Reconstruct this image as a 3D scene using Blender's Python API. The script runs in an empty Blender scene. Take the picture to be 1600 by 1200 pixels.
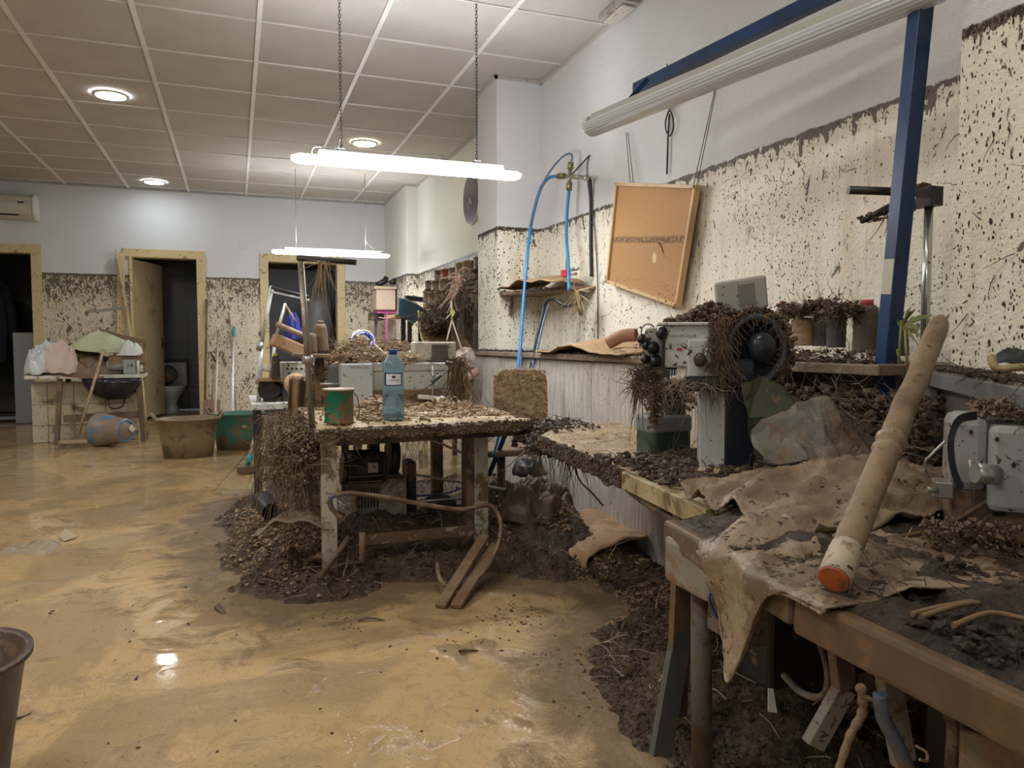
import bpy, bmesh, math, random
from mathutils import Vector, Matrix, noise, Euler
random.seed(7)
R = random.random
def U(a, b): return a + (b - a) * random.random()
PI = math.pi
scene = bpy.context.scene
COL = scene.collection

# ---------------------------------------------------------------- camera, world, exposure
cam_d = bpy.data.cameras.new('camera'); cam = bpy.data.objects.new('camera', cam_d); COL.objects.link(cam)
cam_d.sensor_width = 36; cam_d.lens = 36 * 1162 / 1600; cam_d.clip_start = .02; cam_d.clip_end = 200
YAW = math.radians(20.4078); PIT = math.radians(3.2017)
cam.location = (0, 0, 1.0); cam.rotation_euler = (PI / 2 - PIT, 0, -YAW)
scene.camera = cam
scene.view_settings.view_transform = 'Standard'; scene.view_settings.look = 'None'
scene.view_settings.gamma = 1; scene.view_settings.use_curve_mapping = False
scene.view_settings.exposure = 0.6
w = bpy.data.worlds.new('daylight'); scene.world = w; w.use_nodes = True
w.node_tree.nodes['Background'].inputs[0].default_value = (.86, .93, 1, 1)
w.node_tree.nodes['Background'].inputs[1].default_value = 0.35

def area(name, loc, rot, sx, sy, power, col=(1, 1, 1)):
    d = bpy.data.lights.new(name, 'AREA'); d.shape = 'RECTANGLE'; d.size = sx; d.size_y = sy; d.energy = power; d.color = col
    o = bpy.data.objects.new(name, d); COL.objects.link(o); o.location = loc; o.rotation_euler = rot
    return o
# unseen fill lights added under the ceiling to brighten the room, out of frame
area('ceiling_fill_light', (-1.5, 2.2, 2.885), (0, 0, 0), .5, 1.3, 32, (1, .96, .9))
area('ceiling_fill_light', (-1.6, -1.0, 2.885), (0, 0, 0), .5, 1.3, 24, (1, .96, .9))
area('ceiling_fill_light', (0.5, 1.4, 2.885), (0, 0, 0), .12, 1.3, 11, (1, .95, .88))
area('ceiling_fill_light', (-2.6, 6.0, 2.885), (0, 0, 0), .5, 1.3, 26, (1, .97, .92))

# ---------------------------------------------------------------- materials
MATS = {}
def N(nt, t, **k):
    n = nt.nodes.new(t)
    for a, v in k.items():
        if a in ('loc',): continue
        if a.startswith('i_'):
            key = a[2:]; key = int(key) if key.isdigit() else key
            n.inputs[key].default_value = v
        else: setattr(n, a, v)
    return n
def L(nt, a, b): nt.links.new(a, b)
def base(name):
    m = bpy.data.materials.new(name); m.use_nodes = True; nt = m.node_tree
    return m, nt, nt.nodes['Principled BSDF']
def c4(c): return (c[0], c[1], c[2], 1)
def noise_n(nt, vec, scale, detail=4, rough=.6, dist=0):
    n = N(nt, 'ShaderNodeTexNoise'); n.inputs['Scale'].default_value = scale; n.inputs['Detail'].default_value = detail
    n.inputs['Roughness'].default_value = rough; n.inputs['Distortion'].default_value = dist
    if vec is not None: L(nt, vec, n.inputs['Vector'])
    return n.outputs['Fac']
def ramp(nt, val, a, b, t0=0., t1=1.):
    n = N(nt, 'ShaderNodeMapRange', interpolation_type='SMOOTHSTEP')
    if hasattr(val, 'links') or hasattr(val, 'node'): L(nt, val, n.inputs[0])
    for i, v in ((1, a), (2, b), (3, t0), (4, t1)):
        if hasattr(v, 'node'): L(nt, v, n.inputs[i])
        else: n.inputs[i].default_value = v
    return n.outputs[0]
def math_n(nt, op, a, b=None, clamp=False):
    n = N(nt, 'ShaderNodeMath', operation=op, use_clamp=clamp)
    for i, v in enumerate((a, b)):
        if v is None: continue
        if hasattr(v, 'node'): L(nt, v, n.inputs[i])
        else: n.inputs[i].default_value = v
    return n.outputs[0]
def mix(nt, fac, a, b):
    n = N(nt, 'ShaderNodeMix', data_type='RGBA')
    for i, v in ((0, fac), (6, a), (7, b)):
        if hasattr(v, 'node'): L(nt, v, n.inputs[i])
        elif i == 0: n.inputs[0].default_value = v
        else: n.inputs[i].default_value = c4(v)
    return n.outputs[2]
def mixf(nt, fac, a, b):
    n = N(nt, 'ShaderNodeMix', data_type='FLOAT')
    for i, v in ((0, fac), (2, a), (3, b)):
        if hasattr(v, 'node'): L(nt, v, n.inputs[i])
        else: n.inputs[i].default_value = v
    return n.outputs[0]
def scalev(nt, vec, s):
    n = N(nt, 'ShaderNodeMapping'); n.inputs['Scale'].default_value = s; L(nt, vec, n.inputs['Vector']); return n.outputs[0]
def bump(nt, b, h, strength, dist=.01):
    n = N(nt, 'ShaderNodeBump'); n.inputs['Strength'].default_value = strength; n.inputs['Distance'].default_value = dist
    L(nt, h, n.inputs['Height']); L(nt, n.outputs[0], b.inputs['Normal'])
def objvec(nt): return N(nt, 'ShaderNodeTexCoord').outputs['Object']
def posvec(nt): return N(nt, 'ShaderNodeNewGeometry').outputs['Position']
MUDC = (.20, .125, .068); MUDD = (.075, .048, .029); MUDT = (.42, .29, .165)
def mat(name, c, rough=.6, metal=0., mud=0., ms=7., speck=0., bmp=0., bs=60., c2=None, cs=9., mudc=MUDC, spec=.5,
        alpha=1., trans=0., streak=False, ior=1.45, mudrough=.45):
    if name in MATS: return MATS[name]
    m, nt, b = base(name); v = objvec(nt)
    col = None
    if streak: v2 = scalev(nt, v, (1, 1, .08))
    if c2 is not None:
        f = ramp(nt, noise_n(nt, v2 if streak else v, cs, 5, .65), .35, .65); col = mix(nt, f, c, c2)
    else: col = mix(nt, 0, c, c)
    rv = rough
    if mud > 0:
        t = .78 - .56 * mud
        f = ramp(nt, noise_n(nt, v, ms, 7, .68, .4), t - .035, t + .035)
        mc = mix(nt, noise_n(nt, v, ms * 4, 4, .7), tuple(q * .6 for q in mudc), tuple(min(1, q * 1.45) for q in mudc))
        col = mix(nt, f, col, mc); rv = mixf(nt, f, rough, mudrough)
    if speck > 0:
        f2 = ramp(nt, noise_n(nt, v, 55, 3, .6, .5), .72 - .2 * speck, .74 - .2 * speck)
        col = mix(nt, f2, col, MUDD)
    L(nt, col, b.inputs['Base Color'])
    if hasattr(rv, 'node'): L(nt, rv, b.inputs['Roughness'])
    else: b.inputs['Roughness'].default_value = rv
    b.inputs['Metallic'].default_value = metal; b.inputs['Specular IOR Level'].default_value = spec
    b.inputs['IOR'].default_value = ior
    if alpha < 1: b.inputs['Alpha'].default_value = alpha
    if trans > 0: b.inputs['Transmission Weight'].default_value = trans
    if bmp > 0: bump(nt, b, noise_n(nt, v, bs, 6, .65), bmp, .008)
    MATS[name] = m; return m
def emit(name, c, s):
    if name in MATS: return MATS[name]
    m, nt, b = base(name); b.inputs['Base Color'].default_value = (.8, .8, .8, 1)
    b.inputs['Emission Color'].default_value = c4(c); b.inputs['Emission Strength'].default_value = s
    MATS[name] = m; return m

def wall_mat(name, up, cream, dark, dens, flk, stucco, bscale, zl=1.84, band=.45, tint=None):
    m, nt, b = base(name); p = posvec(nt)
    sep = N(nt, 'ShaderNodeSeparateXYZ'); L(nt, p, sep.inputs[0]); z = sep.outputs[2]
    zz = math_n(nt, 'ADD', z, math_n(nt, 'MULTIPLY', math_n(nt, 'SUBTRACT', noise_n(nt, p, 14, 4), .5), .03))
    below = ramp(nt, zz, zl - .004, zl + .004, 1, 0)
    pv = scalev(nt, p, (1, 1, .55))
    topd = ramp(nt, z, zl - band, zl, 0, 1)             # more flecks near the flood line
    line = ramp(nt, zz, zl - .035, zl - .01, 0, 1)
    big = noise_n(nt, p, 2.3, 3)
    thr = math_n(nt, 'SUBTRACT', dens, math_n(nt, 'ADD', math_n(nt, 'MULTIPLY', topd, .10), math_n(nt, 'MULTIPLY', line, .12)))
    thr = math_n(nt, 'SUBTRACT', thr, math_n(nt, 'MULTIPLY', math_n(nt, 'SUBTRACT', big, .5), .12))
    f1 = noise_n(nt, pv, flk, 5, .62, .9)
    m1 = ramp(nt, f1, thr, math_n(nt, 'ADD', thr, .03))
    f2 = noise_n(nt, pv, flk * 3.2, 3, .6, .6)
    m2 = ramp(nt, f2, math_n(nt, 'ADD', thr, .03), math_n(nt, 'ADD', thr, .05))
    fl = math_n(nt, 'MAXIMUM', m1, m2)
    st = noise_n(nt, scalev(nt, p, (22, 22, 1.6)), 1, 5, .7)
    stm = ramp(nt, st, .42, .72)
    tanc = tuple(cream[i] * (.78, .70, .56)[i] for i in range(3))
    low = mix(nt, math_n(nt, 'MULTIPLY', stm, ramp(nt, noise_n(nt, p, 1.1, 3), .3, .7, .25, 1)), cream, tanc)
    low = mix(nt, math_n(nt, 'MULTIPLY', fl, .93), low, mix(nt, noise_n(nt, p, 9, 3), dark, tuple(q * 1.7 for q in dark)))
    upc = mix(nt, noise_n(nt, p, 1.7, 4), up, tuple(q * .9 for q in up))
    col = mix(nt, below, upc, low); L(nt, col, b.inputs['Base Color'])
    L(nt, mixf(nt, below, .8, .55), b.inputs['Roughness'])
    h = math_n(nt, 'ADD', noise_n(nt, p, bscale, 4, .6), math_n(nt, 'MULTIPLY', math_n(nt, 'MULTIPLY', fl, below), .8))
    bump(nt, b, h, stucco, .008)
    return m

def tan_floor():
    m, nt, b = base('wet_mud_floor'); p = posvec(nt)
    sep = N(nt, 'ShaderNodeSeparateXYZ'); L(nt, p, sep.inputs[0]); z = sep.outputs[2]
    isl = ramp(nt, z, .0002, .002)
    n1 = noise_n(nt, scalev(nt, p, (1, .8, 1)), 1.3, 6, .6, 1.2)
    ptch = ramp(nt, n1, .46, .56)
    n3 = noise_n(nt, p, 5, 7, .7, .8)
    wa = mix(nt, ptch, (.52, .360, .180), (.37, .262, .140))
    wa = mix(nt, ramp(nt, n3, .50, .74), wa, (.27, .19, .105))
    spk = ramp(nt, noise_n(nt, p, 60, 5, .78, .6), .60, .66); big = ramp(nt, noise_n(nt, p, 2.6, 5, .65, 1.), .44, .62)
    wa = mix(nt, math_n(nt, 'MULTIPLY', spk, math_n(nt, 'ADD', .25, math_n(nt, 'MULTIPLY', big, .6))), wa, (.11, .068, .034))
    wa = mix(nt, math_n(nt, 'MULTIPLY', ramp(nt, noise_n(nt, p, 19, 8, .8, .7), .50, .62), .42), wa, (.27, .185, .10))
    wa = mix(nt, math_n(nt, 'MULTIPLY', ramp(nt, noise_n(nt, p, 150, 3, .8, .4), .52, .64), .35), wa, (.17, .11, .058))
    at_ = N(nt, 'ShaderNodeAttribute', attribute_name='silt'); sl = ramp(nt, math_n(nt, 'ADD', at_.outputs['Fac'], math_n(nt, 'MULTIPLY', math_n(nt, 'SUBTRACT', noise_n(nt, p, 5, 7, .75, .6), .5), 1.5)), .22, .62)
    wa = mix(nt, math_n(nt, 'MULTIPLY', sl, .85), wa, mix(nt, noise_n(nt, p, 24, 5, .75), (.12, .08, .046), (.27, .19, .108)))
    mu = mix(nt, n3, (.22, .15, .08), (.38, .265, .14))
    L(nt, mix(nt, math_n(nt, 'MULTIPLY', isl, .75), wa, mu), b.inputs['Base Color'])
    dull = ramp(nt, noise_n(nt, p, .9, 3, .5, .6), .44, .56)
    rw = mixf(nt, dull, .045, .10)
    L(nt, mixf(nt, isl, rw, mixf(nt, n3, .12, .32)), b.inputs['Roughness'])
    b.inputs['Specular IOR Level'].default_value = .62; b.inputs['IOR'].default_value = 1.36
    fine = noise_n(nt, p, 48, 5, .75, .6); mid = noise_n(nt, p, 2.2, 5, .55, .8)
    msk = math_n(nt, 'ADD', math_n(nt, 'MAXIMUM', isl, math_n(nt, 'MULTIPLY', sl, .9)), math_n(nt, 'MULTIPLY', ramp(nt, n3, .54, .66), .45))
    h = math_n(nt, 'ADD', math_n(nt, 'MULTIPLY', math_n(nt, 'MULTIPLY', fine, msk), 1.2), math_n(nt, 'MULTIPLY', mid, .13))
    h = math_n(nt, 'ADD', h, math_n(nt, 'MULTIPLY', ramp(nt, noise_n(nt, p, 95, 3, .7), .60, .70), math_n(nt, 'MULTIPLY', ramp(nt, noise_n(nt, p, 1.7, 4, .6, .5), .46, .60), .5)))
    bump(nt, b, h, .6, .012)
    return m
def heap_mat(name, a, c, d, wet=.35, bs=38, st=.9):
    if name in MATS: return MATS[name]
    m, nt, b = base(name); p = posvec(nt)
    n = noise_n(nt, p, 6, 8, .68, .5); n2 = noise_n(nt, p, 24, 5, .7)
    col = mix(nt, ramp(nt, n, .35, .62), a, c)
    col = mix(nt, ramp(nt, n2, .55, .72), col, d)
    col = mix(nt, math_n(nt, 'MULTIPLY', ramp(nt, noise_n(nt, p, 85, 4, .75, .5), .50, .62), .55), col, tuple(q * .35 for q in a))
    col = mix(nt, math_n(nt, 'MULTIPLY', ramp(nt, noise_n(nt, p, 130, 3, .7), .60, .68), .6), col, tuple(min(.7, q * 1.6) for q in d))
    L(nt, col, b.inputs['Base Color'])
    L(nt, ramp(nt, noise_n(nt, p, 14, 6, .75), .40, .60, wet - .18, wet + .35), b.inputs['Roughness'])
    bump(nt, b, math_n(nt, 'ADD', noise_n(nt, p, bs, 8, .72, .6), math_n(nt, 'MULTIPLY', noise_n(nt, p, bs * 3.5, 3, .7), .35)), st, .02)
    MATS[name] = m; return m

# ---------------------------------------------------------------- mesh builder
TURN = None      # while set, parts built in world space are turned about a machine's own upright axis
def turn_about(x, y, deg):
    global TURN; TURN = ((x, y), math.cos(math.radians(deg)), math.sin(math.radians(deg))) if deg else None
class B:
    def __init__(s): s.v = []; s.f = []; s.sm = []
    def add(s, vs, fs, sm=False):
        n = len(s.v); s.v += [tuple(x) for x in vs]; s.f += [tuple(i + n for i in f) for f in fs]; s.sm += [sm] * len(fs); return s
    def box(s, x0, x1, y0, y1, z0, z1):
        return s.add([(x, y, z) for z in (z0, z1) for y in (y0, y1) for x in (x0, x1)],
                     [(0, 2, 3, 1), (4, 5, 7, 6), (0, 1, 5, 4), (2, 6, 7, 3), (0, 4, 6, 2), (1, 3, 7, 5)])
    def obox(s, c, size, rot=(0, 0, 0)):
        M = Matrix.Translation(Vector(c)) @ Euler(rot).to_matrix().to_4x4(); a, b_, d = [q / 2 for q in size]
        vs = [M @ Vector((x, y, z)) for z in (-d, d) for y in (-b_, b_) for x in (-a, a)]
        return s.add(vs, [(0, 2, 3, 1), (4, 5, 7, 6), (0, 1, 5, 4), (2, 6, 7, 3), (0, 4, 6, 2), (1, 3, 7, 5)])
    def beam(s, p, q, w, h, up=(0, 0, 1)):
        p, q = Vector(p), Vector(q); d = (q - p).normalized(); a = d.cross(Vector(up)).normalized(); c = a.cross(d)
        vs = [e + a * (i * w / 2) + c * (j * h / 2) for e in (p, q) for j in (-1, 1) for i in (-1, 1)]
        return s.add(vs, [(0, 1, 3, 2), (4, 6, 7, 5), (0, 4, 5, 1), (2, 3, 7, 6), (0, 2, 6, 4), (1, 5, 7, 3)])
    def tube(s, pts, r, n=8, sm=True, cap=True):
        pts = [Vector(p) for p in pts]; k = len(pts); rs = r if isinstance(r, (list, tuple)) else [r] * k
        vs = []; ref = None
        for i, p in enumerate(pts):
            d = (pts[min(i + 1, k - 1)] - pts[max(i - 1, 0)])
            d = d.normalized() if d.length > 1e-9 else Vector((0, 0, 1))
            if ref is None:
                ref = d.orthogonal().normalized()
            else:
                ref = ref - d * ref.dot(d); ref = ref.normalized() if ref.length > 1e-6 else d.orthogonal().normalized()
            o = d.cross(ref)
            for j in range(n):
                a = 2 * PI * j / n; vs.append(p + (ref * math.cos(a) + o * math.sin(a)) * rs[i])
        fs = [(i * n + j, i * n + (j + 1) % n, (i + 1) * n + (j + 1) % n, (i + 1) * n + j) for i in range(k - 1) for j in range(n)]
        s.add(vs, fs, sm)
        if cap:
            b0 = len(s.v) - len(vs); s.f += [tuple(b0 + j for j in reversed(range(n))), tuple(b0 + (k - 1) * n + j for j in range(n))]; s.sm += [False, False]
        return s
    def cyl(s, p, q, r, n=20, r2=None): return s.tube([p, q], [r, r if r2 is None else r2], n)
    def lathe(s, prof, c=(0, 0, 0), n=28, M=None, sy=1., cap=True):
        M = M or Matrix.Identity(4); c = Vector(c); vs = []
        for r, z in prof:
            for j in range(n):
                a = 2 * PI * j / n; vs.append(c + M @ Vector((r * math.cos(a), r * math.sin(a) * sy, z)))
        k = len(prof)
        fs = [(i * n + j, i * n + (j + 1) % n, (i + 1) * n + (j + 1) % n, (i + 1) * n + j) for i in range(k - 1) for j in range(n)]
        s.add(vs, fs, True)
        b0 = len(s.v) - len(vs)
        if not cap: return s
        if prof[0][0] > 1e-5: s.f.append(tuple(b0 + j for j in reversed(range(n)))); s.sm.append(False)
        if prof[-1][0] > 1e-5: s.f.append(tuple(b0 + (k - 1) * n + j for j in range(n))); s.sm.append(False)
        return s
    def prism(s, poly, z0, z1, M=None):
        M = M or Matrix.Identity(4); n = len(poly)
        vs = [M @ Vector((x, y, z0)) for x, y in poly] + [M @ Vector((x, y, z1)) for x, y in poly]
        return s.add(vs, [tuple(reversed(range(n))), tuple(range(n, 2 * n))] + [(i, (i + 1) % n, n + (i + 1) % n, n + i) for i in range(n)])
    def grid(s, fn, nu, nv, sm=True):
        b0 = len(s.v); idx = {}
        for i in range(nu + 1):
            for j in range(nv + 1):
                p = fn(i / nu, j / nv)
                if p is not None: idx[i, j] = len(s.v); s.v.append(tuple(p))
        for i in range(nu):
            for j in range(nv):
                q = [idx.get(k) for k in ((i, j), (i + 1, j), (i + 1, j + 1), (i, j + 1))]
                if None not in q: s.f.append(tuple(q)); s.sm.append(sm)
        return s
    def clod(s, c, r, fl=.6, sm=False, rnd=.35):
        c = Vector(c); M = Euler((U(-.5, .5), U(-.5, .5), U(0, 6.3))).to_matrix(); st = (U(.7, 1.3), U(.6, 1.1), fl * U(.7, 1.2))
        r *= U(.55, 1.15)
        return s.add([c + M @ Vector((x * st[0], y * st[1], z * st[2])) * (r * U(1 - rnd, 1 + rnd)) for x, y, z in ICO_V], ICO_F, sm)
    def straw(s, p, d, length, r, bend=.5, seg=4, n=3, grav=0.):
        p = Vector(p); d = Vector(d).normalized(); pts = [p]; rs = [r]
        for i in range(seg):
            d = (d + Vector((U(-bend, bend), U(-bend, bend), U(-bend, bend) - grav))).normalized()
            pts.append(pts[-1] + d * length / seg); rs.append(r * (1 - .7 * (i + 1) / seg))
        return s.tube(pts, rs, n, False, False)
    def out(s, name, m, parent=None, bevel=0., world=False, subd=0, solid=0., flat=False, kind=None, label=None):
        me = bpy.data.meshes.new(name)
        vs = s.v
        if world and TURN:
            c_, cs_, sn_ = TURN; vs = [(c_[0] + (x - c_[0]) * cs_ * cs_ + (y - c_[1]) * sn_, c_[1] - (x - c_[0]) * cs_ * sn_ + (y - c_[1]) * cs_, z) for x, y, z in vs]
        if world and parent is not None:
            W = parent_world(parent).inverted(); vs = [tuple(W @ Vector(x)) for x in vs]
        me.from_pydata(vs, [], s.f); me.validate(); me.update()
        if not flat and len(me.polygons) == len(s.sm): me.polygons.foreach_set('use_smooth', s.sm)
        me.materials.append(m)
        o = bpy.data.objects.new(name, me); COL.objects.link(o)
        if parent is not None: o.parent = parent
        if solid: q = o.modifiers.new('solid', 'SOLIDIFY'); q.thickness = solid; q.offset = 0
        if bevel: q = o.modifiers.new('bevel', 'BEVEL'); q.width = bevel; q.segments = 2; q.limit_method = 'ANGLE'
        if subd: q = o.modifiers.new('sub', 'SUBSURF'); q.levels = subd; q.render_levels = subd
        if kind: o['kind'] = kind
        if label: o['label'] = label
        return o
_bm = bmesh.new(); bmesh.ops.create_icosphere(_bm, subdivisions=1, radius=1)
ICO_V = [tuple(v.co) for v in _bm.verts]; ICO_F = [tuple(v.index for v in f.verts) for f in _bm.faces]; _bm.free()
def parent_world(o):
    M = o.matrix_basis.copy()
    while o.parent: o = o.parent; M = o.matrix_basis @ M
    return M
def thing(name, label, cat, loc=(0, 0, 0), rot=(0, 0, 0), group=None):
    o = bpy.data.objects.new(name, None); COL.objects.link(o); o.location = loc; o.rotation_euler = rot
    o.empty_display_size = .05; o['label'] = label; o['category'] = cat
    if group: o['group'] = group
    return o
def tag(o, label, cat, group=None, kind=None):
    o['label'] = label; o['category'] = cat
    if group: o['group'] = group
    if kind: o['kind'] = kind
    return o
def struct(o): o['kind'] = 'structure'; return o
def dup(root, loc, rot=None, label=None, group=None):
    r = root.copy(); COL.objects.link(r); r.location = loc
    if rot is not None: r.rotation_euler = rot
    if label: r['label'] = label
    if group: r['group'] = group
    for ch in list(root.children):
        c = ch.copy(); COL.objects.link(c); c.parent = r
        for g in ch.children: d = g.copy(); COL.objects.link(d); d.parent = c
    return r
def text(body, size, M, m, parent, name='lettering', ext=.0004):
    cu = bpy.data.curves.new(name, 'FONT'); cu.body = body; cu.size = size; cu.extrude = ext; cu.align_x = 'CENTER'; cu.align_y = 'CENTER'
    t = bpy.data.objects.new('tmp', cu); COL.objects.link(t)
    dg = bpy.context.evaluated_depsgraph_get(); me = bpy.data.meshes.new_from_object(t.evaluated_get(dg))
    bpy.data.objects.remove(t); me.name = name; me.materials.clear(); me.materials.append(m)
    M2 = parent_world(parent).inverted() @ M; me.transform(M2)
    o = bpy.data.objects.new(name, me); COL.objects.link(o); o.parent = parent; return o
def fn3(x, y, z=0, oc=5, s=1., seed=0.): return noise.fractal(Vector((x * s + seed, y * s, z * s + seed)), .9, 2.1, oc)
def curve(pts, n=8):
    """smooth path through the points"""
    P = [Vector(p) for p in pts]; out = []
    for i in range(len(P) - 1):
        a = P[max(i - 1, 0)]; b_ = P[i]; c = P[i + 1]; d = P[min(i + 2, len(P) - 1)]
        for k in range(n):
            t = k / n
            out.append(.5 * ((2 * b_) + (c - a) * t + (2 * a - 5 * b_ + 4 * c - d) * t * t + (-a + 3 * b_ - 3 * c + d) * t ** 3))
    out.append(P[-1]); return out
def FACE(c, nrm, up=(0, 0, 1)):
    """matrix of a flat thing at c whose +Z looks along nrm and +Y is up"""
    n_ = Vector(nrm).normalized(); x = Vector(up).cross(n_).normalized(); y = n_.cross(x)
    return Matrix.Translation(Vector(c)) @ Matrix((x, y, n_)).transposed().to_4x4()

# ================================================================ THE SETTING
H_CEIL = 2.906; YB = 10.39; FL = 1.84
W_BACK = wall_mat('flooded_back_wall', (.72, .74, .76), (.70, .64, .50), (.062, .048, .034), .575, 27, .5, 45, band=.5)
W_RIGHT = wall_mat('flooded_right_wall', (.74, .74, .74), (.86, .82, .70), (.062, .044, .028), .645, 17, .85, 70, band=.16)
W_FAR = wall_mat('flooded_far_wall', (.74, .75, .68), (.78, .74, .62), (.055, .042, .030), .575, 26, .5, 50, band=.3)
M_BEIGE = mat('door_frame_beige', (.62, .50, .27), .45, mud=.28, ms=9, speck=.35, mudc=(.24, .17, .09))
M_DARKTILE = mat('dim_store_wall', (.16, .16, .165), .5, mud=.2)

# floor: water film with mud islands
def floor_z(x, y):
    a = fn3(x, y * .8, 0, 5, 1.05, 3.1) * .012 + fn3(x, y, 2, 5, 5.5, 9.) * .0055
    near = 1 if y < 3.6 else max(.25, 1 - (y - 3.6) * .5)
    xc = .62 + (2.2 - y) * .18 + .03 * math.sin(y * 9); fade = max(0, min(1, (2.4 - y) * 2.5))
    ridge = (math.exp(-((x - xc) / .035) ** 2) + math.exp(-((x - xc - .13) / .03) ** 2) - .7 * math.exp(-((x - xc - .065) / .03) ** 2)) * fade * .009
    r2 = math.exp(-((x + .02 + .1 * math.sin(y * 3)) / .12) ** 2) * .004
    right = max(0, min(1, (x - .25) / .9)) * .006 * (1 if y < 3.2 else 0)
    z = a * near - .0075 + ridge + right * .8 + r2 * near
    return max(0., z)
fb = B(); ys = []; y = .9
while y < YB: ys.append(y); y *= 1.0068
ys.append(YB)
nx = 250; x0, x1 = -3.1, 2.15
for yy in ys:
    for i in range(nx + 1):
        x = x0 + (x1 - x0) * i / nx; fb.v.append((x, yy, floor_z(x, yy)))
for j in range(len(ys) - 1):
    for i in range(nx):
        a = j * (nx + 1) + i; fb.f.append((a, a + 1, a + nx + 2, a + nx + 1)); fb.sm.append(True)
n0 = len(fb.v)
fb.add([(-4.2, -4, 0), (2.3, -4, 0), (2.3, .9, 0), (-4.2, .9, 0)], [(0, 1, 2, 3)])
fb.add([(-4.2, .9, 0), (x0, .9, 0), (x0, YB, 0), (-4.2, YB, 0)], [(0, 1, 2, 3)])
M_FLOOR = tan_floor()
floor = struct(fb.out('floor', M_FLOOR))

# walls
b = B(); y0, y1 = YB, YB + .16; zt = 3.0
for xa, xb, za, zb in ((-4.2, -3.05, -.1, zt), (-3.05, -2.25, 2.07, zt), (-2.25, -1.19, -.1, zt), (-1.19, -.43, 2.07, zt), (-.43, .42, -.1, zt), (.42, 1.33, 2.07, zt), (1.33, 2.4, -.1, zt)):
    b.box(xa, xb, y0, y1, za, zb)
wall_back = struct(b.out('wall_back', W_BACK))
b = B(); b.box(2.15, 2.3, -4, 5.3, -.1, zt); wall_right = struct(b.out('wall_right', W_RIGHT))
b = B(); b.box(2.12, 2.3, 5.3, YB, -.1, zt); b.box(1.98, 2.2, 9.0, YB, -.1, zt); struct(b.out('wall_right_far', W_FAR))
b = B(); b.box(1.80, 2.2, 5.15, 5.6, -.1, zt); struct(b.out('wall_right_pillar', W_RIGHT))
b = B(); b.box(1.85, 2.2, -4, 1.5, -.1, zt); struct(b.out('wall_right_pillar', W_RIGHT))
b = B(); b.box(-4.35, -4.2, -4, YB + .2, -.1, zt); struct(b.out('wall_left', W_BACK))
b = B()   # shop front behind the camera: a wide opening lets the daylight in
for xa, xb, za, zb in ((-4.2, -3.4, -.1, zt), (-3.4, .4, 2.5, zt), (.4, 2.3, -.1, zt)): b.box(xa, xb, -4.15, -4.0, za, zb)
struct(b.out('wall_front', W_BACK))

# ceiling: slab, T-bars, tiles
M_CEIL = mat('ceiling_slab_grey', (.4, .38, .35), .8)
M_TILE = mat('ceiling_tile_board', (.50, .465, .42), .85, bmp=.25, bs=260, c2=(.46, .425, .38), cs=2.5)
M_BAR = mat('ceiling_bar_white', (.78, .77, .75), .4, c2=(.7, .68, .64), cs=4)
b = B(); b.box(-4.2, 2.3, -4, YB + .1, 2.96, 3.0); ceiling = struct(b.out('ceiling', M_CEIL))
S = .683; gx = [.172 + S * k for k in range(-7, 4)]; gy = [4.778 - S * 13 + S * k for k in range(23)]
tb = B(); tb.box(-S / 2 + .006, S / 2 - .006, -S / 2 + .006, S / 2 - .006, .006, .022)
tile0 = None
HOLES = {}
for xi in gx:
    for yi in gy:
        cx, cy = xi + S / 2, yi + S / 2
        if cy > YB or cx > 2.3 or cy < -4 or cx < -4.2 or cy < 1.5: continue
        if tile0 is None: t = tile0 = tb.out('ceiling_tile', M_TILE, ceiling)
        else: t = tile0.copy(); COL.objects.link(t)
        sx = sy = 1.
        ax, bx_, ay, by_ = cx - S / 2, cx + S / 2, cy - S / 2, cy + S / 2
        if bx_ > 2.14: bx_ = 2.14
        if by_ > YB: by_ = YB
        t.location = ((ax + bx_) / 2, (ay + by_) / 2, H_CEIL + U(-.001, .0015)); t.scale = ((bx_ - ax) / S, (by_ - ay) / S, 1)
b = B(); b.box(-4.2, 2.3, -4, 1.62, H_CEIL, H_CEIL + .02); b.out('ceiling_tile', M_TILE, ceiling, kind='stuff')
for lx, ly, lw in ((-1.5, 2.2, .25), (-1.6, -1.0, .25), (.5, 1.4, .06), (-2.6, 6.0, .25)):   # rims added around the unseen fill lights
    for q in ((lx - lw - .03, lx - lw, ly - .68, ly + .68), (lx + lw, lx + lw + .03, ly - .68, ly + .68), (lx - lw, lx + lw, ly - .68, ly - .65), (lx - lw, lx + lw, ly + .65, ly + .68)):
        b = B(); b.box(*q, 2.875, 2.91); b.out('fill_light_rim', M_BAR, ceiling)
for xi in gx:
    if xi < 2.14: b = B(); b.box(xi - .014, xi + .014, -4, YB, H_CEIL - .004, H_CEIL + .012); b.out('ceiling_runner', M_BAR, ceiling)
for yi in gy:
    if yi > .9: b = B(); b.box(-4.2, 2.14, yi - .005, yi + .005, H_CEIL - .001, H_CEIL + .01); b.out('cross_bar', M_BAR, ceiling)
M_TRIM = mat('edge_trim', (.5, .47, .43), .6, speck=.2)
b = B(); b.box(-4.2, 2.12, YB - .02, YB, H_CEIL - .015, H_CEIL + .004); struct(b.out('trim_1', M_TRIM))
b = B(); b.box(2.128, 2.15, 1.5, 5.15, H_CEIL - .018, H_CEIL + .004); b.box(1.78, 2.15, 5.13, 5.15, H_CEIL - .018, H_CEIL + .004)
b.box(1.78, 1.80, 5.13, 5.6, H_CEIL - .018, H_CEIL + .004); b.box(2.10, 2.12, 5.6, 9, H_CEIL - .018, H_CEIL + .004)
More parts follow.
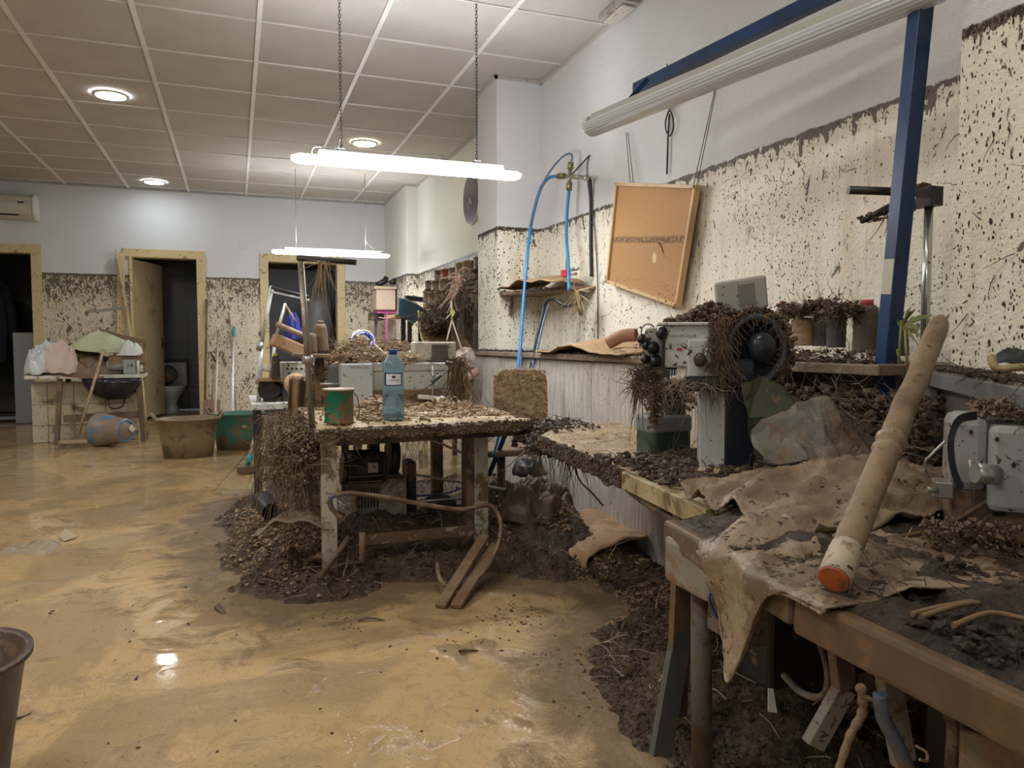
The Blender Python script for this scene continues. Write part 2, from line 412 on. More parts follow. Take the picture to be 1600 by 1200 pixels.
b.box(1.96, 2.12, 8.98, 9, H_CEIL - .018, H_CEIL + .004); b.box(1.96, 1.98, 9, YB, H_CEIL - .018, H_CEIL + .004); struct(b.out('trim_2', M_TRIM))

# rooms behind the doorways
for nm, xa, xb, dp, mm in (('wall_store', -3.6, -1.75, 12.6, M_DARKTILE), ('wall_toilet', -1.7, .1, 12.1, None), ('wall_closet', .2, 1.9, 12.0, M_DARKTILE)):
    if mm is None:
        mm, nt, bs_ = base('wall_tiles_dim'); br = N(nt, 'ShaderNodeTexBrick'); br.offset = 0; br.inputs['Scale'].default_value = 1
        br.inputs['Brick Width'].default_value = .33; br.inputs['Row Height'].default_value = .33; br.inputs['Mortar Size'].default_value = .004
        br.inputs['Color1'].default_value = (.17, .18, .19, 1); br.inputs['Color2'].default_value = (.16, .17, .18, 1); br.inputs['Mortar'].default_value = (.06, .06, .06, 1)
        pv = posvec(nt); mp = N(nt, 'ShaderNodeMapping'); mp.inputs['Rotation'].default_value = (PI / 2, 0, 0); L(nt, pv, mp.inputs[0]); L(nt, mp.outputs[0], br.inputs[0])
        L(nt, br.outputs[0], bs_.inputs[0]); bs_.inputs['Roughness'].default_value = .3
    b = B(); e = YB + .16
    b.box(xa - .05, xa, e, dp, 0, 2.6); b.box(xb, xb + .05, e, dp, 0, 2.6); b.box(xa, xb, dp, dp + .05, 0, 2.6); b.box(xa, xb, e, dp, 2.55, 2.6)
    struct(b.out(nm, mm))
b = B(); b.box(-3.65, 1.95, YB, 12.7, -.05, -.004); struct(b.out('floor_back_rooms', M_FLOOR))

# doors
def doorframe(idx, xa, xb, broken=False):
    D = thing('door_%d' % idx, '', 'door', ((xa + xb) / 2, YB, 0)); del D['label']; del D['category']; D['kind'] = 'structure'
    fr = .095
    for nm, q in (('jamb', (xa - fr, xa + .012, 0, 2.07)), ('jamb', (xb - .012, xb + fr, 0, 2.07)), ('lintel', (xa - fr, xb + fr, 2.06, 2.165))):
        if broken and nm == 'jamb' and q[0] < xa - .05: b = B(); b.box(xa - .02, xa + .012, YB - .03, YB + .17, 0, 2.07); b.out('jamb', M_BEIGE, D, world=True, bevel=.003); continue
        b = B(); b.box(q[0], q[1], YB - .025, YB + .17, q[2], q[3]); b.out(nm, M_BEIGE, D, world=True, bevel=.003)
    return D
d1 = doorframe(1, -3.05, -2.25); d2 = doorframe(2, -1.19, -.43, True); d3 = doorframe(3, .42, 1.33)
b = B(); b.beam((-1.348, 10.33, 0.006), (-1.295, 10.35, 2.103), .085, .02, (0, 1, 0)); b.out('jamb_trim', M_BEIGE, d2, world=True, bevel=.002)
b = B(); b.beam((-1.344, 10.3, 2.142), (-1.183, 10.3, 1), .02, .05, (0, 1, 0)); b.out('loose_trim', M_BEIGE, d2, world=True, bevel=.002)
b = B(); M = Matrix.Translation((-1.17, YB + .1, 0)) @ Euler((0, 0, math.radians(71))).to_matrix().to_4x4()
b.prism([(0, -.02), (.74, -.02), (.74, .02), (0, .02)], .03, 2.04, M); leaf = b.out('door_leaf', mat('door_leaf_beige', (.46, .36, .22), .5, mud=.30, ms=3, mudc=(.28, .20, .12), speck=.3), d2, world=True, bevel=.003)
b = B(); q = M @ Vector((.68, -.03, 1.0)); b.cyl(q, M @ Vector((.68, -.07, 1.0)), .012, 10); b.tube([M @ Vector((.68, -.07, 1.0)), M @ Vector((.57, -.07, 1.0))], .009, 8)
b.prism([(.66, -.026), (.70, -.026), (.70, -.02), (.66, -.02)], .92, 1.06, M); b.out('door_handle', mat('chrome', (.6, .6, .6), .25, 1.), leaf, world=True)

# right-hand mud line ridge and splashes standing proud of the plaster
M_CLOT = heap_mat('clotted_mud', (.040, .028, .018), (.085, .058, .036), (.14, .10, .06), .5, 60, .6)
b = B()
def splat(x, y, z, s, n=(-1, 0, 0)):
    global ICO_V
    keep = ICO_V; ICO_V = [tuple(q * U(.45, 1.5) for q in v_) for v_ in keep]; splat_(x, y, z, s, n); ICO_V = keep
def splat_(x, y, z, s, n):
    if n[0]: b.add([(x + n[0] * max(0, vz) * s * .35, y + (vx * math.cos(a) - vy * math.sin(a)) * s * asp, z + (vx * math.sin(a) + vy * math.cos(a)) * s) for vx, vy, vz in ICO_V], ICO_F)
    else: b.add([(x + (vx * math.cos(a) - vy * math.sin(a)) * s * asp, y + n[1] * max(0, vz) * s * .35, z + (vx * math.sin(a) + vy * math.cos(a)) * s) for vx, vy, vz in ICO_V], ICO_F)
for i in range(9500):
    y = U(1.5, 5.15) if i % 3 else U(1.5, 3.2); t = R() ** 2.0 if i % 2 else R(); z = FL - .01 - t * .88
    if i < 1500: z = FL - abs(random.gauss(0, .013)) - .004; y = U(1.5, 5.15)
    if noise.noise(Vector((y * 2.2, z * 2.2, 4))) < -.12 + (.3 if i > 3200 else -.5) * (1 if i >= 1500 else -9): continue
    a = U(-.9, .9) + PI / 2; asp = U(.18, .75); splat(2.15, y, z, U(.002, .0065) * (1.5 if R() < .07 else 1) * (.55 + .12 * y))
for i in range(2600):
    y = U(.7, 1.5); t = R(); z = FL - .01 - t * .9
    if i < 700: z = FL - abs(random.gauss(0, .014)) - .004
    a = U(-1.1, 1.1); asp = U(.18, .6); splat(1.85, y, z, U(.002, .006) * (1.6 if R() < .1 else 1))
for i in range(500):
    x = U(1.8, 2.15); z = FL - abs(random.gauss(0, .012)) - .004 if i < 200 else FL - R() ** 1.5 * .85
    a = U(-.6, .6) + PI / 2; asp = U(.3, .9); splat(x, 5.15, z, U(.003, .008), (0, -1, 0))
for i in range(500):
    y = U(5.15, 5.6); z = FL - abs(random.gauss(0, .012)) - .004 if i < 200 else FL - R() * .85
    a = U(-.6, .6) + PI / 2; asp = U(.3, .9); splat(1.8, y, z, U(.003, .009))
b.out('mud_splashes', M_CLOT, wall_right, kind='stuff')
# roots stuck to the near plaster
b = B()
for i in range(110):
    y = U(.8, 1.5) if i % 2 else U(1.6, 4.6); xw = 1.846 if y < 1.5 else 2.146; z = U(1.0, 1.82)
    b.straw((xw, y, z), (0, U(-1, 1), U(-1.5, .4)), U(.03, .11), .0016, .5)
b.out('stuck_roots', M_CLOT, wall_right, kind='stuff')

# wainscot of grey boards (pieces) with a ledge
M_WAINS = mat('grey_panel_board', (.64, .59, .52), .55, mud=.20, ms=5, speck=.3, c2=(.42, .385, .335), cs=60, streak=True, mudc=(.25, .19, .13), bmp=.3, bs=30)
M_LEDGE = mat('muddy_ledge', (.30, .26, .215), .6, mud=.6, ms=9, mudc=(.20, .15, .10), bmp=.5, bs=50)
tr = thing('trim_3', '', '', (1.72, 4, 0)); del tr['label']; del tr['category']; tr['kind'] = 'structure'
ysw = [5.47, 4.86, 4.15, 3.45, 2.75, 2.05]
for a_, c_ in zip(ysw[:-1], ysw[1:]):
    b = B(); b.box(1.72 + U(-.003, .003), 1.74, c_ + .004, a_ - .004, -.02, .90); b.out('panel', M_WAINS, tr, world=True, bevel=.002)
b = B(); b.box(1.735, 1.76, 2.06, 5.46, 0, .9); b.box(1.72, 1.8, 5.46, 5.475, 0, .9); b.out('backing', M_WAINS, tr, world=True)
b = B(); b.box(1.695, 2.15, 1.6, 5.12, .905, .937); b.box(1.695, 1.80, 5.12, 5.5, .905, .937); b.out('ledge', M_LEDGE, tr, world=True, bevel=.004)
b = B()
for i in range(1500):
    y = U(1.65, 5.45); x = 1.70 + abs(random.gauss(0, .09)); b.clod((min(x, 2.13) if y < 5.1 else min(x, 1.79), y, .938 + U(0, .006)), U(.004, .014) * (1 if y > 3 else .7), .6)
for i in range(260):
    y = U(1.7, 5.4); b.straw((U(1.69, 1.8), y, .94), (U(-1, 1), U(-1, 1), U(-.3, .4)), U(.04, .12), .0018, .4, grav=.1)
b.out('ledge_dirt', M_CLOT, tr, world=True, kind='stuff')

# ================================================================ LAMPS
M_HOUS = mat('lamp_housing', (.45, .46, .5), .4)
M_CHAIN = mat('dark_steel', (.06, .06, .06), .4, .8)
def batten(nm, label, xa, xb, y, z, chains, chainmat, rodlike, strength):
    T = thing(nm, label, 'ceiling lamp', ((xa + xb) / 2, y, z + .06))
    prof = [(-.058, .012), (-.045, -.012), (-.02, -.024), (.02, -.024), (.045, -.012), (.058, .012)]
    b = B(); Mx = Matrix.Translation((0, y, z)) @ Matrix.Rotation(PI / 2, 4, 'Z') @ Matrix.Rotation(PI / 2, 4, 'X')
    # cross-section in y-z, long axis along x
    vs = []; n = len(prof)
    for x, k in ((xa, .5), (xa + .035, 1), (xb - .035, 1), (xb, .5)):
        vs += [(x, y + p * k, z + q * k) for p, q in prof]
    fs = [(i * n + j, i * n + (j + 1) % n, (i + 1) * n + (j + 1) % n, (i + 1) * n + j) for i in range(3) for j in range(n)] + [tuple(range(n)), tuple(3 * n + j for j in range(n))]
    b.add(vs, fs); b.out('diffuser', emit('tube_light', (.95, .97, 1.0), strength), T, world=True)
    b = B(); b.prism([(-.034, 0), (.034, 0), (.028, .035), (-.028, .035)], 0, 1)
    b = B(); L_ = (xa + .14, xb - .11)
    b.add([(x, y + p, z + .012 + q) for x in L_ for p, q in ((-.034, 0), (.034, 0), (.028, .038), (-.028, .038))],
          [(0, 1, 2, 3), (7, 6, 5, 4), (0, 4, 5, 1), (1, 5, 6, 2), (2, 6, 7, 3), (3, 7, 4, 0)]); b.out('housing', M_HOUS, T, world=True, bevel=.002)
    for cx in chains:
        b = B(); b.box(cx - .02, cx + .02, y - .02, y + .02, z + .05, z + .066); b.out('bracket', M_HOUS, T, world=True)
        b = B()
        if rodlike: b.cyl((cx, y, z + .06), (cx, y, H_CEIL), .0035, 6)
        else:
            k = 0; zz = z + .066
            while zz < H_CEIL:
                dx, dy = ((.006, 0) if k % 2 else (0, .006))
                b.tube([(cx - dx, y - dy, zz), (cx - dx, y - dy, zz + .018), (cx, y, zz + .023), (cx + dx, y + dy, zz + .018), (cx + dx, y + dy, zz), (cx, y, zz - .005), (cx - dx, y - dy, zz)], .0017, 4, cap=False)
                zz += .0185; k += 1
        b.out('hanging_rod' if rodlike else 'chain', chainmat, T, world=True)
    return T
t1_ = batten('hanging_tube_lamp', 'lit white tube lamp hung on two dark chains above the workbench with the bottle', .295, 1.573, 4.1, 1.965, (.552, 1.311), M_CHAIN, False, 46)
b = B(); b.tube(curve([(.552, 4.1, 2.1), (.53, 4.12, 2.04), (.42, 4.1, 2.03), (.40, 4.1, 2.0)]), .0022, 5); b.out('cable', M_HOUS, t1_, world=True)
t2_ = batten('hanging_tube_lamp', 'lit white tube lamp hung on thin rods in front of the rightmost doorway', .40, 1.687, 8.6, 1.995, (.657, 1.418), mat('rod_grey', (.3, .3, .3), .4, .5), True, 46)
b = B(); b.tube(curve([(1.418, 8.6, 2.15), (1.50, 8.62, 2.08), (1.60, 8.6, 2.04)]), .0022, 5); b.out('cable', M_HOUS, t2_, world=True)
def downlight(x, y, label, c, s):
    T = thing('recessed_downlight', label, 'ceiling lamp', (x, y, H_CEIL), group=None)
    b = B(); b.lathe([(.105, -.012), (.125, -.012), (.132, -.004), (.132, 0)], n=32, cap=False); b.out('rim', M_BAR, T)
    b = B(); b.lathe([(0, -.009), (.10, -.009), (.112, -.011), (.112, -.002)], n=32); b.out('lens', emit('downlight_' + str(int(c[2] * 10)), c, s), T)
downlight(-.86, 6.56, 'bright white round downlight in the ceiling, nearest of the two cool ones', (.88, .95, 1), 30)
downlight(-.86, 9.88, 'bright white round downlight in the ceiling close to the back wall', (.72, .88, 1), 30 * 2.2)
downlight(1.20, 7.27, 'warm yellowish round downlight in the ceiling above the hanging tube lamp', (1, .95, .62), 30)

# exit lamp at the ceiling corner
T = thing('emergency_lamp', 'small muddy emergency lamp fixed in the ceiling corner above the right wall', 'lamp', (2.08, 3.84, H_CEIL))
b = B(); b.box(-.06, .05, -.15, .15, -.045, 0); b.out('body', mat('old_lamp_body', (.4, .38, .35), .5, mud=.4), T, bevel=.01)
b = B(); b.box(-.045, .035, -.12, .12, -.06, -.045); b.out('lens', mat('old_lens', (.55, .52, .45), .3, speck=.4), T, bevel=.006)

# air conditioner
T = thing('air_conditioner', 'cream wall air conditioner at the upper left of the back wall', 'air conditioner', (-2.55, YB, 2.44))
M_AC = mat('ac_cream', (.56, .55, .49), .35)
b = B(); b.add([(x, -p, q) for x in (-.40, .355) for p, q in ((0, 0), (.13, 0), (.19, .06), (.21, .16), (.20, .25), (.17, .28), (0, .28))],
              [tuple(range(7)), tuple(reversed(range(7, 14)))] + [(i, i + 7, (i + 1) % 7 + 7, (i + 1) % 7) for i in range(7)]); b.out('body', M_AC, T, bevel=.012)
b = B(); b.add([(x, -p * 1.03, q) for x in (.355, .395) for p, q in ((0, -.005), (.13, -.005), (.19, .06), (.21, .16), (.20, .25), (.17, .285), (0, .285))],
              [tuple(range(7)), tuple(reversed(range(7, 14)))] + [(i, i + 7, (i + 1) % 7 + 7, (i + 1) % 7) for i in range(7)]); b.out('end_cap', mat('ac_white', (.75, .76, .74), .3), T, bevel=.01)
b = B(); b.box(-.4, .22, -.185, -.15, .035, .05); b.out('vent_slot', mat('black_slot', (.01, .01, .01), .6), T)
b = B(); b.box(.12, .33, -.214, -.2, .17, .20); b.out('display_panel', mat('ac_grey', (.5, .5, .47), .3), T, bevel=.004)
b = B(); b.box(.22, .28, -.217, -.21, .175, .192); b.out('display', mat('black_slot', (.01, .01, .01)), T)

# blank wall plate
T = B(); T.box(.07, .17, YB - .012, YB, 2.22, 2.32); tag(T.out('wall_plate', mat('plate_white', (.66, .68, .70), .4), bevel=.004), 'blank white square plate on the back wall between two doorways', 'wall plate')

# clock
T = thing('wall_clock', 'round purple wall clock without numerals behind the pillar', 'clock', (2.12, 6.74, 2.345))
MF = Matrix.Rotation(-PI / 2, 4, 'Y'); rr = .235
b = B(); b.lathe([(0, .004), (rr, .004), (rr, .028), (rr - .008, .03), (0, .03)], n=40, M=MF.to_3x3()); b.out('face', mat('clock_purple', (.085, .045, .065), .35), T)
b = B(); b.lathe([(rr, .0), (rr + .007, .0), (rr + .007, .026), (rr, .026)], n=40, M=MF.to_3x3(), cap=False); b.out('rim', mat('clock_rim', (.7, .68, .6), .3), T)
M_HAND = mat('clock_hand', (.8, .8, .8), .3)
b = B(); b.beam((-.034, 0, 0), (-.034, .05, -.12), .008, .003, (1, 0, 0)); b.out('minute_hand', M_HAND, T)
b = B(); b.beam((-.036, 0, 0), (-.036, -.055, -.06), .011, .003, (1, 0, 0)); b.out('hour_hand', M_HAND, T)

# ================================================================ BEHIND THE DOORWAYS
M_CER = mat('ceramic', (.5, .52, .53), .15, mud=.2, mudc=(.12, .09, .06))
T = thing('toilet', 'white toilet with cistern seen through the middle doorway', 'toilet', (-.86, 11.55, 0))
b = B(); b.lathe([(.10, 0), (.10, .05), (.08, .15), (.12, .24), (.185, .33), (.19, .36), (.165, .36), (.13, .27), (0, .2)], (0, -.08, 0), 28, sy=1.25); b.out('bowl', M_CER, T)
b = B(); b.lathe([(.19, .365), (.20, .375), (.19, .39), (.125, .39), (.12, .37), (.19, .365)], (0, -.08, 0), 28, sy=1.25, cap=False); b.out('seat', M_CER, T)
b = B(); b.box(-.2, .2, .2, .38, .36, .72); b.out('cistern', M_CER, T, bevel=.03)
b = B(); b.box(-.21, .21, .19, .39, .72, .75); b.out('cistern_lid', mat('dark_lid', (.05, .045, .04), .4), T, bevel=.01)
M_BLK = mat('black_plastic', (.02, .02, .022), .4, mud=.25)
b = B(); b.grid(lambda u, v: (-.88 + math.cos(u * 2 * PI) * (.12 * math.sin(v * PI) ** .6 + .001), 11.42 + math.sin(u * 2 * PI) * .1 * math.sin(v * PI) ** .6 + .02 * noise.noise(Vector((u * 6, v * 6, 1))), .42 + .26 * v + .02 * noise.noise(Vector((u * 5, v * 9, 3)))), 20, 12)
tag(b.out('filled_sack', mat('dark_sack', (.10, .08, .06), .6, mud=.5)), 'dark muddy sack sitting on the toilet seat', 'sack')
# things in the dark store on the left
T = thing('hanging_coat', 'dark coat hanging inside the leftmost doorway', 'coat', (-2.95, 11.3, .75))
b = B(); b.grid(lambda u, v: (.27 * math.cos(u * 2 * PI) * (.75 + .25 * v) * (1 if v < .93 else .4) + .02 * math.sin(u * 30), .09 * math.sin(u * 2 * PI), 1.1 * v), 30, 8); b.out('body', mat('coat_dark', (.02, .022, .03), .8), T)
b = B(); b.tube([(.2, -.05, .98), (.27, -.06, .6), (.29, -.1, .25)], [.07, .06, .05], 10); b.out('sleeve', mat('coat_dark', (.02, .022, .03)), T)
T = thing('white_board', 'pale board standing just inside the leftmost doorway', 'board', (-2.42, 10.75, 0))
b = B(); b.box(-.14, .14, -.02, .02, 0, 1.12); b.out('panel', mat('board_pale', (.33, .35, .38), .5, mud=.2), T, bevel=.003)
T = thing('low_step', 'dark slab with a pale edge on the floor of the left store', 'step', (-2.75, 11.2, 0)); b = B(); b.box(-.3, .25, -.15, .15, 0, .1); b.out('slab', M_BLK, T, bevel=.01)
b = B(); b.box(-.3, .25, -.16, -.15, .02, .06); b.out('edge_strip', mat('board_pale', (.33, .35, .38)), T)
# jerrycan shape seen in the right doorway
T = thing('plastic_canister', 'grey plastic canister standing inside the rightmost doorway', 'canister', (1.146, 11.2, 0.766))
b = B(); b.lathe([(.19, 0), (.2, .03), (.2, .5), (.17, .58), (.06, .62), (.05, .66), (0, .66)], (0, 0, .3), 24, sy=.6); b.out('body', mat('canister_grey', (.20, .21, .22), .4, speck=.2), T)
b = B(); b.box(-.22, .22, -.15, .15, -.73, .3); b.out('stand', M_BLK, T)

# ================================================================ WASH TABLE, LEFT
M_WHM = mat('white_tabletop_edge', (.62, .60, .55), .4, mud=.38, ms=14, speck=.3)
M_WOOD = mat('wet_brown_timber', (.17, .125, .085), .5, mud=.35, c2=(.10, .07, .045), streak=True)
M_CREAMTILE = mat('cream_wall_tile', (.52, .46, .33), .3, mud=.33, ms=6, speck=.45, mudc=(.2, .14, .08))
T = thing('wash_cabinet', 'cream tiled sink block under the clothes table, mud up its base', 'cabinet', (-1.45, 8.75, 0))
b = B(); b.box(-.45, .5, -.2, .3, 0, .60); b.out('core', M_CREAMTILE, T)
for i, (xa, xb) in enumerate(((-.45, -.31), (-.31, -.08), (-.08, .2), (.2, .5))):
    for za, zb in ((.0, .17), (.17, .38), (.38, .6)):
        b = B(); b.box(xa + .003, xb - .003, -.212 - U(0, .002), -.2, za + .003, zb - .003); b.out('tile', M_CREAMTILE, T, bevel=.002)
b = B(); b.add([(0, 0, 0)], []);
T = thing('clothes_table', 'white-edged folding table with brown legs under a heap of wet clothes', 'table', (-1.39, 8.45, 0))
b = B(); b.box(-.51, .515, -.15, .33, .645, .68); b.out('tabletop', M_WHM, T, bevel=.004)
for x, dx in ((-.22, -.02), (.46, .02)):
    b = B(); b.beam((x, -.10, .645), (x + dx * 2.2, -.12, -.01), .045, .03, (0, 1, 0)); b.out('leg', M_WOOD, T)
    b = B(); b.beam((x, .28, .645), (x - dx, .30, -.01), .045, .03, (0, 1, 0)); b.out('leg', M_WOOD, T)
b = B(); b.beam((-.2, -.09, .25), (.46, -.09, .27), .03, .07); b.out('stretcher', M_WOOD, T)
T = thing('sink_basin', 'black basin hanging below the right half of the clothes table', 'sink', (-1.15, 8.4, .42))
b = B(); b.lathe([(0, 0), (.12, .01), (.22, .08), (.27, .16), (.285, .222), (.26, .222), (.2, .09), (0, .03)], n=32, sy=.62); b.out('bowl', mat('black_gloss', (.018, .02, .024), .2), T)
b = B(); b.tube(curve([(-.05, -.05, .02), (-.02, -.1, -.07), (.08, -.1, -.06), (.1, -.02, .02)]), .008, 6); b.out('drain_hose', M_BLK, T)
# clothes
def cloth(name, label, cat, c, sx, sy, h, rx, m, seed, n=44, droop=.0, rz=0., fold=.35, parent=None, freq=3.0):
    """a crumpled heap of cloth: closed pillow of folds"""
    def f(u, v):
        a = u * 2 * PI; k = v; r = math.sin(k * PI / 2) if v < .82 else 1
        rad = r * (1 + .18 * noise.noise(Vector((math.cos(a) * 1.5, math.sin(a) * 1.5, seed))))
        x = math.cos(a) * sx * rad; y = math.sin(a) * sy * rad
        z = h * math.cos(min(1, k * 1.05) * PI / 2) if k < .95 else 0
        nn = noise.ridged_multi_fractal(Vector((x * freq / sx * .5, y * freq / sy * .5, seed)), .9, 2.1, 4, 1., 2.)
        z = max(0.0, z + (nn - 1.0) * h * fold * (1 if k < .9 else .4)) - droop * max(0, -y / sy - .6) * 2
        q = Vector((x, y, z)); q.rotate(Euler((0, rx, rz))); return (c[0] + q.x, c[1] + q.y, c[2] + q.z)
    b = B(); b.grid(f, n * 2, n)
    o = b.out(name, m, solid=.004)
    return tag(o, label, cat)
M_GREEN = mat('pale_green_cloth', (.50, .53, .36), .8, mud=.12, bmp=.2, bs=120, c2=(.42, .46, .30))
M_PINK = mat('pale_pink_cloth', (.60, .48, .44), .8, mud=.12, bmp=.2, bs=120)
M_OLIVE = mat('olive_cloth', (.12, .13, .04), .85, bmp=.2, bs=120)
M_BROWNC = mat('brown_wet_cloth', (.19, .135, .095), .5, mud=.5, bmp=.4, bs=60)
M_WHBAG = mat('white_plastic_bag', (.68, .71, .75), .25, alpha=.85)
cloth('muddy_garment', 'brown soaked garment at the bottom of the pile, hanging over the table edge', 'clothes', (-1.42, 8.46, .68), .40, .17, .15, 0, M_BROWNC, 3.3, droop=.05, fold=.55)
cloth('plastic_bag', 'white plastic bag at the left end of the clothes table', 'bag', (-1.74, 8.44, .69), .20, .15, .26, 0, M_WHBAG, 8.1, fold=.4)
cloth('pink_cloth', 'pale pink cloth spilling out of the white bag on the clothes table', 'cloth', (-1.62, 8.36, .70), .19, .10, .25, .12, M_PINK, 1.7, fold=.4, freq=2.)
cloth('olive_garment', 'dark olive garment squeezed under the pale green cloth', 'clothes', (-1.50, 8.5, .82), .22, .12, .14, 0, M_OLIVE, 5.2, fold=.4)
cloth('green_cloth', 'pale green cloth on top of the clothes pile', 'cloth', (-1.23, 8.42, .90), .33, .15, .17, .10, M_GREEN, 6.6, fold=.3, freq=2.)
cloth('white_rag', 'white folded rag at the right end of the clothes pile', 'cloth', (-1.00, 8.36, .87), .12, .09, .12, 0, mat('rag_white', (.6, .62, .6), .7, mud=.15), 2.6, fold=.4)
b = B(); b.obox((-1.02, 8.42, .83), (.34, .2, .10), (0, -.08, .1)); tag(b.out('cardboard_tray', mat('wet_card', (.26, .18, .11), .6, mud=.3), bevel=.006), 'shallow brown tray under the green cloth', 'tray')
b = B(); b.obox((-1.08, 8.58, 1.02), (.44, .03, .12), (0, .28, 0)); tag(b.out('wooden_board', mat('drawer_brown', (.19, .12, .07), .5, mud=.2), bevel=.004), 'brown wooden board leaning up behind the green cloth', 'board')
T = thing('small_machine', 'small grey motor unit with dark numerals at the right of the clothes table', 'machine', (-1.03, 8.36, .68))
b = B(); b.box(-.02, .09, -.06, .06, 0, .15); b.out('body', mat('motor_grey', (.32, .34, .34), .35, speck=.3), T, bevel=.008)
b = B(); b.cyl((-.02, 0, .09), (-.17, 0, .09), .05, 18); b.out('motor', mat('motor_grey', (.32, .34, .34)), T)
b = B(); b.tube([(.11, -.03, 0), (.11, -.03, .14)], .016, 8); b.tube([(.13, .02, .02), (.13, .02, .1)], .02, 8); b.out('fittings', mat('fitting_white', (.6, .6, .58), .3, speck=.4), T)
text('14', .06, Matrix.Translation((-.99, 8.298, .77)) @ Matrix.Rotation(PI / 2, 4, 'X'), M_BLK, T, 'numerals')
T = thing('dark_jar', 'brown muddy bottle standing at the right corner of the clothes table', 'bottle', (-.915, 8.5, .68))
b = B(); b.lathe([(.045, 0), (.05, .02), (.05, .2), (.025, .26), (.022, .32), (0, .32)], n=16); b.out('body', mat('jar_brown', (.13, .08, .05), .5, mud=.5), T)
# poles leaning by the wash table
def pole(name, label, cat, p, q, r, m, rings=6, group=None):
    b = B(); b.cyl(p, q, r, 10); return tag(b.out(name, m), label, cat, group)
M_STICK = mat('muddy_stick', (.40, .31, .19), .55, mud=.4, speck=.3)
pole('wooden_pole', 'muddy pole leaning against the broken door frame above the clothes table', 'pole', (-1.293, 10.2, 1.739), (-1.013, 8.7, 0.933), .013, M_STICK)
T = thing('squeegee', 'muddy squeegee with a flat bar leaning over the clothes table', 'squeegee', (-1.007, 8.6, 0.934))
b = B(); b.cyl((-1.056, 8.7, 1.366), (-0.975, 8.55, 0.571), .012, 10); b.out('handle', M_STICK, T, world=True)
b = B(); b.beam((-1.404, 8.7, 1.315), (-1.05, 8.7, 1.36), .025, .03); b.out('bar', mat('bar_grey', (.25, .23, .2), .5, mud=.4), T, world=True)
b = B(); b.cyl((-0.871, 8.2, 0.651), (-0.829, 8.15, 0.041), .009, 8); tag(b.out('thin_stick', M_STICK), 'thin stick standing beside the right leg of the clothes table', 'stick')
# broom
T = thing('broom', 'broom with a long muddy handle leaning against the clothes table', 'broom', (-1.399, 7.717, 0.02))
b = B(); b.cyl((-1.433, 8.03, 0.046), (-1.204, 8.22, 0.937), .014, 10); b.out('handle', mat('broom_handle', (.42, .33, .22), .5, speck=.3, c2=(.3, .22, .14)), T, world=True)
hb = (-1.454, 8.03, 0.047)
b = B(); b.obox((hb[0], hb[1], hb[2] + .01), (.25, .05, .035)); b.out('brush_block', M_STICK, T, world=True, bevel=.008)
b = B()
for i in range(120): b.straw((hb[0] + U(-.12, .12), hb[1] + U(-.02, .02), hb[2]), (U(-.5, .5) , U(-.4, .1), -1), .075, .003, .1)
b.out('bristles', mat('bristle', (.22, .16, .10), .7), T, world=True)
# blue bucket on its side
T = thing('blue_bucket', 'blue plastic bucket lying on its side in the water, caked with mud at the mouth', 'bucket', (-1.13, 8.05, 0))
M_BLUEB = mat('bucket_blue', (.05, .22, .45), .4, mud=.66, ms=4, mudc=(.24, .19, .14))
ax = Vector((.78, -.62, .0)).normalized(); Mb = Matrix((ax.cross(Vector((0, 0, 1))), Vector((0, 0, 1)), ax)).transposed()
prof = [(.0, 0.30), (.118, .30), (.122, .285), (.118, .27), (.165, .0), (.175, -.005), (.165, .004), (.112, .27), (0, .275)]
b = B(); b.lathe(prof, (-.10, .06, .155), 32, M=Mb); b.out('body', M_BLUEB, T)
e = Vector((-.10, .06, .155)) + ax * .304
b = B(); b.add([e + Vector(q) for q in ((.02, .016, .02), (.045, .036, .06), (.075, .06, .01), (.05, .04, -.02))], [(0, 1, 2, 3)]); b.out('sticker', mat('sticker', (.7, .66, .5), .5), T, solid=.001)
b = B(); b.lathe([(.093, .303), (.099, .309), (.105, .303)], (-.10, .06, .155), 32, M=Mb, cap=False); b.out('foot_ring', mat('bucket_blue_clean', (.05, .25, .5), .35, mud=.1), T)

# rubber tubs
def tub(name, label, c, r0, r1, h, m, sy=.8, handles=True, rz=0):
    T = thing(name, label, 'tub', c, (0, 0, rz))
    b = B(); b.lathe([(0, .0), (r0, 0), (r0 + (r1 - r0) * .5, h * .5), (r1, h), (r1 + .014, h + .004), (r1 + .014, h + .016), (r1 - .004, h + .012), (r0 - .01, .02), (0, .02)], n=48, sy=sy)
    for i, q in enumerate(b.v):
        k = noise.noise(Vector((q[0] * 9, q[1] * 9, q[2] * 3))) * .006; b.v[i] = (q[0] * (1 + k * 3), q[1] * (1 + k * 3), q[2])
    b.out('body', m, T)
    if handles:
        for s in (-1, 1):
            b = B(); b.tube(curve([(s * (r1 - .0), -.075, h), (s * (r1 + .035), -.06, h + .05), (s * (r1 + .045), 0, h + .06), (s * (r1 + .035), .06, h + .05), (s * (r1), .075, h)]), .013, 8); b.out('handle', m, T)
    return T
tub('rubber_tub', 'brown mud-coated rubber tub with two handles, left of the pair near the doorway', (-.40, 7.08, 0), .20, .245, .325, mat('tub_brown', (.10, .09, .06), .55, mud=.62, ms=6, mudc=(.22, .155, .085), bmp=.4), rz=.1)
tub('rubber_tub', 'rubber tub with turquoise patches showing through the mud, right of the pair', (.02, 7.45, 0), .20, .24, .325, mat('tub_teal', (.05, .17, .13), .5, mud=.52, ms=4, mudc=(.16, .115, .06), bmp=.4), rz=-.2)
tub('rubber_bucket', 'dark brown bucket with a muddy rim cut off by the lower left corner', (-.615, 1.83, 0), .13, .178, .325, mat('near_bucket', (.05, .03, .018), .4, mud=.45, ms=3, mudc=(.10, .06, .035), streak=True, bmp=.3), sy=1., handles=False)

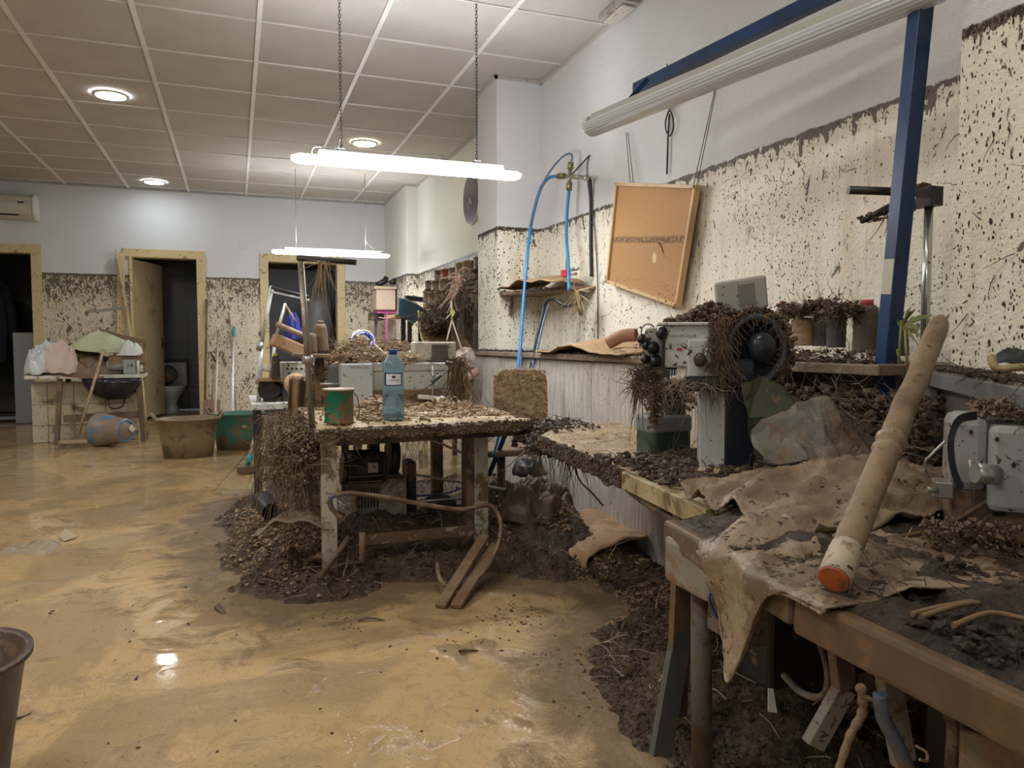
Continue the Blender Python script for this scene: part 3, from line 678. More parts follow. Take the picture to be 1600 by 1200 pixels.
# long tools against the back wall
def leaning(name, label, cat, a, c, r, m): b = B(); b.cyl(a, c, r, 8); return tag(b.out(name, m), label, cat)
leaning('iron_bar', 'dark thin bar standing against the back wall just right of the middle doorway', 'bar', (-0.328, 10.34, 1.549), (-0.374, 10.1, 0.058), .014, mat('bar_dark', (.12, .09, .06), .5, mud=.5))
T = thing('shovel', 'shovel with a D handle leaning on the back wall beside the dark bar', 'shovel', (-0.289, 10, 0.064))
b = B(); b.cyl((-0.235, 10.25, 0.746), (-0.286, 10.05, 0.237), .016, 8); b.out('shaft', M_STICK, T, world=True)
b = B(); b.tube([(-0.235, 10.25, 0.746), (-0.294, 10.26, 0.877), (-0.172, 10.26, 0.877), (-0.235, 10.25, 0.746)], .012, 8); b.out('grip', mat('grip_dark', (.07, .05, .035), .5), T, world=True)
b = B(); b.beam((-0.285, 10.05, 0.277), (-0.295, 9.95, 0.045), .2, .012, (0, 1, 0)); b.out('blade', mat('blade', (.15, .11, .07), .5, mud=.6), T, world=True)
leaning('wooden_pole', 'pale wooden handle leaning on the back wall behind the brown tub', 'pole', (-0.198, 10.34, 1.165), (-0.186, 7.35, 0.252), .013, mat('pale_pole', (.50, .42, .30), .5, speck=.3))
T = thing('mop_handle', 'white mop handle with a turquoise tip leaning on the back wall', 'mop', (-0.037, 7.5, 0.273))
b = B(); b.cyl((-0.014, 10.3, 1.083), (-0.037, 7.55, 0.269), .013, 10); b.out('shaft', mat('white_pole', (.66, .69, .68), .35, speck=.15), T, world=True)
b = B(); b.cyl((-0.008, 10.34, 1.191), (-0.014, 10.28, 1.074), .019, 10); b.out('tip', mat('teal_plastic', (.03, .33, .33), .35), T, world=True)
leaning('thin_cane', 'thin brown cane leaning on the back wall right of the white mop handle', 'cane', (-0.063, 10.36, 1.373), (0.004, 10, 0.029), .009, M_STICK)
T = thing('hand_broom', 'short broom, white pole with turquoise socket, by the left edge of the mud bank', 'broom', (0.081, 6.227, 0.02))
b = B(); b.cyl((0.161, 5.9, 0.422), (0.093, 6, 0.134), .014, 10); b.out('shaft', mat('white_pole', (.66, .69, .68)), T, world=True)
b = B(); b.cyl((0.096, 6, 0.144), (0.074, 6.02, 0.063), .02, 10); b.out('socket', mat('teal_plastic', (.03, .33, .33)), T, world=True)
b = B(); b.obox((0.077, 5.975, 0.035), (.16, .06, .05), (0, 0, .6)); b.out('brush_head', mat('brush_brown', (.12, .08, .045), .7, bmp=.6, bs=150), T, world=True, bevel=.006)

# ================================================================ DEBRIS HELPERS
M_TAN = heap_mat('dried_tan_mud', (.30, .20, .11), (.44, .32, .19), (.20, .13, .075), .5, 45, .7)
M_DARKMUD = heap_mat('dark_wet_mud', (.060, .040, .026), (.135, .092, .057), (.25, .175, .11), .30, 34, 1.)
M_ROOT = mat('pale_root', (.40, .31, .20), .7, c2=(.22, .16, .10), cs=14)
M_ROOTD = mat('dark_root', (.085, .058, .036), .6, c2=(.16, .11, .07), cs=20)
M_CARD = mat('soaked_cardboard', (.42, .27, .14), .7, mud=.25, ms=5, speck=.2, c2=(.34, .21, .11), bmp=.3, bs=40, mudc=(.26, .19, .12))
M_SLEEP = mat('pale_grey_enamel', (.50, .51, .47), .35, mud=.20, ms=8, speck=.45, mudc=(.20, .15, .10))
M_STEEL = mat('muddy_steel', (.40, .40, .38), .35, .7, mud=.3, speck=.3)
M_BLACK = mat('black_plastic', (.02, .02, .022))
def boxpq(b, p, q, d): return b.box(min(p[0], q[0]), max(p[0], q[0]), p[1], p[1] + d, min(p[2], q[2]), max(p[2], q[2]))
def clodfield(b, n, x0, x1, y0, y1, z, r0, r1, pile=0., zf=None):
    for i in range(n):
        x, y = U(x0, x1), U(y0, y1); k = fn3(x, y, 0, 3, 4, 2.)
        if k < -.12: continue
        zz = (zf(x, y) if zf else z) + max(0, k) * pile
        b.clod((x, y, zz), U(r0, r1), .6)
def strawfield(b, n, x0, x1, y0, y1, z, l0, l1, r=.0016, zf=None, up=.5, grav=.12):
    for i in range(n):
        x, y = U(x0, x1), U(y0, y1)
        b.straw((x, y, (zf(x, y) if zf else z) + .004), (U(-1, 1), U(-1, 1), U(-.1, up)), U(l0, l1), r * U(.6, 1.3), .45, grav=grav)
def hang(b, n, pf, l0, l1, r=.0016, spread=.5):
    for i in range(n): b.straw(pf(), (U(-spread, spread), U(-spread, spread), -1), U(l0, l1), r * U(.6, 1.4), .28, 5, grav=.12)

def tabledirt(name, label, x0, x1, y0, y1, z, amp, m, seed, res=.012, keep=-.35, edge=.03, streakx=0., wid=2.2):
    """uneven layer of mud lying on a table top"""
    b = B(); nx, ny = int((x1 - x0) / res), int((y1 - y0) / res)
    def f(u, v):
        x = x0 + (x1 - x0) * u; y = y0 + (y1 - y0) * v
        h = fn3(x, y * (1 if not streakx else 3.5), 0, 5, 6, seed) * amp * .8 + fn3(x, y, 1, 3, wid, seed) * amp + amp * .5
        if streakx: h = amp * .35 + fn3(x * .35, y * 5, 0, 3, 5, seed) * amp
        e = min(u, 1 - u, v, 1 - v) / max(1e-6, edge); h *= min(1, e * 2 + .35)
        return (x, y, z + max(.0008, h))
    b.grid(f, nx, ny)
    return b, m

# ================================================================ WORKBENCH WITH THE BOTTLE
TZ = .66
M_BENCHTOP = mat('bench_top_mud', (.50, .40, .25), .5, mud=.55, ms=9, mudc=(.26, .18, .10), bmp=.5, bs=40)
M_EDGE = mat('bench_edge', (.12, .082, .05), .5, mud=.5, ms=14, mudc=(.17, .12, .07), bmp=.6, bs=40)
M_LEGW = mat('cream_bench_leg', (.44, .41, .34), .4, mud=.42, ms=6, speck=.45, mudc=(.17, .12, .08))
M_LEGD = mat('dark_bench_rail', (.06, .055, .05), .45, mud=.5)
T = thing('workbench', 'mud-covered workbench carrying the water bottle and the green tin', 'table', (.76, 3.5, 0))
b = B(); b.prism([(.285, 2.965), (1.235, 3.04), (1.235, 4.05), (.33, 4.05)], .618, .652); b.out('tabletop', M_EDGE, T, world=True, bevel=.004)
b, m_ = tabledirt('', '', .30, 1.225, 3.035, 4.03, .652, .016, None, 3.3, streakx=1); b.out('mud_layer', heap_mat('table_tan_mud', (.42, .31, .17), (.66, .52, .33), (.33, .22, .12), .5, 30, .5), T, world=True, kind='stuff')
for q_ in (((.36, 3.06, .60), (1.17, 3.12, .60)), ((.36, 3.95, .60), (1.17, 3.95, .60))): b = B(); b.beam(*q_, .04, .035); b.out('rail', M_LEGD, T, world=True)
for x, y, mm in ((.345, 3.06, M_LEGW), (.36, 3.92, M_LEGD), (1.02, 3.92, M_LEGD)):
    b = B(); b.box(x - .03, x + .03, y - .025, y + .025, -.02, .615); b.out('leg', mm, T, world=True, bevel=.003)
b = B(); b.box(1.00, 1.065, 3.17, 3.22, -.02, .615); b.out('leg', M_LEGW, T, world=True, bevel=.003, label='cream channel leg with a dark inner side')
b = B(); b.box(.965, 1.0, 3.175, 3.26, -.02, .615); b.out('leg_channel', M_LEGD, T, world=True)
b = B(); b.box(.48, .98, 3.10, 3.125, .15, .19); b.out('stretcher', mat('dirty_stretcher', (.34, .30, .24), .5, mud=.66, ms=9, mudc=(.12, .08, .05)), T, world=True)
b = B()
for i in range(900):
    x = U(.29, 1.23); y = 2.965 + (x - .285) * .079; b.clod((x, y - .001, U(.612, .662)), U(.003, .010), .7)
clodfield(b, 500, .30, 1.22, 3.06, 4.0, .664, .003, .009)
b.out('edge_dirt', heap_mat('edge_mud', (.10, .07, .042), (.2, .14, .085), (.3, .22, .13), .4, 60, .6), T, world=True, kind='stuff')

# pile of dry leaves and clods on the bench
b = B()
for i in range(1500):
    x, y = U(.50, .80), U(3.18, 3.62); k = math.exp(-((x - .60) / .10) ** 2 - ((y - 3.42) / .16) ** 2)
    b.clod((x, y, .664 + .10 * k * R()), U(.005, .015), .45, rnd=.5)
for i in range(650):
    x, y = U(.80, 1.22), U(3.25, 3.75); k = math.exp(-((x - .98) / .14) ** 2 - ((y - 3.55) / .13) ** 2)
    b.clod((x, y, .664 + .07 * k * R()), U(.005, .015), .5, rnd=.5)
for i in range(100): b.straw((U(.45, 1.1), U(3.3, 3.7), .70), (U(-1, 1), U(-1, 1), U(-.2, .4)), U(.05, .12), .0018, .4, grav=.15)
tag(b.out('leaf_litter', mat('leaf_litter', (.50, .38, .25), .8, c2=(.24, .16, .10), cs=50)), 'heap of pale dried leaves and clods behind the bottle', 'debris', kind='stuff')

# green tin
T = thing('paint_tin', 'rusty brown tin with green paint left on its side, beside the pole', 'tin', (0.4, 3.138, 0.665))
M_TIN = mat('tin_rust', (.01, .16, .09), .45, mud=.55, ms=11, mudc=(.17, .095, .045), speck=.2)
b = B(); b.lathe([(0, 0), (.060, 0), (.062, .006), (.059, .012), (.059, .128), (.064, .134), (.064, .14), (.056, .14), (.054, .125), (0, .125)], n=36); b.out('body', M_TIN, T)
b = B(); b.lathe([(0, .128), (.052, .130), (.066, .139), (.068, .143), (.064, .145), (.05, .137), (0, .134)], n=36); b.out('lid', mat('tin_lid', (.50, .44, .33), .5, mud=.4), T)
b = B(); b.tube(curve([(.062, 0, .125), (.075, -.02, .10), (.078, -.03, .05), (.07, -.03, .01)]), .0025, 6); b.out('handle', M_ROOTD, T)

# water bottle
T = thing('water_bottle', 'clear blue plastic water bottle with a dark blue cap and a white label', 'bottle', (0.64, 3.195, 0.664))
m, nt, bs_ = base('blue_pet'); bs_.inputs['Base Color'].default_value = (.64, .86, .98, 1); bs_.inputs['Transmission Weight'].default_value = .93
bs_.inputs['Roughness'].default_value = .08; bs_.inputs['IOR'].default_value = 1.38; MATS['blue_pet'] = m
vv = objvec(nt); bump(nt, bs_, noise_n(nt, vv, 35, 4, .6, .5), .5, .006)
rb = .046
prof = [(0, .006), (.03, .0), (.042, .004), (rb, .016), (rb, .05), (.0445, .055), (rb, .06), (rb, .10), (.0445, .105), (rb, .11), (rb, .15), (.0435, .153), (.0435, .203), (rb, .206), (rb, .235), (.041, .255), (.03, .272), (.016, .283), (.0135, .29), (.0135, .298)]
b = B(); b.lathe(prof, n=48, cap=False); b.out('body', m, T, solid=.0012)
m2, nt, bs_ = base('bottle_water'); bs_.inputs['Base Color'].default_value = (.86, .93, .97, 1); bs_.inputs['Transmission Weight'].default_value = 1; bs_.inputs['Roughness'].default_value = .02; bs_.inputs['IOR'].default_value = 1.33
b = B(); b.lathe([(0, .009), (.03, .004), (.040, .007), (.0435, .018), (.0435, .112), (0, .112)], n=40); b.out('water', m2, T)
b = B(); b.lathe([(.0139, .284), (.0175, .284), (.0175, .302), (.0155, .306), (0, .306)], n=28, cap=False); b.out('cap', mat('cap_blue', (.01, .06, .28), .35), T)
fwd = Vector((.19, 3.2, 0)).normalized()
def onbottle(a0, a1, z0, z1, r, m, name, n=14):
    b = B(); base_a = math.atan2(-3.2, -.62)
    b.grid(lambda u, v: (r * math.cos(base_a + a0 + (a1 - a0) * u), r * math.sin(base_a + a0 + (a1 - a0) * u), z0 + (z1 - z0) * v), n, 2); return b.out(name, m, T)
onbottle(-.98, .98, .150, .206, .0450, mat('label_blue', (.01, .025, .09), .4), 'label_band')
onbottle(-.72, .80, .155, .201, .0456, mat('label_white', (.75, .77, .80), .4), 'label')
aa = math.atan2(-3.2, -.62) + .04; nrm = (math.cos(aa), math.sin(aa), 0); lc = Vector(T.location)
b = B(); c_ = Vector(nrm) * .0462 + Vector((0, 0, .189)); Mq = FACE(c_, nrm); b.add([Mq @ Vector((.009 * math.cos(k * PI / 8), .0055 * math.sin(k * PI / 8), .0006)) for k in range(16)], [tuple(range(16))]); b.out('crest', mat('crest_red', (.10, .02, .05), .5), T)
text('L.VILATERS', .0105, FACE(lc + Vector(nrm) * .0470 + Vector((0, 0, .174)), nrm), mat('print_blue', (.10, .13, .30), .5), T)

# sewing machine on the far half of the bench
SM = thing('sewing_machine', 'long pale grey sewing machine seen from behind on the bench with the bottle', 'sewing machine', (.8, 3.8, TZ))
b = B(); boxpq(b, (0.488, 3.7, 0.894), (0.639, 3.7, 0.685), .13); b.out('end_cover', mat('light_enamel', (.48, .50, .50), .35, speck=.35, mud=.1), SM, world=True, bevel=.006)
for px in (0, 1):
    b = B(); c_ = ((0.496, 3.698, 0.844), (0.631, 3.698, 0.842))[px]; b.cyl(c_, (c_[0], c_[1] - .006, c_[2]), .005, 10); b.out('screw', M_STEEL, SM, world=True)
b = B(); boxpq(b, (0.658, 3.8, 0.893), (1.067, 3.8, 0.851), .14); b.out('arm_top', M_SLEEP, SM, world=True, bevel=.006)
b = B(); boxpq(b, (0.659, 3.805, 0.85), (1.061, 3.805, 0.715), .12); b.out('arm', M_SLEEP, SM, world=True, bevel=.005)
b = B(); boxpq(b, (0.657, 3.78, 0.756), (1.012, 3.78, 0.647), .2); b.out('bed', mat('bed_dark', (.12, .09, .065), .5, mud=.6), SM, world=True, bevel=.005)
b = B(); boxpq(b, (0.442, 3.83, 0.881), (0.499, 3.83, 0.659), .1); b.out('column', mat('grey_cast', (.13, .13, .13), .4, mud=.3), SM, world=True, bevel=.004)
b = B(); b.cyl((0.393, 3.8, 0.793), (0.497, 3.8, 0.791), .006, 8); b.cyl((0.405, 3.8, 0.735), (0.496, 3.8, 0.733), .008, 8); b.out('shaft', M_STEEL, SM, world=True)
b = B(); b.cyl((0.965, 3.77, 0.877), (0.961, 3.77, 0.723), .007, 8); b.out('needle_bar', M_STEEL, SM, world=True)
b = B(); b.tube(curve([(1.046, 3.75, 0.857), (1.002, 3.74, 0.824), (0.95, 3.74, 0.785), (0.877, 3.76, 0.736), (0.841, 3.78, 0.712)]), .0026, 6); b.out('cable', M_BLACK, SM, world=True)
b = B(); b.tube([(0.998, 3.74, 0.831), (0.947, 3.74, 0.795)], [.010, .010], 8); b.out('cable_switch', mat('switch_grey', (.08, .08, .075), .5), SM, world=True, bevel=.002)
b = B(); b.tube(curve([(1.013, 3.78, 0.876), (0.946, 3.76, 0.891), (0.934, 3.74, 0.852), (0.97, 3.75, 0.801), (0.942, 3.76, 0.775)]), .0022, 5); b.out('thread_guide', M_ROOTD, SM, world=True)
b = B()
for px, py in ((0, 0),): pass
for c_ in ((1.022, 3.804, 0.757), (1.036, 3.804, 0.757), (1.018, 3.804, 0.737), (1.032, 3.804, 0.736), (0.915, 3.804, 0.823), (0.847, 3.804, 0.797)): b.cyl(c_, (c_[0], c_[1] - .004, c_[2]), .004, 8)
b.out('bolt', M_ROOTD, SM, world=True)
b = B(); b.obox((0.929, 3.75, 0.716), (.10, .05, .02), (0, .1, 0)); b.obox((0.989, 3.72, 0.706), (.05, .04, .02), (.2, -.2, .3)); b.out('presser_plate', mat('white_scrap', (.66, .64, .60), .4, speck=.4), SM, world=True, bevel=.003)
text('FEKACAC', .022, FACE((0.574, 3.697, 0.879), (0, -1, 0)), mat('faded_print', (.30, .29, .26), .6), SM)
T = thing('control_box', 'beige control box with a brown square plate on top of the long sewing machine', 'box', (.99, 3.85, .95))
b = B(); boxpq(b, (0.889, 3.86, 1.003), (1.116, 3.86, 0.907), .10); b.out('case', mat('beige_case', (.47, .45, .37), .4, speck=.45, mud=.12), T, world=True, bevel=.007)
b = B(); boxpq(b, (0.98, 3.85, 0.99), (1.067, 3.85, 0.867), .014); b.out('plate', mat('brown_plate', (.10, .082, .07), .5), T, world=True, bevel=.002)
b = B(); boxpq(b, (0.915, 3.87, 0.915), (1.072, 3.87, 0.883), .06); b.out('mount', M_STEEL, T, world=True)
b = B(); b.obox((1.096, 3.84, 0.891), (.10, .07, .03), (0, .2, 0)); b.cyl((1.039, 3.8, 0.895), (1.124, 3.78, 0.875), .012, 10); b.cyl((1.099, 3.8, 0.871), (1.086, 3.72, 0.874), .022, 14); b.out('bobbin_winder', mat('winder_dark', (.04, .035, .03), .35, mud=.3), T, world=True)
# dirt and straw on the machine
b = B()
p0 = (0.463, 3.85, 0.913); p1_ = (0.893, 3.85, 0.896)
for i in range(700):
    t = R(); x = p0[0] + (p1_[0] - p0[0]) * t; h = .10 * math.exp(-((t - .28) / .2) ** 2) + .03; b.clod((x, U(3.78, 3.95), p0[2] - .01 + h * R()), U(.004, .013), .5, rnd=.5)
for i in range(260):
    t = R(); x = p0[0] + (p1_[0] - p0[0]) * t; h = .08 * math.exp(-((t - .28) / .2) ** 2) + .03; b.straw((x, U(3.74, 3.95), p0[2] + h * R()), (U(-1, 1), U(-.8, .3), U(-.3, .5)), U(.05, .14), .0019, .4, grav=.12)
tag(b.out('straw_heap', mat('straw_litter', (.42, .30, .17), .75, c2=(.15, .10, .06), cs=40)), 'heap of straw and mud lying on the long sewing machine left of the bottle', 'debris', kind='stuff')
b = B()
hang(b, 90, lambda: ((1.063, 3.7, 0.858)[0] + U(-.03, .04), U(3.62, 3.75), .90 + U(-.03, .03)), .15, .30, .0028, .22)
hang(b, 50, lambda: ((1.062, 3.7, 0.785)[0] + U(-.01, .08), U(3.62, 3.75), .80 + U(-.03, .03)), .10, .20, .0018, .8)
tag(b.out('root_bundle', mat('brown_root', (.20, .13, .075), .7, c2=(.10, .065, .04), cs=40)), 'bundle of brown roots hanging from the right end of the long sewing machine', 'roots', kind='stuff')

# pole of the thread stand
T = thing('thread_stand', 'rusty upright pole with a dark crossbar at its top, left end of the workbench', 'stand', (0.286, 3.1, 0.671))
M_POLE = mat('galvanised_pole', (.25, .235, .21), .35, .5, mud=.4, ms=12)
b = B(); b.cyl((0.288, 3.1, 0.655), (0.253, 3.1, 1.324), .0125, 14); b.out('pole', M_POLE, T, world=True)
b = B(); b.cyl((0.277, 3.1, 0.915), (0.275, 3.1, 0.946), .020, 14); b.box(*[q for q in ((0.252, 3.1, 0.931)[0], (0.302, 3.1, 0.93)[0], 3.09, 3.11, (0.272, 3.1, 0.92)[2], (0.272, 3.1, 0.941)[2])]); b.out('collar', M_STEEL, T, world=True)
b = B(); b.cyl((0.241, 3.1, 1.336), (0.456, 3, 1.317), .0115, 12); b.out('crossbar', mat('crossbar_dark', (.03, .026, .022), .5, mud=.3), T, world=True)
b = B()
hang(b, 26, lambda: ((0.335, 3.05, 1.322)[0] + U(-.02, .02), 3.05 + U(-.02, .02), (0.335, 3.05, 1.322)[2]), .10, .22, .0016, .3)
hang(b, 6, lambda: ((0.33, 3.05, 1.317)[0], 3.05, (0.335, 3.05, 1.322)[2]), .4, .55, .0010, .15)
for i in range(12): b.straw((0.33, 3.05, 1.322), (U(-1, 1), U(-.5, .5), U(-.6, .1)), U(.06, .12), .0014, .2)
b.out('hanging_roots', M_ROOT, T, world=True, kind='stuff')

# motor under the bench
T = thing('clutch_motor', 'finned black electric motor hanging under the workbench', 'motor', (.55, 3.5, .45))
M_MOT = mat('motor_dark', (.045, .040, .036), .45, mud=.4)
c0, c1 = (0.465, 3.42, 0.425), (0.614, 3.42, 0.423)
b = B(); b.cyl(c0, c1, .085, 24); b.out('body', M_MOT, T, world=True)
for k in range(9):
    a = PI + .25 + k * .33
    b = B(); o_ = Vector((0, math.cos(a), math.sin(a))) * .09; b.beam(Vector(c0) + o_, Vector(c1) + o_, .006 if abs(math.sin(a)) > .7 else .02, .02 if abs(math.sin(a)) > .7 else .006); b.out('fin', mat('fin_brown', (.14, .10, .07), .5), T, world=True)
for q_ in (((0.614, 3.42, 0.423), (0.638, 3.42, 0.421)), ((0.442, 3.42, 0.427), (0.465, 3.42, 0.425))): b = B(); b.cyl(*q_, .073, 24); b.out('end_bell', M_MOT, T, world=True)
b = B(); b.cyl((0.656, 3.42, 0.474), (0.698, 3.42, 0.472), .09, 24); b.out('pulley_guard', M_BLACK, T, world=True)
b = B(); boxpq(b, (0.572, 3.44, 0.559), (0.624, 3.44, 0.467), .06); b.box(.5, .72, 3.4, 3.5, .56, .60); b.out('hanger', M_MOT, T, world=True, bevel=.006)
b = B(); boxpq(b, (0.546, 3.31, 0.464), (0.591, 3.31, 0.418), .012); b.out('rating_plate', mat('rating_plate', (.42, .38, .33), .4, mud=.35, ms=30), T, world=True)
T = thing('slotted_casing', 'pale metal casing with vertical slots standing in the mud under the workbench', 'casing', (.62, 3.5, .0))
b = B(); boxpq(b, (0.502, 3.4, 0.368), (0.74, 3.4, 0.146), .16); b.out('case', mat('casing_cream', (.36, .33, .28), .5, mud=.5, ms=6), T, world=True, bevel=.006)
pa, pb = (0.516, 3.398, 0.343), (0.602, 3.398, 0.242)
for k in range(7):
    x = pa[0] + (pb[0] - pa[0]) * k / 6; b = B(); b.box(x - .0035, x + .0035, 3.394, 3.401, pb[2], pa[2]); b.out('slot', M_BLACK, T, world=True)
b = B(); boxpq(b, (0.764, 3.5, 0.426), (0.812, 3.5, 0.179), .12); b.out('side_box', M_MOT, T, world=True, bevel=.01)

# ================================================================ SECOND BENCH WITH A SEWING MACHINE, LEFT OF THE POLE
T = thing('sewing_table', 'narrow white-edged sewing table behind the upright pole', 'table', (.3, 4.6, 0))
b = B(); b.box(.075, .72, 4.30, 5.0, .628, .665); b.out('tabletop', mat('white_bench_edge', (.62, .62, .58), .4, mud=.3, ms=12, speck=.5), T, world=True, bevel=.004)
for x, y, mm in ((.17, 4.36, mat('bluish_leg', (.24, .27, .29), .4, mud=.45, ms=6)), (.24, 4.42, M_LEGW), (.12, 4.9, M_LEGD), (.66, 4.9, M_LEGD), (.66, 4.36, M_LEGD)):
    b = B(); b.box(x - .024, x + .024, y - .02, y + .02, -.02, .628); b.out('leg', mm, T, world=True, bevel=.003)
S2 = thing('sewing_machine', 'small white sewing machine with bolt holes behind the upright pole', 'sewing machine', (.35, 4.45, .665))
b = B(); boxpq(b, (0.24, 4.42, 0.887), (0.386, 4.42, 0.753), .12); b.out('head', mat('white_enamel', (.62, .62, .58), .35, speck=.5, mud=.15), S2, world=True, bevel=.006)
b = B(); boxpq(b, (0.297, 4.4, 0.858), (0.384, 4.4, 0.777), .02); b.out('cover_plate', mat('plate_bare', (.58, .57, .50), .4), S2, world=True, bevel=.003)
for c_ in ((0.276, 4.4, 0.851), (0.3, 4.395, 0.851), (0.325, 4.395, 0.851), (0.353, 4.395, 0.85), (0.286, 4.4, 0.822)):
    b = B(); b.cyl(c_, (c_[0], c_[1] - .006, c_[2]), .007, 8); b.out('bolt_hole', M_BLACK, S2, world=True)
b = B(); boxpq(b, (0.383, 4.45, 0.878), (0.502, 4.45, 0.607), .12); b.out('column', mat('white_enamel', (.62, .62, .58)), S2, world=True, bevel=.006)
b = B(); boxpq(b, (0.244, 4.4, 0.765), (0.454, 4.4, 0.642), .2); b.out('bed', M_MOT, S2, world=True, bevel=.01)
b = B(); b.cyl((0.16, 4.38, 0.735), (0.211, 4.45, 0.73), .055, 24); b.out('handwheel', M_BLACK, S2, world=True)
b = B(); b.cyl((0.415, 4.38, 0.817), (0.422, 4.42, 0.816), .035, 18); b.out('pulley', M_BLACK, S2, world=True)
b = B(); boxpq(b, (0.145, 4.42, 0.791), (0.246, 4.42, 0.654), .12); b.out('side_case', mat('greenish_case', (.10, .10, .06), .5, mud=.55, ms=14), S2, world=True, bevel=.008)
b = B(); M_RUSTC = mat('rust_board', (.40, .25, .12), .6, mud=.3); b.obox((0.193, 4.42, 0.79), (.16, .14, .016), (0, .03, 0)); b.out('top_board', M_RUSTC, S2, world=True)
T = thing('wooden_reel', 'round pale wooden reel disc with a spindle, left of the upright pole', 'reel', (0.306, 4.2, 0.774))
Mz = Matrix.Rotation(PI / 2 - .25, 3, 'X')
b = B(); b.lathe([(0, -.008), (.058, -.008), (.062, 0), (.058, .008), (.02, .004), (0, .004)], n=36, M=Mz); b.out('disc', mat('reel_wood', (.50, .33, .19), .55, c2=(.38, .24, .13), cs=20, speck=.2), T)
b = B(); b.cyl((0, -.005, -.002), (0, -.03, .005), .008, 10); b.cyl((0, -.01, 0), (.0, -.018, .042), .004, 8); b.out('spindle', M_BLACK, T)
# thread cones
def cone(label, c, r0, r1, h, m, m2=None, group=None, name='thread_cone'):
    T = thing(name, label, 'thread cone', c, group=group)
    prof = [(0, 0), (r0 * 1.02, 0), (r0 * 1.04, .006), (r0, .012)] + [(r0 + (r1 - r0) * (k / 8) + .0015 * (k % 2), .012 + (h - .024) * k / 8) for k in range(1, 8)] + [(r1, h - .012), (r1 * .75, h - .002), (0, h)]
    b = B(); b.lathe(prof, n=20); b.out('thread', m, T)
    if m2 is not None: b = B(); b.lathe([(r1 * .62, h - .004), (r1 * .55, h + .014), (r1 * .35, h + .016), (0, h + .012)], n=16); b.out('cone_top', m2, T)
    return T
M_SPM = mat('muddy_thread', (.22, .17, .12), .8, mud=.5, ms=30, bmp=.8, bs=160)
M_SPD = mat('dark_thread', (.075, .06, .05), .8, mud=.35, ms=24, bmp=.8, bs=160)
cone('tall muddy thread cone standing behind the upright pole, the bigger of the pair', (0.415, 3.95, 0.957), .042, .030, .14, M_SPM, M_SPM)
cone('short muddy thread cone just left of the tall one behind the upright pole', (0.365, 3.9, 0.948), .028, .024, .10, M_SPM)
cone('dark brown thread cone with a yellow tip beside the white sewing machine', (0.211, 4.35, 0.796), .024, .020, .13, M_SPD, mat('yellow_tip', (.5, .5, .03), .4))
T = thing('machine_bracket', 'muddy board and brackets carrying the two thread cones', 'bracket', (0.408, 3.92, 0.944))
b = B(); b.obox((0.426, 3.94, 0.931), (.3, .16, .02), (0, .03, 0)); b.obox((0.541, 3.95, 0.916), (.12, .1, .05), (0, .5, 0)); b.out('board', M_SPM, T, world=True, bevel=.006)
b = B(); boxpq(b, (0.39, 4, 0.93), (0.435, 4, 0.647), .05); b.out('support', M_MOT, T, world=True)
pole('brown_tube', 'muddy wooden tube lying slanted behind the pole', 'tube', (0.22, 4.3, 1.099), (0.364, 4.2, 1.031), .016, mat('tube_brown', (.28, .21, .14), .6, mud=.4))
b = B(); b.obox((0.286, 4.35, 0.978), (.20, .12, .07), (0, .42, .1)); tag(b.out('cardboard_piece', M_CARD, bevel=.008), 'slanted brown cardboard box piece above the white sewing machine', 'cardboard')
cloth('blue_cloth', 'deep blue cloth hanging over debris behind the pole', 'cloth', ((0.317, 4.5, 1.019)), .05, .04, .11, 0, mat('cloth_royal', (.02, .03, .22), .7, mud=.15), 4.4, n=20, fold=.7)
# left upright poles
M_WPOLE = mat('pale_pole_metal', (.52, .54, .52), .35, .2, mud=.2, speck=.4)
T = thing('lamp_stand', 'pale jointed pole with a muddy double crossbar, farthest left on the sewing table', 'stand', (0.123, 4.45, 0.673))
b = B(); b.cyl((0.119, 4.45, 0.655), (0.139, 4.45, 0.982), .013, 10); b.cyl((0.139, 4.45, 0.982), (0.204, 4.45, 1.319), .012, 10); b.out('pole', M_WPOLE, T, world=True)
for q_ in (((0.128, 4.45, 0.953), (0.139, 4.45, 1)), ((0.121, 4.45, 0.764), (0.125, 4.45, 0.801))): b = B(); b.cyl(*q_, .018, 10); b.out('joint', M_STEEL, T, world=True)
b = B(); b.cyl((0.199, 4.43, 1.31), (0.397, 4.35, 1.256), .009, 8); b.out('crossbar', mat('crossbar_dark', (.03, .026, .022)), T, world=True)
b = B(); b.cyl((0.199, 4.43, 1.285), (0.397, 4.35, 1.238), .006, 8); b.out('lower_bar', M_WPOLE, T, world=True)
T = thing('lamp_stand', 'bent pale pole with a short broken arm beside the jointed pole', 'stand', (0.193, 4.5, 0.805))
b = B(); b.cyl((0.19, 4.5, 0.797), (0.218, 4.5, 1.018), .010, 10); b.cyl((0.218, 4.5, 1.018), (0.278, 4.5, 1.225), .009, 10); b.out('pole', M_WPOLE, T, world=True)
b = B(); b.cyl((0.278, 4.5, 1.218), (0.326, 4.4, 1.12), .006, 8); b.out('arm', M_ROOT, T, world=True)
b = B(); b.lathe([(0, -.02), (.028, -.015), (.03, .01), (.01, .03), (0, .03)], (0.175, 4.45, 0.851), 16); b.out('white_knob', mat('knob_white', (.7, .7, .67), .3, speck=.3), T, world=True)

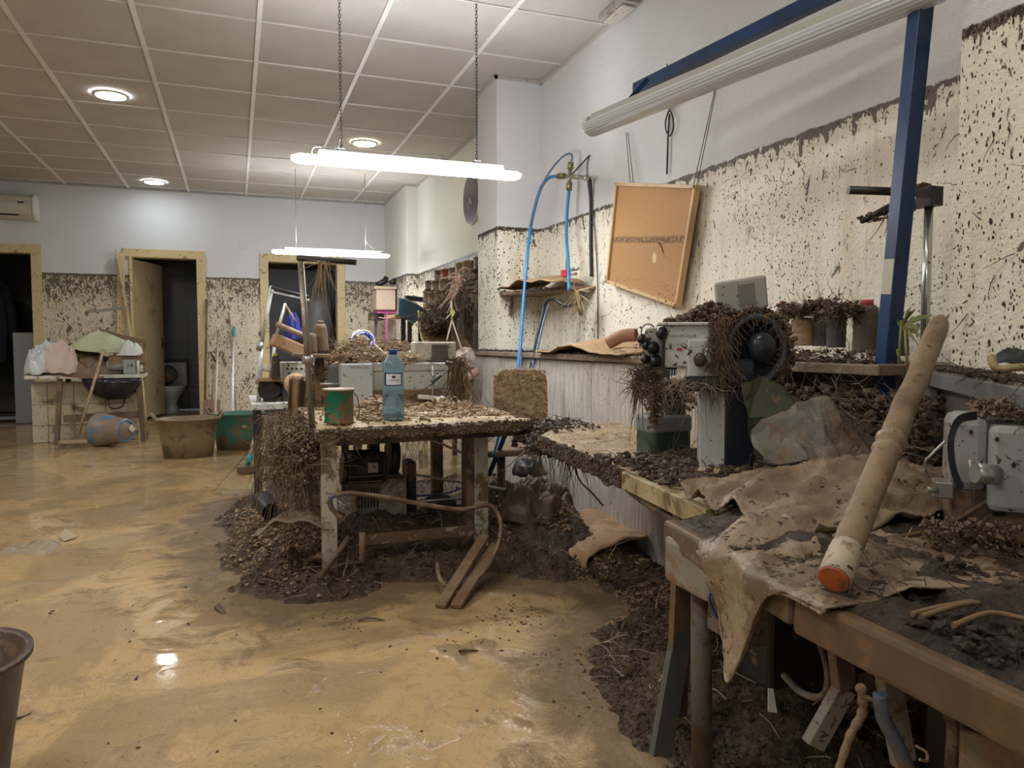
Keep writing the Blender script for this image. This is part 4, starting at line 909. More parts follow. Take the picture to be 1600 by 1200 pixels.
# sacking hanging below the reel and root curtain left of the bench
b = B()
c_ = (0.329, 4.15, 0.776)
def drape(u, v):
    x = c_[0] - .06 + .17 * u + .05 * (v - .5) * math.sin(v * 3); z = .82 - .62 * v
    y = 4.12 + .03 * math.sin(u * 17 + v * 2) + .02 * noise.noise(Vector((u * 6, v * 4, 0))) - .03 * v
    return (x, y, z)
b.grid(drape, 40, 30)
tag(b.out('sacking', mat('brown_sacking', (.27, .18, .11), .7, mud=.4, ms=10, bmp=.6, bs=60), solid=.004), 'brown soaked cloth hanging in folds below the wooden reel', 'cloth')
b = B()
hang(b, 260, lambda: (U(.10, .32), U(3.15, 3.45), U(.50, .70)), .14, .42, .0022, .55)
hang(b, 26, lambda: (U(.16, .26), U(3.05, 3.2), U(.45, .6)), .35, .5, .0014, .10)
for i in range(200): b.straw((U(.12, .42), U(3.0, 3.4), U(.5, .72)), (U(-1, 1), U(-.7, .5), U(-.7, .6)), U(.06, .16), .002, .4, grav=.1)
for i in range(1300): b.clod((.24 + random.gauss(0, .05), 3.2 + random.gauss(0, .07), .66 - abs(random.gauss(0, .14))), U(.003, .011), .7, rnd=.5)
tag(b.out('root_curtain', mat('root_brown_mix', (.27, .20, .13), .75, c2=(.11, .075, .045), cs=30)), 'thick tangle of roots and mud hanging off the left end of the workbench', 'roots', kind='stuff')
b = B()
hang(b, 60, lambda: ((0.443, 4.1, 0.88)[0] + U(-.04, .05), U(4.0, 4.15), U(.80, .93)), .12, .28, .0030, .3)
for i in range(300): b.clod(((0.424, 4.1, 0.777)[0] + random.gauss(0, .035), 4.08 + random.gauss(0, .03), U(.67, .90)), U(.005, .016), .7, rnd=.5)
tag(b.out('root_bundle', mat('root_brown_mix2', (.34, .24, .15), .75, c2=(.14, .095, .055), cs=30)), 'roots and pale mud clinging to the white sewing machine right of the pole', 'roots', kind='stuff')

# ================================================================ FAR RIGHT CORNER
T = thing('pink_stand', 'pink metal stand in the corner by the back wall', 'stand', (1.798, 9.6, 0.129))
M_PNK = mat('pink_metal', (.52, .12, .33), .4, mud=.15, speck=.3)
b = B(); boxpq(b, (1.728, 9.6, 1.419), (2.044, 9.6, 1.374), .35); b.out('top_frame', M_PNK, T, world=True)
b = B(); b.beam((1.843, 9.6, 1.388), (1.831, 9.6, 0.128), .03, .03, (0, 1, 0)); b.out('leg', M_PNK, T, world=True)
b = B(); b.beam((1.756, 9.9, 1.381), (1.751, 9.9, 0.105), .03, .03, (0, 1, 0)); b.out('leg', mat('violet_leg', (.16, .10, .16), .5, mud=.3), T, world=True)
b = B(); b.beam((2.056, 9.9, 1.385), (2.045, 9.9, 0.095), .03, .03, (0, 1, 0)); b.out('leg', M_PNK, T, world=True)
b = B(); b.cyl((1.743, 9.6, 1.321), (1.993, 9.6, 1.291), .007, 8); b.out('rod', mat('rod_pale', (.5, .48, .42), .4), T, world=True)
b = B(); boxpq(b, (1.671, 9.75, 1.391), (1.838, 9.75, 1.293), .25); b.out('side_tray', mat('tray_dark', (.06, .05, .045), .5, mud=.4), T, world=True)
T = thing('peach_box', 'pale peach cardboard box on the pink stand', 'box', (1.847, 9.62, 1.422))
b = B(); boxpq(b, (1.705, 9.55, 1.685), (1.95, 9.55, 1.42), .32); b.out('carton', mat('peach_card', (.60, .46, .37), .6, speck=.3), T, world=True, bevel=.004)
b = B(); boxpq(b, (1.676, 9.52, 1.715), (1.963, 9.52, 1.681), .36); b.out('lid', mat('peach_lid', (.48, .38, .27), .6, mud=.2), T, world=True)
b = B(); M_SHOE = mat('shoe_black', (.012, .012, .014), .4)
c_ = (1.806, 9.65, 1.736)
b.tube([(c_[0] - .09, c_[1], c_[2] + .02), (c_[0] - .03, c_[1], c_[2] + .025), (c_[0] + .03, c_[1], c_[2] + .06), (c_[0] + .05, c_[1], c_[2] + .11)], [.02, .035, .04, .03], 10); tag(b.out('black_shoe', M_SHOE), 'black shoe lying on the peach box, heel up', 'shoe')
b = B(); b.tube([(c_[0] + .09, c_[1], c_[2] + .03), (c_[0] + .15, c_[1], c_[2] + .06), (c_[0] + .24, c_[1] + .05, c_[2] + .06), (c_[0] + .28, c_[1] + .08, c_[2] + .03)], [.02, .04, .045, .03], 10); tag(b.out('black_bag', M_SHOE), 'black pouch at the right end of the peach box lid', 'pouch')
T = thing('dark_stool', 'stool with black legs near the far wall, blue basin over it', 'stool', (1.849, 8.3, 0.529))
for c_, e_ in (((1.76, 8.2, 1.27), (1.751, 8.2, 0.249)), ((1.98, 8.3, 1.254), (1.972, 8.3, 0.233)), ((1.944, 8.7, 1.287), (1.936, 8.7, 0.354))): b = B(); b.beam(c_, e_, .045, .045, (0, 1, 0)); b.out('leg', mat('stool_black', (.02, .02, .02), .4), T, world=True)
b = B(); boxpq(b, (1.667, 8.2, 1.311), (1.993, 8.2, 1.273), .5); b.out('seat', M_CARD, T, world=True, bevel=.005)
T = thing('blue_basin', 'tilted dark blue basin with a pale rim on the black-legged stool', 'basin', (1.846, 8.1, 1.296))
b = B(); b.lathe([(0, -.16), (.10, -.155), (.17, 0), (.185, .004), (.17, .012), (.09, -.14), (0, -.145)], (0, 0, .10), 28, M=Matrix.Rotation(.5, 3, 'Y')); b.out('bowl', mat('basin_blue', (.02, .10, .18), .3, mud=.2), T)
b = B(); b.lathe([(0, .01), (.17, .012), (.17, .02), (0, .05)], (0, 0, .10), 28, M=Matrix.Rotation(.5, 3, 'Y')); b.out('contents', mat('pale_mudcake', (.42, .36, .27), .7, mud=.4), T)
b = B(); b.obox((.06, 0, .18), (.3, .12, .05), (0, .1, 0)); b.out('dark_cloth', M_BLACK, T, bevel=.01)

SX = 1.80
SU = thing('shelf_unit', 'collapsed mud-filled rack on the far wall left of the pillar', 'shelf', (2.0, 6.5, 0))
M_SHB = mat('shelf_board_brown', (.22, .14, .08), .6, mud=.4)
M_SHD = mat('shelf_dark', (.055, .045, .038), .6, mud=.45)
b = B(); b.beam((1.93, 5.70, 1.37), (1.93, 6.9, 1.30), .28, .03); b.out('shelf_board', M_SHB, SU, world=True)
b = B(); b.beam((1.93, 6.2, 1.45), (1.93, 7.45, 1.18), .28, .03); b.out('shelf_board', M_SHD, SU, world=True)
b = B(); b.beam((1.93, 5.70, .76), (1.93, 7.4, .76), .28, .03); b.out('shelf_board', M_SHD, SU, world=True)
for y in (5.72, 6.35, 7.42): b = B(); b.box(1.80, 1.835, y - .02, y + .02, 0, 1.33); b.out('post', M_SHD, SU, world=True)
b = B(); b.box(2.08, 2.115, 5.65, 6.6, 0, 1.35); b.out('back_panel', mat('mouldy_panel', (.04, .045, .04), .6, c2=(.14, .14, .12), cs=14), SU, world=True)
# muddy spools and blocks stacked on it: one by one
M_BLK1 = mat('block_mud', (.14, .105, .065), .7, mud=.5, ms=16, bmp=.6, bs=80); M_BLK2 = mat('block_ochre', (.26, .19, .09), .7, mud=.5, ms=16, bmp=.6, bs=80)
M_BLKR = mat('block_red', (.22, .05, .035), .6, mud=.3, ms=16); M_BLK3 = mat('block_dark', (.07, .055, .04), .7, mud=.5, ms=16, bmp=.6, bs=80)
spec_ = []
for i, (px0, px1, py0, py1, mm) in enumerate(()): pass
rows = [ ((1.86, 7.344, 1.713), (1.86, 7.118, 1.6), M_BLK3), ((1.86, 7.091, 1.703), (1.86, 6.879, 1.588), M_BLKR), ((1.86, 6.831, 1.692), (1.86, 6.632, 1.574), M_BLK1), ((1.86, 6.608, 1.718), (1.86, 6.422, 1.558), M_BLK2), ((1.86, 6.399, 1.714), (1.86, 6.242, 1.56), M_BLK1), ((1.86, 6.033, 1.704), (1.86, 5.822, 1.599), M_BLK3), ((1.86, 6.203, 1.623), (1.86, 6.017, 1.532), M_BLK3),
    ((1.83, 7.604, 1.63), (1.83, 7.387, 1.536), M_BLK3), ((1.83, 7.358, 1.611), (1.83, 7.153, 1.515), M_BLK1), ((1.83, 7.126, 1.606), (1.83, 6.747, 1.494), M_BLK1), ((1.83, 6.723, 1.575), (1.83, 6.32, 1.46), M_BLK3), ((1.83, 6.298, 1.553), (1.83, 6.143, 1.464), M_BLK1),
    ((1.81, 7.637, 1.533), (1.81, 7.446, 1.345), M_BLK2), ((1.81, 7.414, 1.499), (1.81, 7.206, 1.373), M_BLK1), ((1.81, 7.177, 1.497), (1.81, 6.98, 1.368), M_BLK2), ((1.81, 6.953, 1.489), (1.81, 6.609, 1.368), M_BLK3), ((1.81, 6.585, 1.477), (1.81, 6.272, 1.384), M_BLK1)]
ordn = ['first', 'second', 'third', 'fourth', 'fifth', 'seventh', 'sixth', 'first', 'second', 'third', 'fourth', 'fifth', 'first', 'second', 'third', 'fourth', 'fifth']
for i, (p, q, mm) in enumerate(rows):
    w_ = abs(p[1] - q[1]); h_ = abs(p[2] - q[2]); rw = 'top' if i < 7 else 'middle' if i < 12 else 'lower'
    cl = {'block_red': 'dull red', 'block_ochre': 'ochre', 'block_dark': 'dark brown', 'block_mud': 'brown'}[mm.name.split('.')[0]]
    T = thing('thread_spool', '%s mud-crusted spool, %s from the left in the %s row of the collapsed rack' % (cl, ordn[i], rw), 'spool', (p[0] + .09, (p[1] + q[1]) / 2, min(p[2], q[2])), group='spools on the collapsed rack')
    b = B(); r = min(w_ * .5, .11)
    b.lathe([(0, 0), (r, 0), (r * 1.02, h_ * .08), (r * .92, h_ * .12), (r * .94, h_ * .5), (r * .9, h_ * .88), (r, h_ * .92), (r * .96, h_), (0, h_)], n=14, sy=1)
    b.v = [(x * .8, y, z) for x, y, z in b.v]; b.out('thread', mm, T)
    b = B(); b.lathe([(0, h_), (r * .3, h_ * 1.0), (r * .3, h_ * 1.05), (0, h_ * 1.05)], n=8); b.out('core', M_BLK3, T)
b = B()
for i in range(1500):
    y = U(5.7, 7.4); z = 1.40 - (y - 5.7) * .12 + random.gauss(0, .05); b.clod((U(1.76, 1.86), y, z), U(.012, .035), .7, rnd=.5)
for i in range(260):
    y = U(5.7, 7.3); b.straw((1.77, y, 1.45 - (y - 5.7) * .12), (U(-.6, .2), U(-1, 1), U(-1, .4)), U(.1, .3), .0035, .4, grav=.1)
hang(b, 60, lambda: (1.77, U(5.7, 6.2), U(1.36, 1.5)), .15, .4, .004, .2)
b.out('rack_mud', heap_mat('rack_mud', (.10, .075, .05), (.20, .15, .10), (.3, .24, .16), .5, 40, .7), SU, world=True, kind='stuff')
b = B()
for i in range(30):
    y0_ = U(5.85, 6.1); b.straw((1.74, y0_, 1.52 + U(-.04, .05)), (U(-.3, .1), U(-.6, .6), U(-1, .2)), U(.15, .35), .010, .4, 5, 5, grav=.15)
tag(b.out('torn_plastic', mat('orange_scrap', (.50, .26, .16), .6, c2=(.6, .5, .4), cs=20)), 'orange and white torn plastic hanging from the collapsed rack next to the pillar', 'plastic', kind='stuff')
# bent brown sheet
b = B(); e0 = [(1.78, 7.489, 1.32), (1.76, 7.249, 1.032), (1.75, 6.532, 0.751), (1.74, 5.621, 0.61)]; e1 = [(1.95, 8.023, 1.344), (1.9, 7.131, 1.22), (1.88, 6.396, 1.086), (1.86, 5.811, 0.869)]
ca, cb = curve(e0, 8), curve(e1, 8)
def sheet(u, v):
    i = min(int(u * 24), 24); a_, c_ = Vector(ca[i]), Vector(cb[i]); p = a_.lerp(c_, v); p.x += -.10 * math.sin(v * PI) * 0 + .16 * math.sin(v * PI); p.z -= .06 * math.sin(v * PI); return tuple(p)
b.grid(sheet, 24, 12); tag(b.out('bent_sheet', mat('bent_card', (.24, .15, .075), .5, mud=.3, ms=4, c2=(.30, .19, .09)), solid=.012), 'large bent brown sheet with a yellowish edge slumped below the collapsed rack', 'sheet')
b = B(); b.tube([tuple(Vector(q) + Vector((-.01, 0, 0))) for q in ca], .014, 8); tag(b.out('yellow_edging', mat('yellow_edge', (.45, .38, .10), .5, mud=.2)), 'yellow edging strip along the bent brown sheet', 'strip')
b = B(); boxpq(b, (1.963, 7.9, 1.353), (2.062, 7.9, 1.244), .12); tag(b.out('blue_crate', mat('crate_blue', (.02, .15, .35), .4), bevel=.008), 'bright blue box end behind the bent brown sheet', 'box')
T = thing('carton', 'muddy carton with white scuffs wedged right of the control box', 'carton', (1.557, 5.2, 0.884))
b = B(); b.obox((0, 0, 0), (.14, .12, .11), (.1, -.5, .2)); b.out('carton', mat('scuffed_carton', (.22, .16, .12), .5, c2=(.55, .5, .45), cs=25), T, bevel=.006)
b = B(); b.obox((.02, .02, -.13), (.19, .14, .06), (.1, -.5, .2)); b.out('lower_carton', mat('pinkish_card', (.34, .21, .15), .6, mud=.2), T, bevel=.02)
T = thing('curved_shell', 'brown curved shell lying among debris left of the pink leg', 'shell', (1.222, 6.5, 0.86))
b = B(); b.grid(lambda u, v: (-.30 + .62 * u, .2 * v - .1, .17 * math.sin(u * PI) ** .7 * (1 - .2 * v) - .05 + .02 * noise.noise(Vector((u * 4, v * 4, 2)))), 20, 8); b.out('shell', mat('shell_brown', (.17, .115, .07), .5, mud=.4), T, solid=.03)
b = B(); b.obox((-.17, -.02, .10), (.13, .1, .12), (0, .6, 0)); b.out('flap', M_SHB, T, bevel=.01)
b = B(); b.obox((0, 0, -.35), (.7, .5, .5), (0, 0, 0)); b.out('support_block', M_SHD, T, bevel=.02)
T = thing('wire_coil', 'coil of blue and white wire in the debris above the long sewing machine', 'wire', (0.732, 4.6, 1.008))
for k, mm in ((0, mat('wire_blue', (.03, .05, .35), .4)), (1, mat('wire_white', (.6, .6, .6), .4))):
    b = B()
    for j in range(5):
        a0 = U(0, 6); rr_ = U(.05, .075); tl = U(-.5, .5); b.tube([(rr_ * math.cos(a0 + t * .55), .03 * math.sin(t + j) , rr_ * math.sin(a0 + t * .55) + .01 * j * tl) for t in range(12)], .004, 5)
    b.out('wire', mm, T)
b = B(); b.obox((0, 0, -.12), (.3, .2, .1), (0, 0, 0)); b.out('debris_block', M_SPM, T, bevel=.02)
pole('white_stick', 'white stick slanting down left of the bottle cap', 'stick', (0.813, 4.9, 1.025), (0.848, 4.55, 0.945), .006, mat('stick_white', (.6, .56, .48), .5))
b = B(); b.tube(curve([(1.067, 4.9, 0.902), (1.122, 4.95, 0.931), (1.187, 5, 0.956)]), [.024 - .0003 * i for i in range(17)], 8); tag(b.out('pale_tube', mat('pale_tube', (.50, .48, .40), .5, mud=.3)), 'pale bent tube lying left of the control box', 'tube')
b = B(); b.box(.75, 1.22, 4.5, 6.0, .6, .935); o = b.out('covered_bench', M_SHD, bevel=.02); tag(o, 'dark bench buried in debris behind the long sewing machine', 'bench')
c_ = (1.053, 5.6, 0.937)
b = B()
for i in range(700): b.clod((U((0.731, 5.5, 0.954)[0], (1.35, 5.5, 0.952)[0]), U(5.45, 6.0), c_[2] + abs(random.gauss(0, .03))), U(.008, .028), .5, rnd=.5)
for i in range(160): b.straw((U((0.731, 5.5, 0.954)[0], (1.35, 5.5, 0.952)[0]), U(5.4, 5.9), c_[2] + .02), (U(-1, 1), U(-1, 1), U(-.2, .5)), U(.08, .22), .003, .4, grav=.12)
tag(b.out('debris_layer', mat('straw_litter', (.42, .30, .17))), 'debris spread over the dark bench at the back', 'debris', kind='stuff')
# brown stains and the yellow leaf string on the rack post
T = thing('hanging_twigs', 'forked pale twigs hanging on the rack post with a yellow leaf', 'twigs', (1.499, 5.35, 1.261))
b = B(); b.cyl((1.495, 5.3, 1.305), (1.5, 5.3, 1.165), .008, 6); b.cyl((1.5, 5.3, 1.165), (1.432, 5.2, 1.014), .006, 6); b.cyl((1.5, 5.3, 1.165), (1.547, 5.2, 0.94), .006, 6); b.cyl((1.5, 5.3, 1.221), (1.456, 5.3, 1.173), .005, 6); b.out('twig', mat('twig_pale', (.5, .42, .32), .7), T, world=True)
b = B(); q0, q1 = Vector((1.494, 5.28, 1.257)), Vector((1.499, 5.28, 1.183)); b.add([q0, q0.lerp(q1, .5) + Vector((.025, 0, 0)), q1, q0.lerp(q1, .5) - Vector((.02, 0, 0))], [(0, 1, 2, 3)]); b.out('leaf', mat('leaf_yellow', (.35, .38, .08), .6), T, world=True, solid=.002)

# ================================================================ MUD BANKS
BL = [(.60, 3.42, .26, .24, .22), (1.0, 3.38, .25, .22, .20), (1.38, 3.35, .20, .35, .25), (1.55, 2.9, .15, .30, .09), (.80, 3.10, .5, .10, .07),
      (.18, 3.62, .17, .45, .15), (.12, 4.35, .15, .35, .12), (.38, 3.05, .16, .12, .07), (.8, 4.3, .5, .5, .12), (1.45, 4.3, .3, .6, .16),
      (1.30, 1.98, .16, .22, .16), (1.12, 1.70, .13, .20, .14), (1.25, 1.45, .2, .25, .20), (1.06, 1.28, .10, .14, .09), (1.45, 1.0, .3, .4, .16), (1.15, .80, .16, .3, .09), (1.6, 2.2, .15, .4, .12)]
def bank_z(x, y):
    s = 0
    for bx, by, sx, sy, h in BL:
        e = ((x - bx) / sx) ** 2 + ((y - by) / sy) ** 2
        if e < 5: s = max(s, h * math.exp(-e * .8)) + .25 * min(s, h * math.exp(-e * .8))
    k = min(1, s / .06)
    n = noise.ridged_multi_fractal(Vector((x * 7, y * 7, 1.3)), .8, 2.2, 6, 1., 2.) - 1.
    big = noise.ridged_multi_fractal(Vector((x * 3.1, y * 3.1, 7.7)), .8, 2.2, 4, 1., 2.) - 1.
    return s - .026 + k * (n * .028 + big * .030 + fn3(x, y, 5, 4, 26, 2) * .016 + fn3(x, y, 0, 3, 3.2, 7) * .05)
at_ = floor.data.attributes.new('silt', 'FLOAT', 'POINT'); sv = []
for v in floor.data.vertices:
    x, y = v.co.x, v.co.y; s = 0
    if -.9 < x and y < 5.8:
        for bx, by, sx, sy, h in BL:
            e = ((x - bx) / (sx + .10)) ** 2 + ((y - by) / (sy + .12)) ** 2
            if e < 9: s = max(s, min(1.3, h * 9 + .3) * math.exp(-e * .40))
    sv.append(min(1.2, s))
at_.data.foreach_set('value', sv)
b = B(); X0, X1, Y0, Y1 = -.22, 1.715, .35, 5.2; nx, ny = 230, 520; idx = {}
for j in range(ny + 1):
    for i in range(nx + 1):
        x = X0 + (X1 - X0) * i / nx; y = Y0 + (Y1 - Y0) * j / ny; z = bank_z(x, y)
        if z > -.012: idx[i, j] = len(b.v); b.v.append((x, y, z))
for j in range(ny):
    for i in range(nx):
        q = [idx.get(k) for k in ((i, j), (i + 1, j), (i + 1, j + 1), (i, j + 1))]
        if None not in q: b.f.append(tuple(q)); b.sm.append(True)
tag(b.out('mud_bank', M_DARKMUD), 'dark clumpy mud banked up under and around the benches', 'mud', kind='stuff')
b = B()
for i in range(26000):
    x, y = U(X0, X1), U(.6, 5.0) if i % 3 else U(1.1, 3.3); z = bank_z(x, y)
    if z < .0 or (z < .012 and R() > .25): continue
    if fn3(x, y, 3, 3, 5, 1) < -.15: continue
    b.clod((x, y, z + .001), U(.003, .011) * (2 if R() < .03 else 1), .65, rnd=.5)
for i in range(9000):
    x, y = U(.9, 1.6), U(1.05, 2.3); z = bank_z(x, y)
    if z > .004: b.clod((x, y, z + .001), U(.002, .008) * (2 if R() < .04 else 1), .65, rnd=.5)
tag(b.out('mud_clods', M_DARKMUD), 'broken clods of dark mud lying over the banks', 'mud', kind='stuff')
b = B()
for i in range(4200):
    x, y = U(1.15, 1.66), U(2.2, 3.4); z = bank_z(x, y)
    if z < -.005 or fn3(x, y, 8, 3, 3, 1) < -.05: continue
    b.clod((x, y, z + .004), U(.003, .013), .5, rnd=.5)
for i in range(3500):
    x, y = random.gauss(.18, .12), random.gauss(3.75, .35); z = bank_z(x, y)
    if z < .01: continue
    b.clod((x, y, z + .004), U(.003, .012), .5, rnd=.5)
tag(b.out('pale_clods', heap_mat('orange_clods', (.27, .165, .085), (.46, .31, .18), (.14, .09, .05), .4, 50, .7)), 'pale reddish clods and leaf scraps lying on top of the dark banks', 'mud', kind='stuff')
b = B()
for i in range(1300):
    x, y = U(X0, X1), U(1.1, 4.6); z = bank_z(x, y)
    if z > .01: b.straw((x, y, z + .004), (U(-1, 1), U(-1, 1), U(-.2, .5)), U(.04, .16), .0022, .4, grav=.12)
tag(b.out('mud_twigs', M_ROOT), 'thin twigs and straw scattered over the mud banks', 'twigs', kind='stuff')
b = B()
for i in range(170):
    x, y = U(-1.5, 1.1), U(1.2, 5) if i % 2 else U(1.2, 2.9)
    if bank_z(x, y) < .0: b.clod((x, y, floor_z(x, y) + .001), U(.003, .010) * (.4 + .2 * y), .45, rnd=.5)
for c_, n_ in (((.90, 2.55), 60), ((1.02, 2.45), 50), ((.75, 2.35), 30), ((1.0, 2.1), 60), ((.35, 2.7), 40), ((-.1, 3.1), 20), ((1.0, 1.8), 60)):
    for i in range(n_): x = random.gauss(c_[0], .09); y = random.gauss(c_[1], .06); b.clod((x, y, floor_z(x, y) + .0), U(.0015, .007), .5, rnd=.5)
tag(b.out('floor_crumbs', M_DARKMUD), 'small dark crumbs of mud scattered on the wet floor', 'mud', kind='stuff')

# single pieces lying on the wet floor
def lump(name, label, cat, p, length, r, d, m, seg=4):
    b = B(); b.straw(p, d, length, r, .35, seg, 6); return tag(b.out(name, m), label, cat)
lump('bark_piece', 'dark twisted piece of bark alone in the water, front of the mud bank', 'bark', (-0.08, 2.946, 0.012), .10, .014, (.5, -.8, .02), M_ROOTD)
lump('stick', 'short brown stick lying in the middle of the foreground floor', 'stick', (0.655, 2.241, 0.012), .10, .006, (1, .25, 0), mat('reddish_stick', (.17, .09, .05), .4), 5)
lump('stick', 'dark wet stick poking out of the mud toward the floor, left of the bench leg', 'stick', (1.173, 2.16, 0.02), .16, .007, (1, .12, .05), M_ROOTD, 5)
lump('stick', 'thin dark stick in front of the workbench mud, partly sunken', 'stick', (0.396, 2.643, 0.008), .15, .006, (.9, -.45, 0), M_ROOTD, 5)
lump('stick', 'tiny dark twig on the floor beside the cut-off bucket', 'stick', (-0.563, 2.256, 0.006), .05, .004, (.8, .5, .05), M_ROOTD)
T = B(); q = [(-0.863, 4.325, 0.01), (-0.848, 4.403, 0.03), (-0.769, 4.283, 0.012), (-0.822, 4.229, 0.004)]
T.add(q, [(0, 1, 2, 3)]); tag(T.out('paper_scrap', mat('paper_wet', (.40, .32, .22), .4), solid=.003), 'pale folded paper scrap in the water at left', 'paper')
T = B(); q = [(-0.005, 3.813, 0.004), (0.01, 3.795, 0.02), (0.036, 3.767, 0.006), (0.012, 3.74, 0.003)]
T.add(q, [(0, 1, 2, 3)]); tag(T.out('paper_scrap', mat('paper_white', (.65, .62, .55), .4), solid=.002), 'tiny white scrap floating just left of the mud bank', 'paper')
b = B(); b.grid(lambda u, v: (lambda p: (p[0] + .30 * (u - .5), p[1] + .28 * (v - .5), max(-.002, .012 + .02 * noise.noise(Vector((u * 7, v * 7, 3))) - .03 * (abs(u - .5) ** 2 + abs(v - .5) ** 2) * 2)))((-0.941, 4.165, 0)), 26, 20)
tag(b.out('plastic_film', mat('wet_film', (.40, .33, .24), .12, alpha=.7)), 'crumpled plastic film lying flat in the water at the left edge', 'plastic')

# wreckage in the bank under the workbench
M_HOSE = mat('muddy_hose', (.26, .195, .125), .5, mud=.5, speck=.5, c2=(.17, .125, .08), cs=30, mudc=(.12, .08, .05))
b = B(); pts = [(0.376, 2.93, 0.312), (0.337, 2.92, 0.363), (0.338, 2.91, 0.405), (0.403, 2.9, 0.415), (0.54, 2.9, 0.39), (0.694, 2.9, 0.35), (0.861, 2.92, 0.311), (0.99, 2.93, 0.315), (1.027, 2.9, 0.251), (1.001, 2.85, 0.171), (0.932, 2.8, 0.091), (0.847, 2.77, 0.048), (0.779, 2.77, 0.04), (0.74, 2.8, 0.069), (0.754, 2.9, 0.103)]
b.tube(curve(pts, 8), .0095, 10); tag(b.out('looped_hose', M_HOSE), 'muddy hose looping from under the workbench down over the planks', 'hose')
b = B(); b.tube(curve(pts[1:4], 8), .0102, 10); tag(b.out('blue_hose_end', mat('hose_greyblue', (.10, .13, .20), .4, mud=.3)), 'grey-blue clean bend of hose by the left workbench leg', 'hose')
for nm, p, q, lb in (('plank', (0.99, 3, 0.167), (0.703, 2.66, 0.01), 'muddy plank slanting down from the workbench mud, left one of two'), ('plank', (1.042, 3, 0.129), (0.757, 2.64, 0.01), 'muddy plank slanting down from the workbench mud, right one of two')):
    b = B(); b.beam(p, q, .045, .018); tag(b.out(nm, mat('plank_muddy', (.25, .18, .11), .5, mud=.5, streak=True), bevel=.003), lb, 'plank')
pole('broken_branch', 'thick dark branch leaning from the mud at the foot of the left workbench leg', 'branch', (0.288, 2.93, 0.08), (0.418, 3.02, 0.21), .012, M_ROOTD)
pole('spindle_rod', 'short muddy spindle poking down in the hollow beneath the workbench', 'rod', (0.472, 3.02, 0.226), (0.467, 3, 0.105), .013, M_SPM)
b = B(); b.tube(curve([(0.136, 3.429, 0.03), (0.184, 3.326, 0.02), (0.25, 3.308, 0.035), (0.299, 2.98, 0.159)]), .011, 10); tag(b.out('buried_hose', M_ROOTD), 'dark hose end surfacing at the left foot of the mud bank', 'hose')
b = B(); b.tube([(0.108, 3.7, 0.248), (0.145, 3.55, 0.222)], [.05, .045], 14, cap=False); b.tube([(0.109, 3.72, 0.244), (0.111, 3.7, 0.245)], .048, 14)
tag(b.out('black_pipe_end', M_BLACK), 'black hollow pipe mouth in the mud left of the workbench', 'pipe')
b = B(); b.grid(lambda u, v: (lambda p: (p[0] + .30 * (u - .5) + .1 * (v - .5), p[1] + .25 * (v - .5), p[2] + .05 * math.sin(u * PI) + .02 * noise.noise(Vector((u * 5, v * 5, 9)))))((0.241, 3.15, 0.247)), 20, 16)
tag(b.out('grey_sheet', mat('grey_wet_sheet', (.22, .17, .12), .25, mud=.4), solid=.004), 'wet greyish sheet over the mud at the left foot of the workbench', 'sheet')
# rods and cables behind the right leg
pole('white_rod', 'long pale rod crossing behind the right workbench leg', 'rod', (0.848, 3.75, 0.32), (1.304, 3.6, 0.236), .007, mat('rod_cream', (.62, .55, .42), .5))
pole('white_rod', 'thin pale rod slanting under the right end of the workbench', 'rod', (0.915, 3.7, 0.512), (1.089, 3.6, 0.432), .006, mat('rod_cream', (.62, .55, .42)))
pole('metal_strip', 'thin metal strip lying behind the workbench stretcher', 'strip', (0.731, 3.3, 0.276), (1.02, 3.3, 0.273), .006, M_STEEL)
b = B(); b.tube(curve([(0.784, 3.4, 0.279), (0.967, 3.5, 0.262), (1.113, 3.6, 0.282)]), .005, 6); tag(b.out('blue_cable', mat('cable_violet', (.03, .03, .25), .4)), 'blue cable on the mud behind the right workbench leg', 'cable')
b = B(); b.obox((0.914, 3.45, 0.229), (.14, .1, .05), (.1, 0, .2)); tag(b.out('brown_lump', M_MOT, bevel=.02), 'dark brown lump of debris behind the workbench stretcher', 'debris')
b = B(); hang(b, 90, lambda: (U(.75, 1.05), U(3.9, 4.05), .60), .12, .3, .0018, .5); tag(b.out('hanging_straw', M_ROOT), 'straw hanging from the back edge of the workbench, seen beneath it', 'straw', kind='stuff')

# bunched fabric, folded sheet with dark hollow, black lump
cloth('bunched_fabric', 'bunched muddy fabric on the bank right of the workbench', 'cloth', (1.354, 3.3, 0.132), .20, .16, .17, .15, mat('fabric_mud', (.12, .085, .055), .45, mud=.4, bmp=.7, bs=50), 4.9, fold=.45, freq=3)
cloth('dark_lump', 'blackish bundle peeking up under the end of the second bench', 'bundle', (1.433, 3.6, 0.305), .09, .08, .09, 0, M_MOT, 3.9, n=20, fold=.35)
FB = thing('folded_sheet', 'bent mud-covered sheet with a dark hollow under it, right of the fabric', 'sheet', (1.554, 3, -0.009))
bk = curve([(1.295, 3.05, 0.092), (1.418, 3.2, 0.149), (1.643, 3.35, 0.158), (1.798, 3.3, 0.127), (1.811, 3.1, 0.092)], 6)
fr = curve([(1.399, 2.85, -0.021), (1.408, 2.85, 0.06), (1.455, 2.84, 0.102), (1.58, 2.84, 0.133), (1.71, 2.86, 0.141)], 6)
b = B(); b.grid(lambda u, v: tuple(Vector(bk[min(24, int(u * 24))]).lerp(Vector(fr[min(24, int(u * 24))]), v) + Vector((0, 0, .012 * noise.noise(Vector((u * 6, v * 5, 1)))))), 24, 14)
b.out('sheet', mat('sheet_orange_mud', (.44, .28, .15), .35, mud=.45, ms=5, mudc=(.30, .19, .10), bmp=.4, bs=30), FB, world=True, solid=.012)
